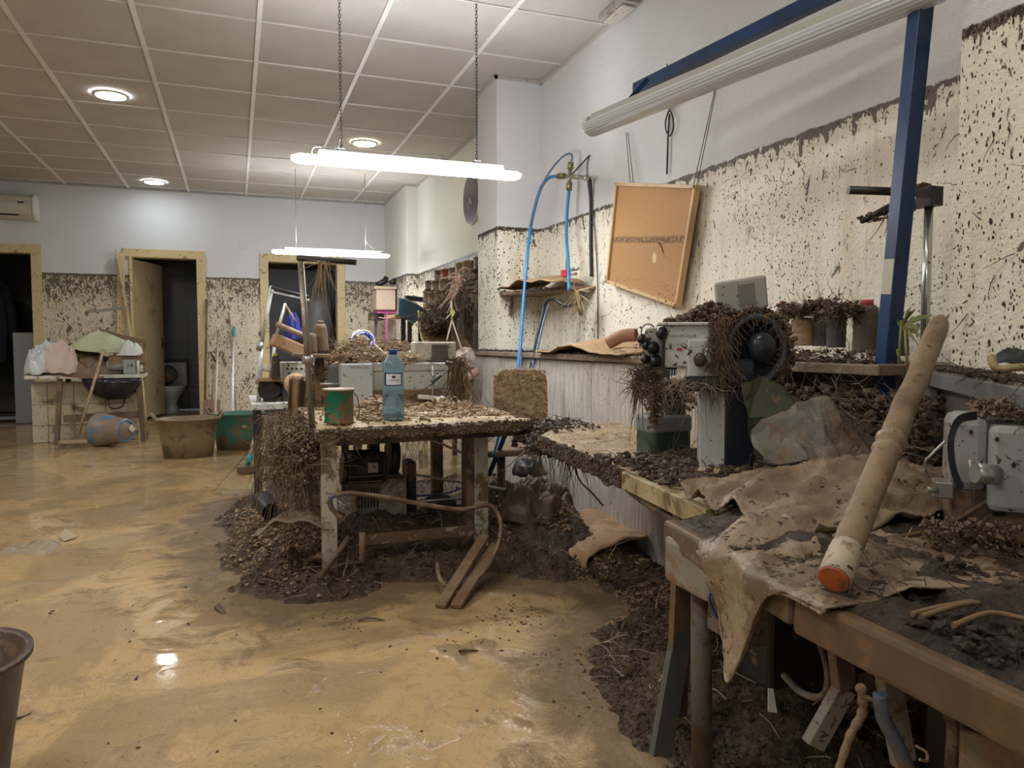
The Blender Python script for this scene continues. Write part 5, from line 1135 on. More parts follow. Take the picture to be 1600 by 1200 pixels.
b = B(); b.beam((1.425, 2.84, -0.021), (1.534, 2.86, 0.066), .05, .012); b.out('torn_strip', mat('strip_pale', (.36, .28, .19), .4, mud=.3), FB, world=True)
b = B(); b.beam((1.423, 2.88, -0.018), (1.466, 2.86, 0.034), .07, .03); b.out('edge', M_SPM, FB, world=True, bevel=.004)

# chair backrest caked in straw mud
T = thing('chair', 'chair whose rounded backrest is caked in straw-like mud, at the end of the workbench', 'chair', (1.48, 3.9, 0))
MC = FACE((1.485, 3.86, .70), (-.25, -1, .12))
def rrect(w_, h_, r, n=6):
    o = []
    for cx, cy, a0 in ((w_ / 2 - r, h_ / 2 - r, 0), (-w_ / 2 + r, h_ / 2 - r, PI / 2), (-w_ / 2 + r, -h_ / 2 + r, PI), (w_ / 2 - r, -h_ / 2 + r, 1.5 * PI)):
        for k in range(n + 1): a = a0 + PI / 2 * k / n; o.append((cx + r * math.cos(a), cy + r * math.sin(a)))
    return o
M_CHM = mat('straw_mud', (.58, .42, .25), .75, c2=(.28, .19, .11), cs=45, bmp=.9, bs=90)
b = B(); b.prism(rrect(.305, .30, .075), -.012, .014, MC); b.out('backrest', M_CHM, T, world=True, bevel=.006)
b = B(); b.beam(MC @ Vector((0, -.1, -.02)), (1.50, 4.02, .36), .03, .012); b.out('back_support', M_LEGD, T, world=True)
b = B(); b.prism(rrect(.36, .34, .06), .36, .40, Matrix.Translation((1.45, 4.05, 0))); b.out('seat', M_SPM, T, world=True, bevel=.01)
b = B(); b.cyl((1.45, 4.08, 0), (1.45, 4.08, .36), .025, 12); b.out('column', M_LEGD, T, world=True)
b = B()
for i in range(700):
    p = MC @ Vector((U(-.15, .15), U(-.15, .15), .014)); b.clod(p, U(.003, .008), .6)
for i in range(260): p = MC @ Vector((U(-.15, .15), U(-.15, .15), .016)); b.straw(p, (U(-1, 1), -.2, U(-1, 1)), .03, .0013, .4)
for i in range(60): p = MC @ Vector((U(-.15, .15), .15, .0)); b.straw(p, (U(-1, 1), -.6, U(-.2, .6)), .05, .0015, .4)
b.out('caked_mud', M_CHM, T, world=True, kind='stuff')

# ================================================================ BENCH ALONG THE WALL
BZ = .62
M_TIMB = mat('pale_timber_edge', (.44, .36, .21), .5, mud=.35, c2=(.33, .26, .14), streak=True, mudc=(.17, .12, .07), ms=9)
T = thing('long_bench', 'long bench along the grey panelling carrying the large sewing machine', 'table', (1.35, 2.2, 0))
topB = [(1.155, 2.82), (1.30, 3.02), (1.69, 3.16), (1.69, 1.40), (1.015, 1.40)]
b = B(); b.prism([topB[0], topB[4], topB[3], topB[2], topB[1]], .585, .612); b.out('tabletop', M_EDGE, T, world=True, bevel=.004)
def inpoly(x, y, P_):
    c = False; j = len(P_) - 1
    for i in range(len(P_)):
        if (P_[i][1] > y) != (P_[j][1] > y) and x < (P_[j][0] - P_[i][0]) * (y - P_[i][1]) / (P_[j][1] - P_[i][1]) + P_[i][0]: c = not c
        j = i
    return c
def dirtlayer(P_, z, amp, res, seed, stripes=None):
    b = B(); xs = [p[0] for p in P_]; ys_ = [p[1] for p in P_]; ax_, ay_ = min(xs), min(ys_); nx = int((max(xs) - ax_) / res); ny = int((max(ys_) - ay_) / res)
    def f(u, v):
        x = ax_ + (max(xs) - ax_) * u; y = ay_ + (max(ys_) - ay_) * v
        if not inpoly(x, y, P_): return None
        h = fn3(x, y, 0, 5, 9, seed) * amp + fn3(x, y, 1, 3, 2.4, seed) * amp * 1.1 + amp * .45
        if stripes: h = stripes(x, y, h)
        de = 9.
        for i in range(len(P_)):
            ax0, ay0 = P_[i]; ex, ey = P_[i - 1][0] - ax0, P_[i - 1][1] - ay0; t = max(0, min(1, ((x - ax0) * ex + (y - ay0) * ey) / (ex * ex + ey * ey)))
            de = min(de, math.hypot(x - ax0 - ex * t, y - ay0 - ey * t))
        k = min(1, de / .035); return (x, y, z + max(.001, h) * k - (1 - min(1, de / .012)) * .012)
    b.grid(f, nx, ny); return b
def strB(x, y, h):
    if y > 2.1: return .004 + .013 * abs(math.sin((y + .09 * noise.noise(Vector((x * 3, y * 4, 0)))) * 30 + x * 5)) ** 2 + .007 * noise.noise(Vector((x * 14, y * 26, 0)))
    return h
b = dirtlayer([(p[0] + (.01 if p[0] < 1.2 else 0), p[1]) for p in topB], .612, .022, .011, 4.4, strB)
b.out('mud_layer', heap_mat('bench_tan_mud', (.34, .25, .145), (.56, .43, .26), (.26, .18, .10), .45, 30, .5), T, world=True, kind='stuff')
b = B(); e0, e1 = Vector((1.145, 2.82, .60)), Vector((1.06, 1.92, .60))
b.beam(e0, e1, .02, .055); b.out('rotten_edge', M_SPM, T, world=True, bevel=.004)
b = B(); b.beam(Vector((1.058, 1.90, .60)), Vector((.998, 1.40, .60)), .022, .05); b.out('front_board', M_TIMB, T, world=True, bevel=.003)
b = B(); b.tube(curve([(1.09, 2.0, .59), (1.07, 1.86, .565), (1.05, 1.62, .545), (1.04, 1.42, .53)]), .013, 8); b.out('bracket', M_LEGD, T, world=True)
b = B(); b.beam((1.06, 1.60, .585), (1.075, 1.56, .06), .05, .03, (0, 1, 0)); b.out('leg', mat('grey_cream_leg', (.30, .28, .24), .45, mud=.45, ms=6), T, world=True, bevel=.003)
b = B(); b.beam((1.6, 1.6, .585), (1.6, 1.6, 0), .05, .05, (0, 1, 0)); b.out('leg', M_LEGD, T, world=True)
b = B()
for i in range(900):
    t = R(); p = e0.lerp(e1, t); b.clod((p.x - .008, p.y, U(.575, .63)), U(.004, .012), .7)
for i in range(160): x, y = U(1.1, 1.66), U(2.0, 3.0); b.clod((x, y, .622), U(.003, .008), .4)
hang(b, 60, lambda: (1.12 + U(-.02, .05), U(2.3, 2.85), .59), .05, .18, .002, .5)
b.out('edge_dirt', M_CLOT, T, world=True, kind='stuff')
b = B()
for i in range(1500):
    x, y = U(1.05, 1.68), U(1.42, 2.15); k = .5 + fn3(x, y, 2, 3, 5, 5)
    if k > .25: b.clod((x, y, .625 + .03 * max(0, k) * R()), U(.005, .018), .6, rnd=.5)
for i in range(160): b.straw((U(1.05, 1.68), U(1.42, 2.1), .64), (U(-1, 1), U(-1, 1), U(-.1, .5)), U(.04, .12), .002, .4, grav=.12)
tag(b.out('bench_clods', M_DARKMUD), 'dark clods and twigs around the foot of the large sewing machine', 'mud', kind='stuff')
b = B(); b.tube(curve([(1.148, 2.45, 0.578), (1.175, 2.45, 0.496), (1.252, 2.5, 0.433), (1.351, 2.6, 0.356)]), .0035, 6); tag(b.out('pale_root', M_ROOT), 'single pale root dangling below the edge of the wall bench', 'root')
b = B(); b.tube(curve([(1.189, 2.3, 0.555), (1.209, 2.3, 0.52), (1.219, 2.31, 0.513)]), .02, 8); tag(b.out('foil_scrap', mat('foil', (.45, .5, .52), .3)), 'small bluish foil scrap hanging under the wall bench edge', 'scrap')

# small green box wrapped in tape
T = thing('taped_box', 'small dark green box with grey tape on top, on the wall bench', 'box', (1.365, 2.187, 0.622))
b = B(); b.prism(rrect(.155, .12, .02), 0, .085); b.out('box', mat('box_green', (.045, .075, .055), .4, mud=.2, speck=.3), T, bevel=.004)
b = B(); b.prism(rrect(.160, .125, .02), .075, .135); b.out('tape', mat('grey_tape', (.22, .23, .23), .25, mud=.25, bmp=.4, bs=20), T, bevel=.01)
b = B(); b.box(-.02, .065, -.04, .05, .13, .175); b.out('block', mat('block_grey', (.26, .26, .24), .4, mud=.3), T, bevel=.006)
b = B()
for i in range(500): b.clod((random.gauss(.02, .035), random.gauss(0, .03), .15 + R() * .10), U(.004, .013), .6)
for i in range(160): b.straw((random.gauss(.02, .035), random.gauss(0, .03), U(.17, .25)), (U(-1, 1), U(-1, 1), U(-1, .3)), U(.04, .12), .0017, .4, grav=.1)
b.out('caked_roots', M_ROOTD, T, kind='stuff')

# the large sewing machine
turn_about(1.30, 1.86, 30)
BM = thing('sewing_machine', 'largest sewing machine, pale grey with black belt guard, mud hanging all over it', 'sewing machine', (1.37, 1.87, .62))
M_ENA = mat('machine_enamel', (.50, .51, .47), .35, speck=.5, mud=.12, ms=10, mudc=(.17, .12, .08))
Ya = 1.83
b = B(); boxpq(b, (1.162, 1.83, 1.053), (1.354, 1.83, 0.925), .13); b.out('arm', M_ENA, BM, world=True, bevel=.008)
b = B(); boxpq(b, (1.139, 1.82, 1.059), (1.344, 1.82, 1.05), .15); b.out('arm_lid', mat('lid_enamel', (.60, .60, .56), .3, speck=.5), BM, world=True, bevel=.003)
b = B(); boxpq(b, (1.238, 1.815, 1.009), (1.339, 1.815, 0.882), .05); b.out('side_bulge', M_ENA, BM, world=True, bevel=.006)
b = B(); boxpq(b, (1.098, 1.84, 1.042), (1.175, 1.84, 0.921), .11); b.out('head', mat('head_dirty', (.30, .30, .275), .4, speck=.6, mud=.4), BM, world=True, bevel=.008)
b = B(); boxpq(b, (1.155, 1.825, 1.043), (1.163, 1.825, 0.933), .01); b.out('seam', M_BLACK, BM, world=True)
M_KNOB = mat('tension_knob', (.035, .035, .035), .25, .6)
for c_ in ((1.129, 1.835, 0.984), (1.137, 1.835, 0.945), (1.108, 1.85, 0.991), (1.105, 1.85, 0.951), (1.093, 1.86, 1.009), (1.157, 1.835, 1.027)):
    r = .0185 if c_[1] < 1.84 else .016
    K = B(); K.lathe([(0, -.002), (r, 0), (r * 1.05, .004), (r * .75, .010), (r * .7, .02), (r * .9, .024), (r * .5, .034), (0, .036)], c_, 18, M=Euler((PI / 2, 0, -.35)).to_matrix()); K.out('tension_knob', M_KNOB, BM, world=True)
K = B(); c_ = (1.278, 1.812, 0.95); K.lathe([(0, -.002), (.019, 0), (.021, .012), (.019, .03), (.008, .034), (0, .034)], c_, 20, M=Matrix.Rotation(PI / 2, 3, 'X')); K.out('dial', mat('dial_brown', (.05, .035, .028), .4, mud=.3), BM, world=True)
K = B(); c_ = (1.182, 1.828, 0.989); K.lathe([(0, 0), (.0055, 0), (.0055, .002), (0, .002)], c_, 16, M=Matrix.Rotation(PI / 2, 3, 'X')); K.v = [(c_[0] + (x - c_[0]), y, c_[2] + (z - c_[2]) * 1.6) for x, y, z in K.v]; K.out('oil_window', mat('window_grey', (.14, .15, .13), .2), BM, world=True)
b = B(); boxpq(b, (1.204, 1.827, 0.984), (1.221, 1.827, 0.977), .004); b.out('red_sticker', mat('sticker_red', (.42, .06, .04), .5), BM, world=True)
text('DURKOPP ADLER', .0125, FACE((1.2, 1.828, 1.018), (0, -1, 0)), mat('print_worn', (.17, .17, .15), .6), BM)
b = B(); b.tube(curve([(1.241, 1.812, 0.982), (1.243, 1.808, 0.976), (1.241, 1.808, 0.969), (1.239, 1.812, 0.963)]), .0016, 5); b.out('hook_mark', M_BLACK, BM, world=True)
b = B(); boxpq(b, (1.166, 1.85, 0.925), (1.207, 1.85, 0.902), .06)
b.out('lower_head', M_MOT, BM, world=True, bevel=.004)
for k in range(4):
    p = (1.174, 1.845, 0.912); b = B(); b.box(p[0] + k * .009, p[0] + k * .009 + .005, 1.843, 1.85, p[2] - .008, p[2] + .008); b.out('comb_tooth', M_STEEL, BM, world=True)
b = B(); b.cyl((1.147, 1.87, 0.926), (1.175, 1.9, 0.802), .008, 10); b.cyl((1.172, 1.87, 0.926), (1.197, 1.9, 0.811), .006, 10); b.out('needle_bar', M_STEEL, BM, world=True)
b = B(); b.beam((1.102, 1.86, 0.945), (1.141, 1.86, 0.88), .02, .03); b.cyl((1.073, 1.86, 0.913), (1.088, 1.86, 0.885), .012, 10); b.beam((1.145, 1.84, 0.932), (1.171, 1.84, 0.899), .03, .01, (0, 1, 0)); b.out('thread_lever', M_MOT, BM, world=True)
b = B(); b.tube(curve([(1.098, 1.86, 0.954), (1.087, 1.86, 1.009), (1.087, 1.86, 1.042), (1.105, 1.86, 1.055), (1.126, 1.86, 1.049)]), .003, 6); b.out('thread_guard', M_STEEL, BM, world=True)
b = B(); boxpq(b, (1.234, 1.8, 0.903), (1.344, 1.8, 0.857), .12); b.out('under_arm_motor', mat('black_gloss', (.018, .02, .024)), BM, world=True, bevel=.008)
b = B(); boxpq(b, (1.284, 1.83, 0.857), (1.383, 1.83, 0.617), .10); b.out('column', mat('column_enamel', (.52, .54, .52), .35, speck=.35, mud=.06), BM, world=True, bevel=.003)
b = B(); boxpq(b, (1.363, 1.825, 0.953), (1.46, 1.825, 0.606), .11); b.out('belt_guard', mat('guard_black', (.013, .016, .026), .28, speck=.15), BM, world=True, bevel=.008)
cw = Vector((1.464, 1.84, 0.981)); Mw = Euler((PI / 2, 0, .18)).to_matrix()
b = B(); b.lathe([(0, -.11), (.095, -.11), (.10, -.10), (.10, -.005), (.094, .004), (.085, .004), (.080, -.004), (0, -.004)], cw, 40, M=Mw); b.out('wheel_cover', mat('guard_black', (.013, .016, .026)), BM, world=True)
b = B(); b.lathe([(.093, -.006), (.101, 0), (.101, .008), (.092, .010), (.086, .004)], cw, 40, M=Mw, cap=False); b.out('wheel_rim', mat('rim_bluegrey', (.10, .12, .15), .3, speck=.3), BM, world=True)
b = B(); b.lathe([(0, .05), (.030, .048), (.040, .040), (.044, .02), (.044, -.004), (0, -.004)], cw + Vector((.012, 0, .005)), 30, M=Mw); b.out('handwheel', mat('hub_blueblack', (.02, .026, .036), .3, mud=.1), BM, world=True)
b = B(); b.obox((1.417, 1.88, 1.139), (.165, .05, .095), (0.1, -.13, 0)); b.out('panel_box', mat('panel_grey', (.36, .355, .31), .4, speck=.35, mud=.12), BM, world=True, bevel=.006)
b = B(); b.obox((1.432, 1.86, 1.14), (.055, .012, .06), (0.1, -.13, 0)); b.out('panel_plate', mat('panel_dark', (.20, .19, .16), .4, mud=.25), BM, world=True)
b = B(); b.obox((1.414, 1.9, 1.082), (.03, .03, .05), (0, 0, 0)); b.out('panel_bracket', M_STEEL, BM, world=True)
b = B()
for i in range(1300):
    t = R(); px = (1.167, 1.9, 1.066)[0] + t * .36; top = 1.06 + .055 * math.exp(-((t - .45) / .25) ** 2); b.clod((px, U(1.84, 1.97), 1.055 + (top - 1.05) * R()), U(.004, .013), .6, rnd=.5)
for i in range(1300):
    a = U(-.9, 1.0) if i % 2 else U(-3.6, -.4); rr_ = random.gauss(.112, .010); p = cw + Mw @ Vector((rr_ * math.cos(a), -rr_ * math.sin(a), U(-.1, .01))); b.clod(p, U(.003, .011), .7, rnd=.5)
for i in range(230):
    a = U(0, 6.28); rr_ = U(.085, .12); p = cw + Mw @ Vector((rr_ * math.cos(a), rr_ * math.sin(a), .008)); b.straw(p, (U(-1, 1), U(-.5, .1), U(-1, .6)), U(.03, .09), .0013, .45, grav=.08)
for i in range(260):
    b.straw(((1.34, 1.82, 1.028)[0] + random.gauss(0, .018), 1.81, U(.88, 1.08)), (U(-.5, .5), U(-.3, 0), -1), U(.04, .12), .0015, .35)
for i in range(380): b.clod(((1.34, 1.82, 1.028)[0] + random.gauss(0, .012), 1.815, U(.89, 1.08)), U(.003, .010), .6, rnd=.5)
for i in range(240): b.straw((U(1.05, 1.14), 1.84, U(.86, .93)), (U(-1, 1), U(-.4, .2), U(-1, .5)), U(.03, .09), .0014, .45, grav=.1)
for i in range(160): b.clod((U(1.06, 1.13), U(1.83, 1.88), U(.86, 1.05) if R() < .4 else U(.84, .90)), U(.003, .008), .6, rnd=.5)
hang(b, 26, lambda: (U(1.05, 1.12), 1.85, U(.84, .9)), .06, .18, .0016, .3)
for i in range(200): t = R(); b.clod((1.135 + random.gauss(0, .012), 1.88 + random.gauss(0, .012), .86 - t * .12), U(.003, .009), .8, rnd=.5)
b.out('hanging_mud', M_ROOTD, BM, world=True, kind='stuff')
b = B()
for i in range(60):
    b.straw((U(1.20, 1.34), 1.80, U(.87, .90)), (U(-1, .3), U(-.4, .1), U(-.8, .2)), U(.04, .10), .0013, .5, grav=.14)
hang(b, 12, lambda: (U(1.22, 1.33), 1.79, .86), .08, .2, .0014, .2)
b.out('straw_tuft', M_ROOT, BM, world=True, kind='stuff')

turn_about(0, 0, 0)
# ================================================================ NEAR BENCH
topC = [(.872, 1.352), (.805, .90), (.785, .10), (1.80, .10), (1.68, 1.39)]
NB = thing('near_bench', 'long brown bench in the right foreground with a worn wooden front edge', 'table', (1.2, .8, 0))
b = B(); b.prism(topC, .585, .614); b.out('tabletop', M_EDGE, NB, world=True, bevel=.004)
M_WORN = mat('worn_wood_edge', (.085, .055, .034), .38, mud=.5, ms=5, c2=(.20, .115, .048), cs=5, mudc=(.10, .068, .042), streak=False, mudrough=.3)
b = B(); b.beam((.795, .885, .592), (.772, .10, .592), .03, .062); b.out('front_edge', M_WORN, NB, world=True, bevel=.008)
b = B(); b.beam((.865, 1.36, .594), (.797, .895, .594), .028, .055); b.out('front_edge', mat('pale_mud_edge', (.20, .155, .105), .45, mud=.6, ms=9, mudc=(.13, .09, .058), bmp=.5), NB, world=True, bevel=.008)
b = dirtlayer([(.855, 1.355), (.79, .90), (.772, .10), (1.79, .10), (1.68, 1.39)], .616, .022, .010, 8.1)
M_NEARMUD = heap_mat('near_bench_mud', (.028, .019, .012), (.060, .041, .026), (.14, .10, .065), .32, 40, .8)
b.out('mud_layer', M_NEARMUD, NB, world=True, kind='stuff')
b = B()
for i in range(9500):
    x, y = U(.82, 1.7), U(.35, 1.3); k = fn3(x, y, 2, 3, 5, 6.)
    if k < -.02: continue
    b.clod((x, y, .626 + .035 * k * R()), U(.0025, .011) * (1.8 if R() < .04 else 1), .6, rnd=.5)
for i in range(500): b.straw((U(.83, 1.6), U(.5, 1.25), .64), (U(-1, 1), U(-1, 1), U(-.1, .3)), U(.02, .08), .0011, .4, grav=.1)
b.out('clods', M_NEARMUD, NB, world=True, kind='stuff')
M_LEGG = mat('grey_green_leg', (.12, .115, .10), .4, mud=.5, ms=9, speck=.5, mudc=(.10, .07, .045))
b = B(); b.cyl((.905, 1.30, .585), (.915, 1.30, .10), .022, 16); b.out('leg', M_LEGG, NB, world=True)
b = B(); b.beam((.93, 1.40, .50), (.98, 1.50, .10), .05, .02, (0, 1, 0)); b.beam((.97, 1.46, .34), (.90, 1.44, .05), .05, .02, (0, 1, 0)); b.out('brace', mat('teal_grey_leg', (.085, .095, .088), .4, mud=.5, ms=9, mudc=(.13, .09, .055)), NB, world=True)
M_ALEG = mat('angle_leg', (.20, .18, .155), .4, mud=.4, ms=8, speck=.6, mudc=(.10, .065, .045))
def aleg(p, q, r, mm=M_ALEG):
    b = B(); b.beam(p, q, .035, .018, (0, 1, 0)); b.beam(q, r, .035, .018, (0, 1, 0)); b.out('leg', mm, NB, world=True, bevel=.002)
aleg((0.843, 0.86, 0.576), (0.871, 0.87, 0.468), (0.821, 0.88, 0.381))
aleg((0.853, 0.78, 0.571), (0.877, 0.79, 0.493), (0.917, 0.8, 0.379))
aleg((0.863, 0.7, 0.562), (1.03, 0.8, 0.417), (1.027, 0.8, 0.347))
b = B(); boxpq(b, (0.839, 1.18, 0.596), (0.946, 1.18, 0.498), .16); b.out('switch_housing', mat('housing_cream', (.24, .225, .18), .4, mud=.4, ms=5), NB, world=True, bevel=.012)
b = B(); boxpq(b, (0.911, 1.16, 0.552), (0.939, 1.16, 0.511), .16); b.out('housing_end', mat('black_gloss', (.018, .02, .024)), NB, world=True, bevel=.012)
b = B(); boxpq(b, (0.903, 1.15, 0.519), (0.952, 1.15, 0.412), .12); b.out('side_plate', mat('spotty_plate', (.13, .12, .10), .4, mud=.45, ms=12, speck=.8), NB, world=True)
b = B(); boxpq(b, (1.047, 1.25, 0.469), (1.44, 1.25, 0.257), .12); b.out('drive_box', M_BLACK, NB, world=True, bevel=.01)
b = B(); b.box(1.25, 1.75, .3, 1.05, .16, .55); b.out('under_shelf', M_BLACK, NB, world=True, bevel=.01)
b = B(); b.tube(curve([(0.837, 1.15, 0.545), (0.813, 1.14, 0.527), (0.831, 1.13, 0.486), (0.874, 1.14, 0.47)]), .003, 6); b.out('cable', mat('cable_blue', (.03, .05, .12), .4), NB, world=True)
b = B(); b.tube(curve([(0.804, 1.12, 0.57), (0.822, 1.1, 0.527), (0.861, 1.1, 0.483)]), .005, 6); b.out('rod', M_BLACK, NB, world=True)
b = B(); b.tube(curve([(0.862, 0.92, 0.536), (0.864, 0.9, 0.492), (0.866, 0.9, 0.455), (0.848, 0.9, 0.443), (0.857, 0.95, 0.429), (0.867, 1, 0.433)]), .006, 8); b.out('hose', M_LEGG, NB, world=True)
pole('lower_rod', 'thin pale rod dangling under the front edge of the near bench', 'rod', (0.876, 0.85, 0.565), (0.934, 0.88, 0.479), .0045, M_STICK)
b = B(); b.tube(curve([(0.781, 0.72, 0.541), (0.787, 0.72, 0.51), (0.811, 0.72, 0.471), (0.841, 0.72, 0.416)]), .0095, 10); tag(b.out('blue_hose', mat('bluegrey_hose', (.075, .095, .14), .35, mud=.45, speck=.5, mudc=(.12, .085, .055))), 'grey-blue hose running down under the near bench to the bottom edge', 'hose')
b = B(); b.tube(curve([(0.768, 0.74, 0.547), (0.773, 0.74, 0.511), (0.752, 0.74, 0.48), (0.734, 0.74, 0.436)]), [.0045 + .0035 * abs(math.sin(k * .9)) * (1 - k / 30) for k in range(25)], 8); b.tube(curve([(0.769, 0.74, 0.534), (0.775, 0.73, 0.531), (0.789, 0.73, 0.524)]), .0035, 6); tag(b.out('brown_root', mat('root_tan', (.16, .105, .062), .6, mud=.5, bmp=.6)), 'thick brown root hanging down in front of the near bench legs', 'root')
b = B(); b.obox((0.894, 0.64, 0.463), (.085, .05, .10), (0, 0, -.9)); tag(b.out('wooden_block', mat('block_wood', (.20, .17, .12), .5, mud=.5, ms=14), bevel=.004), 'muddy wooden block under the near bench at the lower right corner', 'block')
b = B(); b.tube(curve([(0.881, 0.75, 0.437), (0.89, 0.74, 0.431), (0.891, 0.74, 0.419), (0.878, 0.74, 0.423)]), .0022, 6); tag(b.out('curly_wire', M_ROOT), 'small curly pale wire at the bottom under the near bench', 'wire')
b = B(); q = [Vector(v_) for v_ in ((0.918, 1.1, 0.357), (0.93, 1.1, 0.354), (0.94, 1.1, 0.306), (0.919, 1.1, 0.312))]; b.add(q, [(0, 1, 2, 3)]); tag(b.out('foil_strip', mat('foil_bright', (.7, .7, .72), .3), solid=.001), 'shiny white strip stuck on the mud below the near bench', 'scrap')

# black drop cloth hanging over the front edge, mud-coated
def drop(u, v):
    y = .80 + .36 * u
    s = v * 1.0 - .22      # distance across the table; below zero hangs over the edge
    yy = max(.80, min(1.30, y)); xe = .775 + max(0, yy - .885) * .150
    r = noise.ridged_multi_fractal(Vector((u * 3 + s * 2, s * 7, 6)), .9, 2.1, 5, 1., 2.) - 1
    fold = (.012 * math.sin(u * 11 + v * 4) + .03 * noise.noise(Vector((u * 4, v * 4, 2))) + .022 * r) * (.45 + .55 * min(1, max(0, y - .84) * 5))
    if s < 0:
        lim = -.20 * math.exp(-((u - .66) / .20) ** 2) - .006
        d = max(s, lim); return (xe - .014 + fold * .5, y, .63 + d + fold * .2)
    k = min(1, s / .1)
    return (xe + s * .92, y + .34 * s * (u - .2), .630 + abs(fold) * (.3 + .6 * k) + .02 * max(0, min(1, (y - .95) * 5)) * math.exp(-((s - .18) / .10) ** 2))
b = B(); b.grid(drop, 90, 110)
M_TARP = mat('mud_tarp', (.30, .225, .15), .3, mud=.5, ms=9, mudc=(.17, .12, .078), bmp=.9, bs=38, mudrough=.26, speck=.4)
tag(b.out('mud_tarp', M_TARP, solid=.003), 'mud-soaked cloth draped over the near bench, a corner hanging from the edge', 'cloth')
def tarp2(u, v):
    x = .98 + .70 * u; y = 1.05 + .45 * v + .05 * u
    r = noise.ridged_multi_fractal(Vector((u * 3 + v, v * 5, 3)), .9, 2.1, 4, 1., 2.) - 1
    return (x, y, .655 + .07 * math.sin(u * PI) * math.sin(v * PI) + .03 * r)
b = B(); b.grid(tarp2, 70, 60); tag(b.out('brown_tarp', mat('tarp_brown', (.20, .145, .092), .28, mud=.45, ms=7, bmp=.7, bs=30, mudc=(.27, .20, .13), speck=.4), solid=.003), 'crumpled brown tarpaulin under the clear plastic bag, behind the long pole', 'tarp')
b = B()
for i in range(1500):
    u_, v_ = R(), .22 + .78 * R() ** 1.3
    if fn3(u_, v_, 4, 3, 4, 3) < .02: continue
    b.clod(drop(u_, v_), U(.002, .007), .6, rnd=.5)
for i in range(700):
    u_, v_ = R(), R()
    if fn3(u_, v_, 9, 3, 4, 3) > .05: b.clod(tarp2(u_, v_), U(.002, .008), .6, rnd=.5)
tag(b.out('tarp_crumbs', heap_mat('tarp_crumb_mud', (.10, .07, .045), (.19, .135, .088), (.3, .22, .15), .35, 50, .7)), 'small clods of mud stuck on the two soaked cloths', 'mud', kind='stuff')
# green sheet and clear plastic bag: crumpled facets
def facets(pts, tris, name, m, label, cat, n=2, amp=.006, solid=.0015):
    b = B(); V_ = [Vector(p) for p in pts]; k = 0
    bmx = bmesh.new(); vs = [bmx.verts.new(p) for p in V_]
    for t in tris: bmx.faces.new([vs[i] for i in t])
    for e in range(n): bmesh.ops.subdivide_edges(bmx, edges=bmx.edges[:], cuts=1, use_grid_fill=True)
    bmesh.ops.triangulate(bmx, faces=bmx.faces[:])
    bmx.verts.ensure_lookup_table(); bmx.verts.index_update()
    for v in bmx.verts:
        c = v.co * 16; v.co += Vector((noise.noise(c), noise.noise(c + Vector((9, 0, 0))), noise.noise(c + Vector((0, 9, 0))))) * amp * 2
    b.add([v.co for v in bmx.verts], [tuple(v.index for v in f.verts) for f in bmx.faces]); bmx.free()
    return tag(b.out(name, m, solid=solid), label, cat)
def clear_mat(name, c, al, mudf, mudc):
    m, nt, bs_ = base(name); v = objvec(nt); f = ramp(nt, noise_n(nt, v, 11, 6, .7, .5), .60 - mudf * .3, .66 - mudf * .3)
    L(nt, mix(nt, f, c, mudc), bs_.inputs['Base Color']); L(nt, mixf(nt, f, al, .95), bs_.inputs['Alpha']); bs_.inputs['Roughness'].default_value = .16
    bump(nt, bs_, noise_n(nt, v, 30, 4, .6), .3, .006); MATS[name] = m; return m
facets([(1.246, 1.62, 0.891), (1.343, 1.66, 0.911), (1.498, 1.68, 0.837), (1.256, 1.6, 0.799), (1.258, 1.58, 0.726), (1.434, 1.6, 0.802), (1.388, 1.58, 0.651), (1.266, 1.57, 0.669)],
       [(0, 1, 3), (1, 5, 3), (1, 2, 5), (3, 5, 4), (4, 5, 6), (4, 6, 7)], 'green_sheet', mat('green_plastic_sheet', (.055, .065, .038), .25, mud=.3, alpha=.95), 'dark green plastic sheet standing up behind the clear bag', 'sheet')
facets([(1.186, 1.5, 0.791), (1.498, 1.6, 0.859), (1.586, 1.55, 0.731), (1.34, 1.42, 0.701), (1.162, 1.46, 0.79), (1.175, 1.44, 0.731), (1.207, 1.45, 0.676), (1.291, 1.42, 0.665), (1.366, 1.42, 0.644), (1.526, 1.5, 0.703), (1.661, 1.5, 0.639), (1.825, 1.68, 0.723), (1.613, 1.66, 0.808), (1.652, 1.45, 0.605), (1.407, 1.4, 0.632), (1.23, 1.4, 0.698)],
       [(0, 1, 3), (1, 2, 3), (4, 0, 5), (0, 3, 5), (5, 3, 15), (5, 15, 6), (6, 15, 7), (15, 3, 8), (15, 8, 7), (3, 2, 9), (3, 9, 8), (1, 12, 2), (12, 11, 2), (2, 11, 10), (2, 10, 9), (9, 10, 13), (9, 13, 14), (9, 14, 8)],
       'plastic_bag', clear_mat('clear_plastic', (.40, .38, .32), .42, .32, (.19, .135, .09)), 'crumpled clear plastic bag smeared with mud, behind the long wooden pole', 'bag', n=3, amp=.010, solid=0)
b = B(); b.tube(curve([(1.145, 1.425, 0.722), (1.183, 1.4, 0.712), (1.271, 1.4, 0.719)]), .004, 6); tag(b.out('black_strap', M_BLACK), 'black strap across the lower front of the clear plastic bag', 'strap')
facets([(1.51, 1.62, 0.708), (1.719, 1.68, 0.728), (2.018, 1.66, 0.638), (1.668, 1.35, 0.591), (1.387, 1.25, 0.619), (1.318, 1.35, 0.641), (1.593, 1.5, 0.66)],
       [(0, 1, 6), (1, 2, 6), (2, 3, 6), (3, 4, 6), (4, 5, 6), (5, 0, 6)], 'brown_film', mat('film_brown', (.17, .12, .075), .28, mud=.4, ms=5, bmp=.4, bs=40), 'brown muddy film spread right of the clear bag under the pole', 'film', n=3, amp=.010, solid=.003)
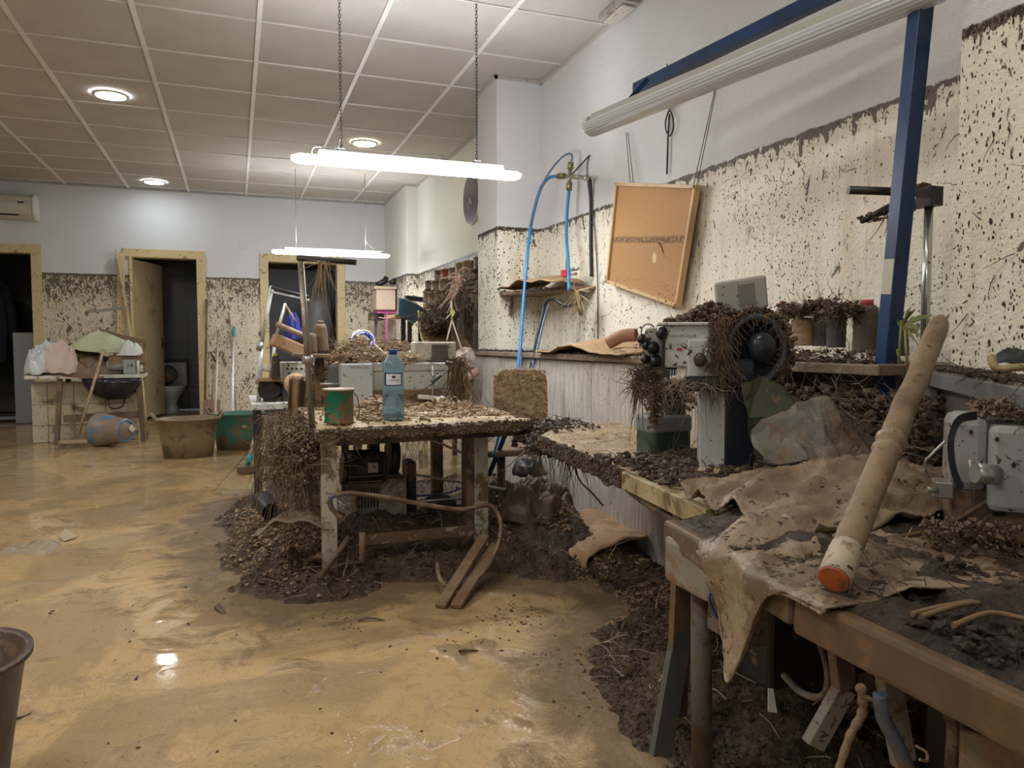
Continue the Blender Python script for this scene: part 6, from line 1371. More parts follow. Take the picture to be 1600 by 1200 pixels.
# the long wooden pole
WP = thing('long_wooden_pole', 'thick mud-stained wooden pole leaning from the bench edge to the wall, orange cut end', 'pole', (.83, .84, .64))
p, q = Vector((0.806, 0.83, 0.658)), Vector((1.52, 1.262, 1.051)); d = (q - p).normalized()
m, nt, bs_ = base('pole_wood'); v = objvec(nt); f = ramp(nt, noise_n(nt, scalev(nt, v, (1, 1, .6)), 9, 5, .7), .35, .65)
col = mix(nt, f, (.26, .18, .10), (.14, .095, .055)); f2 = ramp(nt, noise_n(nt, v, 45, 3, .6), .66, .70); L(nt, mix(nt, f2, col, (.07, .045, .028)), bs_.inputs['Base Color']); bs_.inputs['Roughness'].default_value = .55
bump(nt, bs_, noise_n(nt, v, 40, 5, .7), .4, .006)
b = B(); n_ = 40
pts = [p + (q - p) * (k / n_) + Vector((noise.noise(Vector((k * .2, 0, 0))), noise.noise(Vector((k * .2, 3, 0))), 0)) * .004 for k in range(n_ + 1)]
b.tube(pts, [.0225 + .0015 * noise.noise(Vector((k * .5, 0, 7))) for k in range(n_ - 1)] + [.020, .014], 18); b.out('shaft', m, WP, world=True)
b = B(); b.tube([p + d * .001, p + d * .035, p + d * .072], [.0232, .0236, .0232], 18); b.out('white_band', mat('band_white', (.46, .40, .29), .5, mud=.42, ms=22, speck=.5, mudc=(.22, .15, .09)), WP, world=True)
b = B(); b.tube([p - d * .003, p + d * .004], [.0215, .0225], 18); b.out('cut_end', mat('cut_end_orange', (.50, .11, .03), .5, c2=(.10, .065, .038), cs=22), WP, world=True)
b = B(); c_ = p.lerp(q, .42); b.tube([c_ - d * .012, c_, c_ + d * .014], [.020, .0275, .021], 14); c_ = p.lerp(q, .38); b.tube([c_ - d * .008, c_, c_ + d * .01], [.020, .0262, .021], 14)
b.out('mud_ring', M_TARP, WP, world=True)
# branch, hoses and strips on the near bench
b = B(); b.tube(curve([(0.994, 1, 0.641), (1.103, 1.02, 0.642), (1.173, 1, 0.652), (1.228, 0.98, 0.672), (1.269, 0.95, 0.711), (1.34, 0.92, 0.743)]), [.003 + .00006 * k for k in range(41)], 7); tag(b.out('thin_branch', mat('branch_brown', (.16, .105, .06), .6)), 'long thin branch lying across the near bench from the pole to the right edge', 'branch')
b = B(); b.tube(curve([(0.976, 0.9, 0.617), (1.098, 0.98, 0.631), (1.173, 1.02, 0.656)]), .0016, 5); tag(b.out('fine_twig', M_ROOT), 'fine twig crossing under the long thin branch', 'twig')
for k, (pp, lb) in enumerate((([(0.823, 0.712, 0.645), (0.876, 0.713, 0.648), (0.934, 0.713, 0.648)], 'pale strip in the mud of the near bench, farthest of three'), ([(0.838, 0.664, 0.645), (0.913, 0.674, 0.648), (0.946, 0.647, 0.645)], 'pale strip in the mud of the near bench, longest and nearest of three'), ([(0.829, 0.702, 0.645), (0.901, 0.706, 0.65), (0.945, 0.712, 0.645)], 'pale strip in the mud of the near bench, middle one of three'))):
    b = B(); b.tube(curve(pp), .0038, 8); tag(b.out('pale_strip', mat('strip_ochre', (.19, .145, .085), .4, mud=.5)), lb, 'strip')

# right-hand machine
turn_about(1.27, .92, 46)
RM = thing('overlock_machine', 'grey overlock machine with black belts cut off by the right edge of the frame', 'sewing machine', (1.251, 0.93, 0.699))
M_ALU = mat('cast_grey', (.36, .37, .36), .35, speck=.5, mud=.25, ms=12, mudc=(.13, .09, .06))
b = B(); boxpq(b, (1.148, 0.93, 0.868), (1.241, 0.93, 0.728), .12); b.out('left_housing', M_ALU, RM, world=True, bevel=.018)
b = B(); boxpq(b, (1.237, 0.91, 0.853), (1.447, 0.91, 0.699), .14); b.out('right_housing', M_ALU, RM, world=True, bevel=.012)
b = B(); boxpq(b, (1.245, 0.94, 0.852), (1.292, 0.94, 0.682), .10); b.out('gap_frame', M_BLACK, RM, world=True, bevel=.006)
b = B(); boxpq(b, (1.157, 0.94, 0.738), (1.462, 0.94, 0.637), .14); b.out('base', mat('base_mud', (.10, .08, .06), .4, mud=.6, ms=9), RM, world=True, bevel=.01)
b = B(); boxpq(b, (1.114, 0.9, 0.749), (1.16, 0.9, 0.718), .05); b.out('foot_plate', mat('foot_steel', (.30, .28, .25), .3, .5, mud=.4), RM, world=True, bevel=.003)
b = B(); pts = curve([(1.209, 0.93, 0.869), (1.169, 0.91, 0.862), (1.151, 0.9, 0.833), (1.151, 0.9, 0.801), (1.16, 0.9, 0.767), (1.177, 0.9, 0.739)])
for a_, c_ in zip(pts[:-1], pts[1:]): b.beam(a_, c_, .015, .004, (0, 1, 0))
b.out('belt', mat('belt_black', (.014, .017, .022), .35), RM, world=True)
b = B(); b.tube(curve([(1.136, 0.89, 0.824), (1.106, 0.88, 0.801), (1.091, 0.88, 0.784), (1.101, 0.89, 0.757)]), .0035, 6); b.out('thread_tube', M_STEEL, RM, world=True)
for c_ in ((1.161, 0.925, 0.855), (1.197, 0.925, 0.839), (1.251, 0.908, 0.83), (1.288, 0.908, 0.786)): b = B(); b.cyl(c_, (c_[0], c_[1] - .004, c_[2]), .0045, 10); b.out('screw_hole', M_BLACK, RM, world=True)
b = B(); b.cyl((1.254, 0.9, 0.767), (1.198, 0.86, 0.776), .018, 14); b.out('thread_dial', M_STEEL, RM, world=True)
b = B(); b.cyl((1.123, 0.89, 0.734), (1.097, 0.87, 0.739), .005, 10); b.out('foot_screw', M_STEEL, RM, world=True)
b = B(); b.cyl((1.196, 0.91, 0.791), (1.205, 0.91, 0.718), .004, 8); b.out('spindle', M_STEEL, RM, world=True)
b = B()
for i in range(900): b.clod((U((1.21, 0.98, 0.867)[0], (1.474, 0.98, 0.858)[0]), U(.93, 1.06), (1.173, 0.93, 0.867)[2] + abs(random.gauss(0, .012))), U(.003, .010), .6, rnd=.5)
for i in range(300): b.straw((U((1.284, 0.98, 0.864)[0], (1.51, 0.98, 0.857)[0]), U(.91, 1.02), (1.172, 0.93, 0.879)[2]), (U(-1, 1), U(-1, 0), U(-.4, .5)), U(.03, .09), .0012, .4, grav=.12)
for i in range(400): b.clod((U((1.087, 0.88, 0.744)[0], (1.3, 0.88, 0.728)[0]), U(.83, .92), U(.635, .69)), U(.003, .009), .6, rnd=.5)
b.out('caked_straw', mat('straw_dim', (.19, .13, .08), .7, c2=(.09, .06, .038), cs=30), RM, world=True, kind='stuff')

turn_about(0, 0, 0)
# grey framed cabinet back behind it
CB = thing('grey_cabinet', 'grey framed cabinet panel behind the overlock machine', 'cabinet', (1.55, 1.2, .6))
A_, Z_ = Vector((1.815, 1.531, .900)), Vector((1.28, .860, .900)); M_CG = mat('cabinet_grey', (.20, .20, .20), .4, mud=.22, ms=5, speck=.2, c2=(.15, .145, .14)); M_CP = mat('cabinet_panel', (.14, .13, .115), .5, mud=.35, ms=4)
dn = Vector((0, 0, -1)); off = Vector((.02, -.016, 0))
b = B(); b.beam(A_, Z_, .03, .04); b.out('top_rail', M_CG, CB, world=True, bevel=.003)
b = B(); b.beam(A_ + Vector((0, 0, .02)), A_ + Vector((0, 0, -.285)), .035, .03, (1, 1, 0)); b.out('side_rail', M_CG, CB, world=True, bevel=.003)
b = B(); q0, q1 = A_ + off, Z_ + off; b.beam(q0 + Vector((0, 0, -.14)), q1 + Vector((0, 0, -.14)), .012, .27); b.out('panel', M_CP, CB, world=True)
b = B(); b.beam(A_ + off * 1 + Vector((0, 0, .024)), Z_ + off * 1 + Vector((0, 0, .024)), .06, .010); b.out('top_board', M_LEDGE, CB, world=True)
b = B()
for i in range(800): t = R(); c_ = A_.lerp(Z_, t) + off * U(-.5, 2.5) + Vector((0, 0, .03)); b.clod(c_, U(.003, .010), .6, rnd=.5)
for i in range(80): t = R(); c_ = A_.lerp(Z_, t) + off * U(-.5, 2.5) + Vector((0, 0, .032)); b.straw(c_, (U(-1, 1), U(-1, 1), U(-.1, .3)), U(.03, .07), .0014, .4, grav=.1)
b.out('top_dirt', M_CLOT, CB, world=True, kind='stuff')
b = B(); b.tube(curve([(1.551, 1.16, 0.971), (1.546, 1.15, 0.951), (1.551, 1.14, 0.942), (1.568, 1.12, 0.946), (1.598, 1.1, 0.948)]), .0085, 10); tag(b.out('yellow_hose', mat('hose_yellow', (.36, .28, .14), .4, mud=.15)), 'short bent yellowish hose lying on top of the grey cabinet', 'hose')
cloth('dark_pouch', 'dark grey pouch beside the yellowish hose on the cabinet top', 'pouch', (1.631, 1.17, 0.954), .045, .03, .025, 0, mat('pouch_dark', (.04, .045, .05), .6), 2.2, n=16, fold=.5)

# ================================================================ SPOOLS ON THE LEDGE
M_TH1 = mat('thread_white_dirty', (.42, .38, .31), .7, mud=.3, bmp=.6, bs=200); M_TH2 = mat('thread_grey', (.11, .10, .095), .7, mud=.3, ms=20, bmp=.8, bs=200); M_TH3 = mat('thread_brown', (.13, .10, .075), .7, mud=.35, ms=16, bmp=.8, bs=200)
M_RED = mat('red_cap', (.40, .05, .035), .45)
G_ = 'thread cones on the panelling ledge'
cone('pale thread cone with a small red tip, leftmost on the ledge behind the machine', (1.93, 2.276, 1.002), .026, .020, .135, M_TH1, M_RED, G_)
cone('wide brown soaked thread cone, second from left on the ledge', (1.9, 2.131, 0.989), .042, .040, .10, M_CARD, None, G_)
cone('narrow grey thread cone, third from left on the ledge', (1.93, 2.079, 0.987), .024, .022, .125, M_TH2, None, G_)
cone('dark tapered thread cone, fourth from left on the ledge', (1.9, 1.973, 0.983), .030, .032, .125, M_TH2, None, G_)
cone('big dark thread cone with a red cap, nearest the blue post', (1.92, 1.867, 0.967), .040, .036, .155, M_TH3, M_RED, G_)
cone('dark thread cone half hidden behind the blue post', (1.95, 1.774, 0.958), .036, .03, .12, M_TH2, None, G_)
b = B()
def gar(x_, y_, z_): return (x_, y_, z_)
g0, g1 = Vector((1.88, 2.207, 1.124)), Vector((1.86, 1.844, 1.112))
for i in range(900):
    t = R(); p = g0.lerp(g1, t); p.z += random.gauss(0, .010) - .012 * math.sin(t * 9); b.clod((p.x + random.gauss(0, .02), p.y, p.z), U(.004, .012), .6, rnd=.5)
for i in range(260): t = R(); p = g0.lerp(g1, t); b.straw((p.x + U(-.03, .02), p.y, p.z + U(-.015, .015)), (U(-.4, .2), U(-1, 1), U(-1.4, .4)), U(.04, .11), .0016, .4)
for i in range(260): p = Vector((U(1.74, 1.95), U(1.75, 2.75), .945)); b.clod(p + Vector((0, 0, U(0, .03))), U(.005, .014), .6, rnd=.5)
for i in range(200): p = Vector((U(1.72, 1.9), U(1.75, 2.75), .95)); b.straw(p, (U(-1, .4), U(-1, 1), U(-.4, .8)), U(.04, .13), .0016, .4, grav=.12)
tag(b.out('mud_garland', M_ROOTD), 'dark crust of roots and mud hanging over the thread cones on the ledge', 'roots', kind='stuff')
b = B(); b.beam((1.72, 1.893, 0.947), (1.74, 1.844, 0.966), .012, .003); tag(b.out('white_ticket', mat('ticket_white', (.6, .58, .52), .5)), 'small white strip of paper on the ledge below the thread cones', 'paper')
pole('support_rod', 'thin metal rod under the ledge below the thread cones', 'rod', (1.76, 1.802, 0.921), (1.76, 1.8, 0.847), .006, M_STEEL)
# tangle of roots right of the machine
b = B()
for i in range(1300):
    p = (U(1.66, 1.84), U(1.45, 2.1), .64 + .22 * R() ** 1.6); b.clod(p, U(.006, .020), .7, rnd=.5)
for i in range(420): b.straw((U(1.6, 1.82), U(1.45, 2.1), U(.68, .86)), (U(-1, .4), U(-1, 1), U(-.5, .9)), U(.06, .16), .0018, .45, grav=.08)
for i in range(60): b.straw((U(1.7, 1.78), U(1.7, 1.9), U(.80, .93)), (U(-.6, .6), U(-1, .2), U(-1, .2)), U(.08, .2), .0022, .35)
tag(b.out('root_tangle', M_ROOTD), 'dark tangle of roots banked behind the clear bag and around the blue post', 'roots', kind='stuff')
# reeds
T = thing('reed_plant', 'uprooted green reed with thin leaves behind the blue post', 'plant', (1.8, 1.603, 0.927))
M_LEAF = mat('reed_green', (.16, .18, .05), .5, c2=(.28, .25, .10), cs=10)
for p, q in (((1.8, 1.629, 0.917), (1.8, 1.623, 1.064)), ((1.79, 1.587, 0.909), (1.79, 1.6, 1.036)), ((1.81, 1.625, 0.926), (1.81, 1.653, 1))): b = B(); b.cyl(p, q, .004, 6); b.out('stem', M_LEAF, T, world=True)
for q in ((1.78, 1.534, 1.067), (1.8, 1.515, 1.075), (1.78, 1.537, 1.035), (1.79, 1.539, 1.012), (1.8, 1.573, 1.095), (1.78, 1.544, 0.991), (1.8, 1.652, 1.065), (1.79, 1.579, 1.103)):
    p = Vector((1.8, 1.623, 1.042)); q = Vector(q); mdl = p.lerp(q, .5) + Vector((0, 0, .012)); wv = Vector((0, .0, .0055)); b = B(); b.add([p, mdl + wv, q, mdl - wv], [(0, 1, 2), (0, 2, 3)]); b.out('leaf', M_LEAF, T, world=True, solid=.0008)

# ================================================================ BLUE FRAME, UNLIT LAMP, WALL THINGS
M_NAVY = mat('navy_paint', (.010, .045, .14), .35, speck=.15, c2=(.012, .03, .09), mud=.12, ms=6)
BF = thing('blue_steel_frame', 'navy blue steel post and top beam of a machine light frame', 'frame', (1.83, 1.85, .62))
p, q = Vector((1.8, 1.691, 0.704)), Vector((1.8, 1.578, 2.045)); b = B(); b.beam(p - (q - p) * .04, q, .047, .047, (.12, 1, 0)); b.out('post', M_NAVY, BF, world=True, bevel=.003)
b = B(); b.beam((1.690, 2.965, 2.12), (1.83, 1.9, 2.12), .04, .05); b.out('beam', M_NAVY, BF, world=True, bevel=.003)
pm = p.lerp(q, .355)
b = B(); b.beam(p.lerp(q, .325) + Vector((-.0245, .002, 0)), p.lerp(q, .40) + Vector((-.0245, .002, 0)), .002, .040, (.12, 1, 0)); b.out('paper_label', mat('torn_label', (.50, .48, .40), .6, speck=.4), BF, world=True)
UL = thing('unlit_tube_lamp', 'unlit tube lamp with a clear ribbed cover hanging under the blue beam', 'ceiling lamp', (1.64, 2.3, 1.95))
p, q = Vector((1.504, 3.02, 1.95)), Vector((1.79, 1.52, 1.95)); d = (q - p).normalized(); a_ = d.cross(Vector((0, 0, 1))).normalized()
def prof_sweep(pr, p, q, closed=True):
    vs = [e + a_ * x + Vector((0, 0, z)) for e in (p, q) for x, z in pr]; n = len(pr); fs = [(i, (i + 1) % n, n + (i + 1) % n, n + i) for i in range(n if closed else n - 1)]
    if closed: fs += [tuple(reversed(range(n))), tuple(range(n, 2 * n))]
    return vs, fs
b = B(); b.add(*prof_sweep([(-.045, .015), (.045, .015), (.030, .05), (-.030, .05)], p + d * .03, q)); b.out('housing', mat('unlit_housing', (.42, .42, .39), .35), UL, world=True, bevel=.003)
m, nt, bs_ = base('clear_cover'); bs_.inputs['Base Color'].default_value = (.82, .87, .94, 1); bs_.inputs['Alpha'].default_value = .5; bs_.inputs['Roughness'].default_value = .12; bs_.inputs['Metallic'].default_value = 0; bs_.inputs['Specular IOR Level'].default_value = 1
pr = []
for k in range(29): t = PI * k / 28; r = .052 + (.0014 if k % 2 else 0); pr.append((-math.cos(t) * r, .015 - math.sin(t) * r))
b = B(); vs, fs = prof_sweep(pr, p, q, False); b.add(vs, fs); b.out('clear_cover', m, UL, world=True, solid=.001)
b = B(); b.add(*prof_sweep([(x * 1.03, (z - .015) * 1.03 + .017) for x, z in pr] + [(.04, .04), (-.04, .04)], p - d * .012, p + d * .02)); b.out('end_cap', mat('cap_translucent', (.62, .62, .60), .2), UL, world=True, bevel=.003)
b = B(); b.cyl(p + d * .04 + Vector((0, 0, -.008)), q + Vector((0, 0, -.008)), .013, 12); b.out('tube', mat('tube_white', (.7, .7, .7), .3), UL, world=True)
for t in (.12, .33, .56, .80):
    c_ = p.lerp(q, t); b = B(); k1 = [c_ + a_ * x + Vector((0, 0, z)) for x, z in ((-.055, -.005), (-.056, .018), (-.048, .03), (-.035, .045))]; b.tube(k1, .004, 6); b.out('clip', mat('clip_dark', (.06, .06, .06), .3, .6), UL, world=True)
for t in (.16, .93): c_ = p.lerp(q, t); b = B(); b.beam(c_ + Vector((0, 0, .05)), Vector((c_.x + .09, c_.y, 2.10)), .02, .006, (0, 1, 0)); b.out('hanger', M_NAVY, UL, world=True)
# cable loop on a hook, thin string
T = thing('cable_loop', 'black cable looped on a hook on the wall below the unlit lamp', 'cable', (2.145, 3.413, 2.198))
b = B(); b.tube(curve([(2.14, 3.412, 2.207), (2.13, 3.425, 2.151), (2.13, 3.418, 2.1), (2.13, 3.381, 2.067), (2.13, 3.351, 2.099), (2.13, 3.359, 2.159), (2.14, 3.406, 2.205)]), .004, 6); b.tube(curve([(2.135, 3.397, 2.183), (2.135, 3.407, 2.081), (2.135, 3.411, 1.984), (2.135, 3.415, 1.879)]), .005, 6); b.out('cable', M_BLACK, T, world=True)
b = B(); b.cyl((2.15, 3.422, 2.218), (2.1, 3.342, 2.189), .006, 8); b.out('hook', M_STEEL, T, world=True)
pole('wall_wire', 'thin dark wire sticking up on the wall behind the blue beam', 'wire', (2.14, 3.435, 2.45), (2.14, 3.434, 2.367), .003, M_BLACK)
# cork board
CKB = thing('cork_board', 'cork notice board in a pine frame hanging crooked on two strings', 'notice board', (2.10, 3.57, 1.55))
cA, cB_, cC, cD = [Vector(v_) for v_ in ((2.105, 3.88, 1.915), (2.105, 3.092, 1.748), (2.105, 3.245, 1.187), (2.105, 3.99, 1.363))]
m, nt, bs_ = base('cork'); v = posvec(nt); sp = N(nt, 'ShaderNodeSeparateXYZ'); L(nt, v, sp.inputs[0])
zw = math_n(nt, 'ADD', sp.outputs[2], math_n(nt, 'MULTIPLY', sp.outputs[1], -.13)); zw = math_n(nt, 'ADD', zw, math_n(nt, 'MULTIPLY', noise_n(nt, v, 3, 3), .03))
fine = noise_n(nt, v, 220, 4, .7); colc = mix(nt, fine, (.36, .19, .075), (.55, .31, .13))
low = ramp(nt, zw, 1.125, 1.135, 1, 0); colc = mix(nt, math_n(nt, 'MULTIPLY', low, .35), colc, (.33, .19, .09))
ln = math_n(nt, 'MULTIPLY', ramp(nt, zw, 1.085, 1.10, 0, 1), ramp(nt, zw, 1.115, 1.135, 1, 0)); colc = mix(nt, math_n(nt, 'MULTIPLY', ln, ramp(nt, noise_n(nt, v, 60, 4, .7), .38, .55)), colc, (.13, .085, .05))
spk = math_n(nt, 'MULTIPLY', ramp(nt, noise_n(nt, scalev(nt, v, (1, .5, 1)), 75, 3, .6), .60, .64), ramp(nt, zw, .78, .95, 1, 0)); colc = mix(nt, spk, colc, (.08, .05, .03))
spk2 = math_n(nt, 'MULTIPLY', ramp(nt, noise_n(nt, v, 110, 2, .6), .66, .70), low); colc = mix(nt, spk2, colc, (.10, .065, .04))
L(nt, colc, bs_.inputs[0]); bs_.inputs['Roughness'].default_value = .85; bump(nt, bs_, fine, .2, .003)
b = B(); nrm = Vector((1, 0, 0)); b.add([c + nrm * k for k in (-.006, .012) for c in (cA, cB_, cC, cD)], [(0, 1, 2, 3), (7, 6, 5, 4), (0, 4, 5, 1), (1, 5, 6, 2), (2, 6, 7, 3), (3, 7, 4, 0)]); b.out('cork_panel', m, CKB, world=True)
M_PINE = mat('pine_frame', (.62, .43, .22), .5, c2=(.52, .34, .16), cs=8); M_PINED = mat('pine_frame_muddy', (.60, .43, .22), .5, mud=.2, speck=.7)
for nm, s_, e_, mm in (('rail', cA, cB_, M_PINE), ('rail', cB_, cC, M_PINE), ('rail', cD, cC, M_PINED), ('rail', cA, cD, M_PINE)):
    b = B(); dd = (e_ - s_).normalized(); b.beam(s_ - dd * .008 - nrm * .004, e_ + dd * .008 - nrm * .004, .018, .034, (1, 0, 0)) ; b.out('frame_rail', mm, CKB, world=True, bevel=.002)
for s_, e_ in (((2.13, 3.847, 2.205), (2.1, 3.737, 1.883)), ((2.13, 3.825, 2.199), (2.1, 3.701, 1.876)), ((2.13, 3, 2.182), (2.1, 3.122, 1.751)), ((2.13, 2.99, 2.179), (2.1, 3.095, 1.746))): b = B(); b.cyl(s_, e_, .0022, 6); b.out('string', M_ROOTD, CKB, world=True)
b = B(); pc = (2.096, 3.469, 1.448); b.add([(2.098 - .001 * 0, pc[1] + .022 * math.cos(k * PI / 8), pc[2] + .028 * math.sin(k * PI / 8)) for k in range(16)], [tuple(range(16))]); b.out('pale_spot', mat('spot_pale', (.62, .47, .27), .8), CKB, world=True, solid=.001)
b = B(); b.tube(curve([(2.094, 3.423, 1.526), (2.094, 3.391, 1.489), (2.094, 3.365, 1.44)]), [.002, .003, .004, .005, .004, .003, .003, .002, .002, .004, .003, .002, .002, .001, .001, .001, .001], 5); b.out('stuck_twig', M_ROOTD, CKB, world=True)

# corner shelf with soaked cardboard
T = thing('corner_shelf', 'small wooden shelf in the corner beside the pillar', 'shelf', (2.0, 4.7, 1.36))
b = B(); b.prism([(1.82, 5.145), (1.80, 4.95), (2.0, 4.33), (2.148, 4.25), (2.148, 5.145)], 1.335, 1.358); b.out('board', M_SHB, T, world=True, bevel=.003)
b = B(); b.beam((2.10, 4.45, 1.33), (2.14, 4.45, 1.18), .02, .02, (0, 1, 0)); b.beam((1.9, 5.1, 1.33), (1.9, 5.14, 1.2), .02, .02, (1, 0, 0)); b.out('bracket', M_LEGD, T, world=True)
b = B(); b.grid(lambda u, v: (1.79 + .33 * v + .05 * (1 - u) * (1 - v), 4.30 + .82 * u + .06 * v * (1 - u), 1.362 + .075 * math.sin(u * PI) * (.45 + .55 * v) + .025 * abs(math.sin(u * 7 + 1)) + .012 * noise.noise(Vector((u * 6, v * 4, 2)))), 34, 14); tag(b.out('cardboard_sheet', M_CARD, solid=.006), 'warped soaked cardboard on the corner shelf', 'cardboard')
T = thing('red_clamp', 'small red clamp with a steel end on the corner shelf', 'clamp', (2.02, 4.429, 1.435))
b = B(); b.obox((0, 0, .012), (.05, .05, .045), (0, 0, .3)); b.out('body', mat('clamp_red', (.5, .03, .035), .4), T, bevel=.008)
b = B(); b.cyl((.0, -.04, .03), (.02, -.15, .03), .012, 10); b.cyl((0, -.03, .0), (.02, -.12, .0), .008, 8); b.out('screw', M_STEEL, T)
b = B()
for i in range(50): b.straw((1.98, 4.189, 1.316), (U(-.3, .3), U(-1, .6), U(-1.5, .4)), U(.08, .22), .004, .3)
tag(b.out('dried_leaves', mat('straw_yellow', (.52, .42, .26), .7, c2=(.34, .25, .13), cs=20)), 'tuft of dried reed leaves hanging off the corner shelf', 'leaves', kind='stuff')
b = B()
for i in range(700): b.clod((U(1.80, 2.14), U(4.3, 5.13), 1.337 + .015 * R()), U(.004, .010), .5)
b.out('shelf_dirt', M_CLOT, None, kind='stuff'); o = bpy.data.objects['shelf_dirt']; tag(o, 'crumbs of mud along the edge of the corner shelf', 'mud', kind='stuff')
# cardboard on the ledge
b = B(); b.grid(lambda u, v: (1.66 + .38 * v, 3.02 + 1.05 * u, .945 + .11 * math.exp(-((u - .55) / .20) ** 2) * (.35 + .65 * v) + .07 * math.exp(-((u - .15) / .15) ** 2) * v + .012 * noise.noise(Vector((u * 8, v * 5, 1)))), 40, 14)
tag(b.out('cardboard_sheet', mat('card_bright', (.46, .30, .16), .75, mud=.3, ms=8, speck=.4, bmp=.5, bs=60, mudc=(.30, .22, .13)), solid=.008), 'warped muddy cardboard lying on the grey panelling ledge under the notice board', 'cardboard')
b = B(); c_ = (1.72, 3.216, 1.006); b.tube(curve([(c_[0], c_[1] + .05, c_[2] - .01), (c_[0] + .05, c_[1], c_[2] + .025), (c_[0] + .10, c_[1] - .05, c_[2] + .03)]), [.03] * 17, 14, cap=False); tag(b.out('pink_roll', mat('pink_card', (.38, .19, .12), .6, mud=.3), solid=.004), 'rolled reddish cardboard curl on the ledge sheet', 'cardboard')

# compressed-air manifold with blue hoses
AM = thing('air_manifold', 'brass four-way air fitting on the wall with two blue hoses', 'fitting', (2.06, 4.453, 2.078))
M_BRASS = mat('old_brass', (.26, .21, .12), .35, .7, speck=.3); M_BLH = mat('hose_blue', (.03, .20, .46), .3, speck=.25); M_BLK2_ = mat('cable_black', (.018, .018, .02), .4)
b = B(); ctr = Vector((2.06, 4.453, 2.07)); b.cyl((2.06, 4.585, 2.105), (2.06, 4.319, 2.042), .012, 10); b.cyl((2.06, 4.454, 2.131), (2.06, 4.472, 2.012), .012, 10); b.out('cross', mat('fitting_steel', (.36, .34, .28), .3, .8), AM, world=True)
for s_, e_ in (((2.05, 4.625, 2.112), (2.06, 4.544, 2.096)), ((2.06, 4.444, 2.166), (2.06, 4.454, 2.119)), ((2.06, 4.463, 2.039), (2.06, 4.472, 1.987))): b = B(); b.cyl(s_, e_, .020, 8); b.out('brass_nut', M_BRASS, AM, world=True)
b = B(); b.cyl((2.06, 4.319, 2.042), (2.07, 4.22, 2.015), .014, 8); b.out('right_nut', M_STEEL, AM, world=True)
b = B(); b.cyl((2.07, 4.446, 2.089), (2.14, 4.337, 2.189), .005, 6); b.out('wall_bracket', M_BLACK, AM, world=True)
b = B(); b.tube(curve([(2.05, 4.625, 2.112), (2.03, 4.73, 2.12), (2, 4.794, 2.07), (1.95, 4.787, 1.935), (1.9, 4.745, 1.782), (1.85, 4.677, 1.579), (1.8, 4.619, 1.276), (1.72, 4.47, 0.979), (1.62, 4.275, 0.744), (1.55, 4.122, 0.601)], 6), .0115, 10); b.out('blue_hose', M_BLH, AM, world=True)
b = B(); b.tube(curve([(2.06, 4.472, 1.987), (2.05, 4.479, 1.856), (2.03, 4.444, 1.684), (1.98, 4.304, 1.504), (1.93, 4.184, 1.314)], 6), .0105, 10); b.out('blue_hose', M_BLH, AM, world=True)
b = B(); b.tube(curve([(2.06, 4.435, 2.168), (2.06, 4.425, 2.198), (2.06, 4.475, 2.226), (2.04, 4.541, 2.215), (2.02, 4.664, 2.165), (1.98, 4.724, 2.076), (1.95, 4.764, 1.961), (1.89, 4.732, 1.788)], 6), .0065, 8); b.out('thin_hose', mat('hose_slate', (.10, .16, .26), .35), AM, world=True)
b = B(); b.tube(curve([(1.7, 4.395, 0.96), (1.66, 4.313, 0.821), (1.58, 4.159, 0.636), (1.55, 4.166, 0.49)], 6), .008, 8); b.out('second_hose', mat('hose_navy', (.02, .035, .13), .35), AM, world=True)
b = B(); b.tube(curve([(2.08, 4.25, 2.021), (2.12, 4.285, 2.012), (2.135, 4.304, 1.832), (2.135, 4.302, 1.63), (2.135, 4.29, 1.419)], 6), .011, 10); tag(b.out('black_pipe', M_BLK2_), 'black pipe running down the wall from the brass fitting to the corner shelf', 'pipe')
b = B(); b.tube(curve([(2.14, 4.337, 2.193), (2.14, 4.373, 2.12), (2.14, 4.343, 1.96), (2.14, 4.278, 1.788), (2.14, 4.23, 1.542), (2.14, 4.208, 1.261), (2.14, 4.205, 1.02)], 6), .004, 6); tag(b.out('grey_cable', mat('cable_grey', (.12, .12, .11), .5)), 'thin grey cable down the wall right of the black pipe', 'cable')
b = B(); b.tube(curve([(2.05, 4.225, 1.308), (2, 4.184, 1.249), (1.95, 4.264, 1.228), (1.9, 4.35, 1.272), (1.88, 4.438, 1.251), (1.85, 4.43, 1.144), (1.8, 4.394, 1.02), (1.7, 4.253, 0.823), (1.6, 4.136, 0.675)], 6), .010, 8); tag(b.out('cable_bundle', M_BLK2_), 'dark cables hanging from under the corner shelf down to the chair', 'cable')
b = B(); b.tube(curve([(1.87, 4.352, 1.239), (1.84, 4.364, 1.142), (1.79, 4.316, 1.02), (1.72, 4.219, 0.902), (1.68, 4.224, 0.777)], 6), .008, 8); tag(b.out('slate_hose', mat('hose_slate', (.10, .16, .26))), 'slate blue hose beside the dark hanging cables', 'hose')
b = B(); b.tube(curve([(1.42, 3.817, 0.596), (1.4, 3.844, 0.516), (1.38, 3.883, 0.43), (1.36, 3.913, 0.355), (1.34, 3.978, 0.248)], 6), .014, 10); tag(b.out('navy_hose', mat('hose_navy', (.02, .035, .13))), 'thick navy hose coming down beside the right workbench leg', 'hose')
b = B(); b.tube(curve([(1.36, 3.827, 0.52), (1.35, 3.862, 0.452), (1.33, 3.87, 0.374)], 6), .007, 8); tag(b.out('light_blue_hose', M_BLH), 'short light blue hose beside the navy one', 'hose')
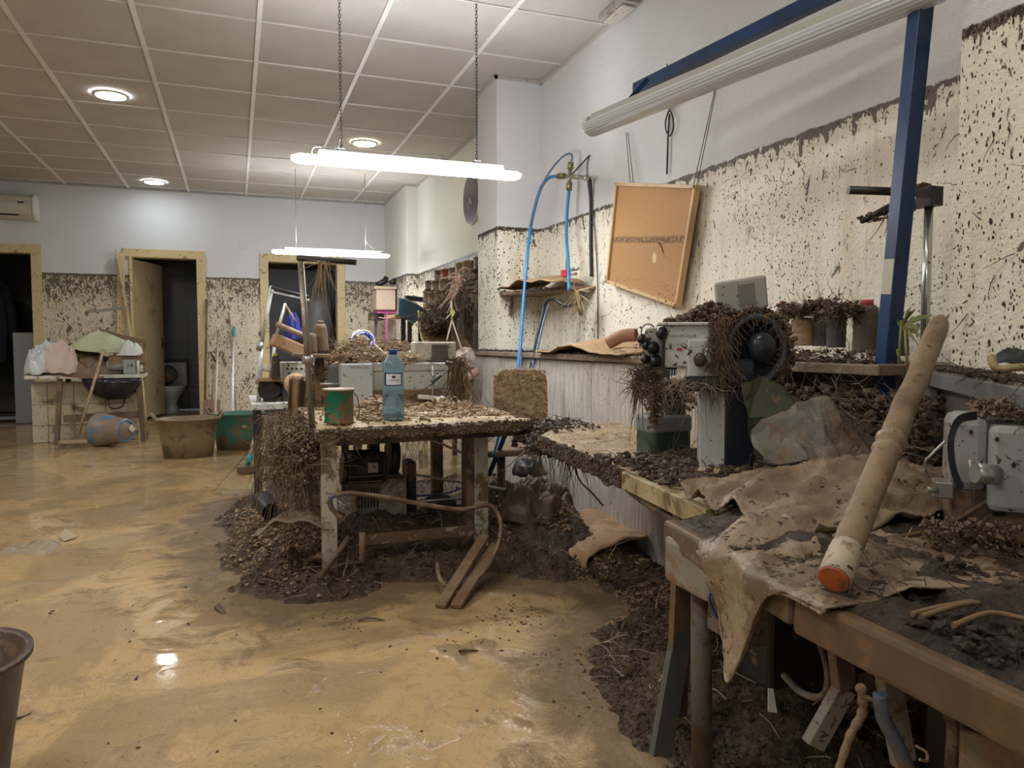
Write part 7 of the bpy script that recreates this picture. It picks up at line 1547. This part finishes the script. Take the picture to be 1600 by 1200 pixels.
for k, (s_, e_, lb) in enumerate((((1.339, 3.6, 0.602), (1.233, 3.7, 0.478), 'pale root between the workbench and the wall bench, upper one'), ((1.332, 3.4, 0.463), (1.225, 3.4, 0.352), 'pale root between the workbench and the wall bench, lower one'))): b = B(); b.straw(s_, Vector(e_) - Vector(s_), (Vector(e_) - Vector(s_)).length, .005, .1, 5, 5); tag(b.out('pale_root', M_ROOT), lb, 'root')
b = B()
for i in range(160): b.straw((U(1.25, 1.5), U(2.9, 3.3), U(.55, .66)), (U(-1, 1), U(-1, 1), U(-1, .3)), U(.06, .16), .0022, .4, grav=.1)
for i in range(500): b.clod((U(1.2, 1.5), U(2.85, 3.25), U(.58, .64)), U(.005, .016), .6, rnd=.5)
for i in range(300): b.clod((U(1.15, 1.38), U(2.75, 3.1), U(.54, .60)), U(.008, .022), .6, rnd=.5)
tag(b.out('mud_clump', M_CLOT), 'clump of mud and roots at the far tip of the wall bench', 'mud', kind='stuff')

# thread stand on the right: chrome pole with black arms
T = thing('thread_stand', 'chrome pole with black muddy crossbar arms, right of the blue post', 'stand', (1.93, 1.652, 0.952))
b = B(); b.cyl((1.93, 1.654, 0.943), (1.93, 1.655, 1.402), .0125, 14); b.out('pole', mat('chrome_tube', (.60, .62, .60), .22, .9, speck=.2), T, world=True)
b = B(); b.cyl((1.768, 1.8, 1.465), (1.991, 1.7, 1.454), .0125, 12); b.obox((1.92, 1.645, 1.426), (.05, .05, .055)); b.out('crossbar', mat('arm_black', (.022, .018, .016), .4, mud=.2), T, world=True)
b = B(); b.tube([(1.801, 1.78, 1.369), (1.891, 1.76, 1.412), (2.002, 1.72, 1.426)], [.008, .014, .014], 10); b.out('lower_arm', mat('arm_black', (.022, .018, .016)), T, world=True)
b = B()
for i in range(170): t = R(); p = Vector((1.801, 1.78, 1.373)).lerp(Vector((2.028, 1.72, 1.439)), t); b.clod(p + Vector((0, U(-.015, .015), U(-.015, .015))), U(.003, .009), .7, rnd=.5)
for i in range(120): t = R(); p = Vector((1.948, 1.72, 1.465)).lerp(Vector((1.986, 1.68, 1.452)), t); b.clod(p + Vector((0, U(-.015, .015), U(.0, .016))), U(.003, .008), .7, rnd=.5)
hang(b, 8, lambda: (1.879, 1.76, 1.401), .05, .12, .0015, .5)
b.out('stuck_mud', M_ROOTD, T, world=True, kind='stuff')
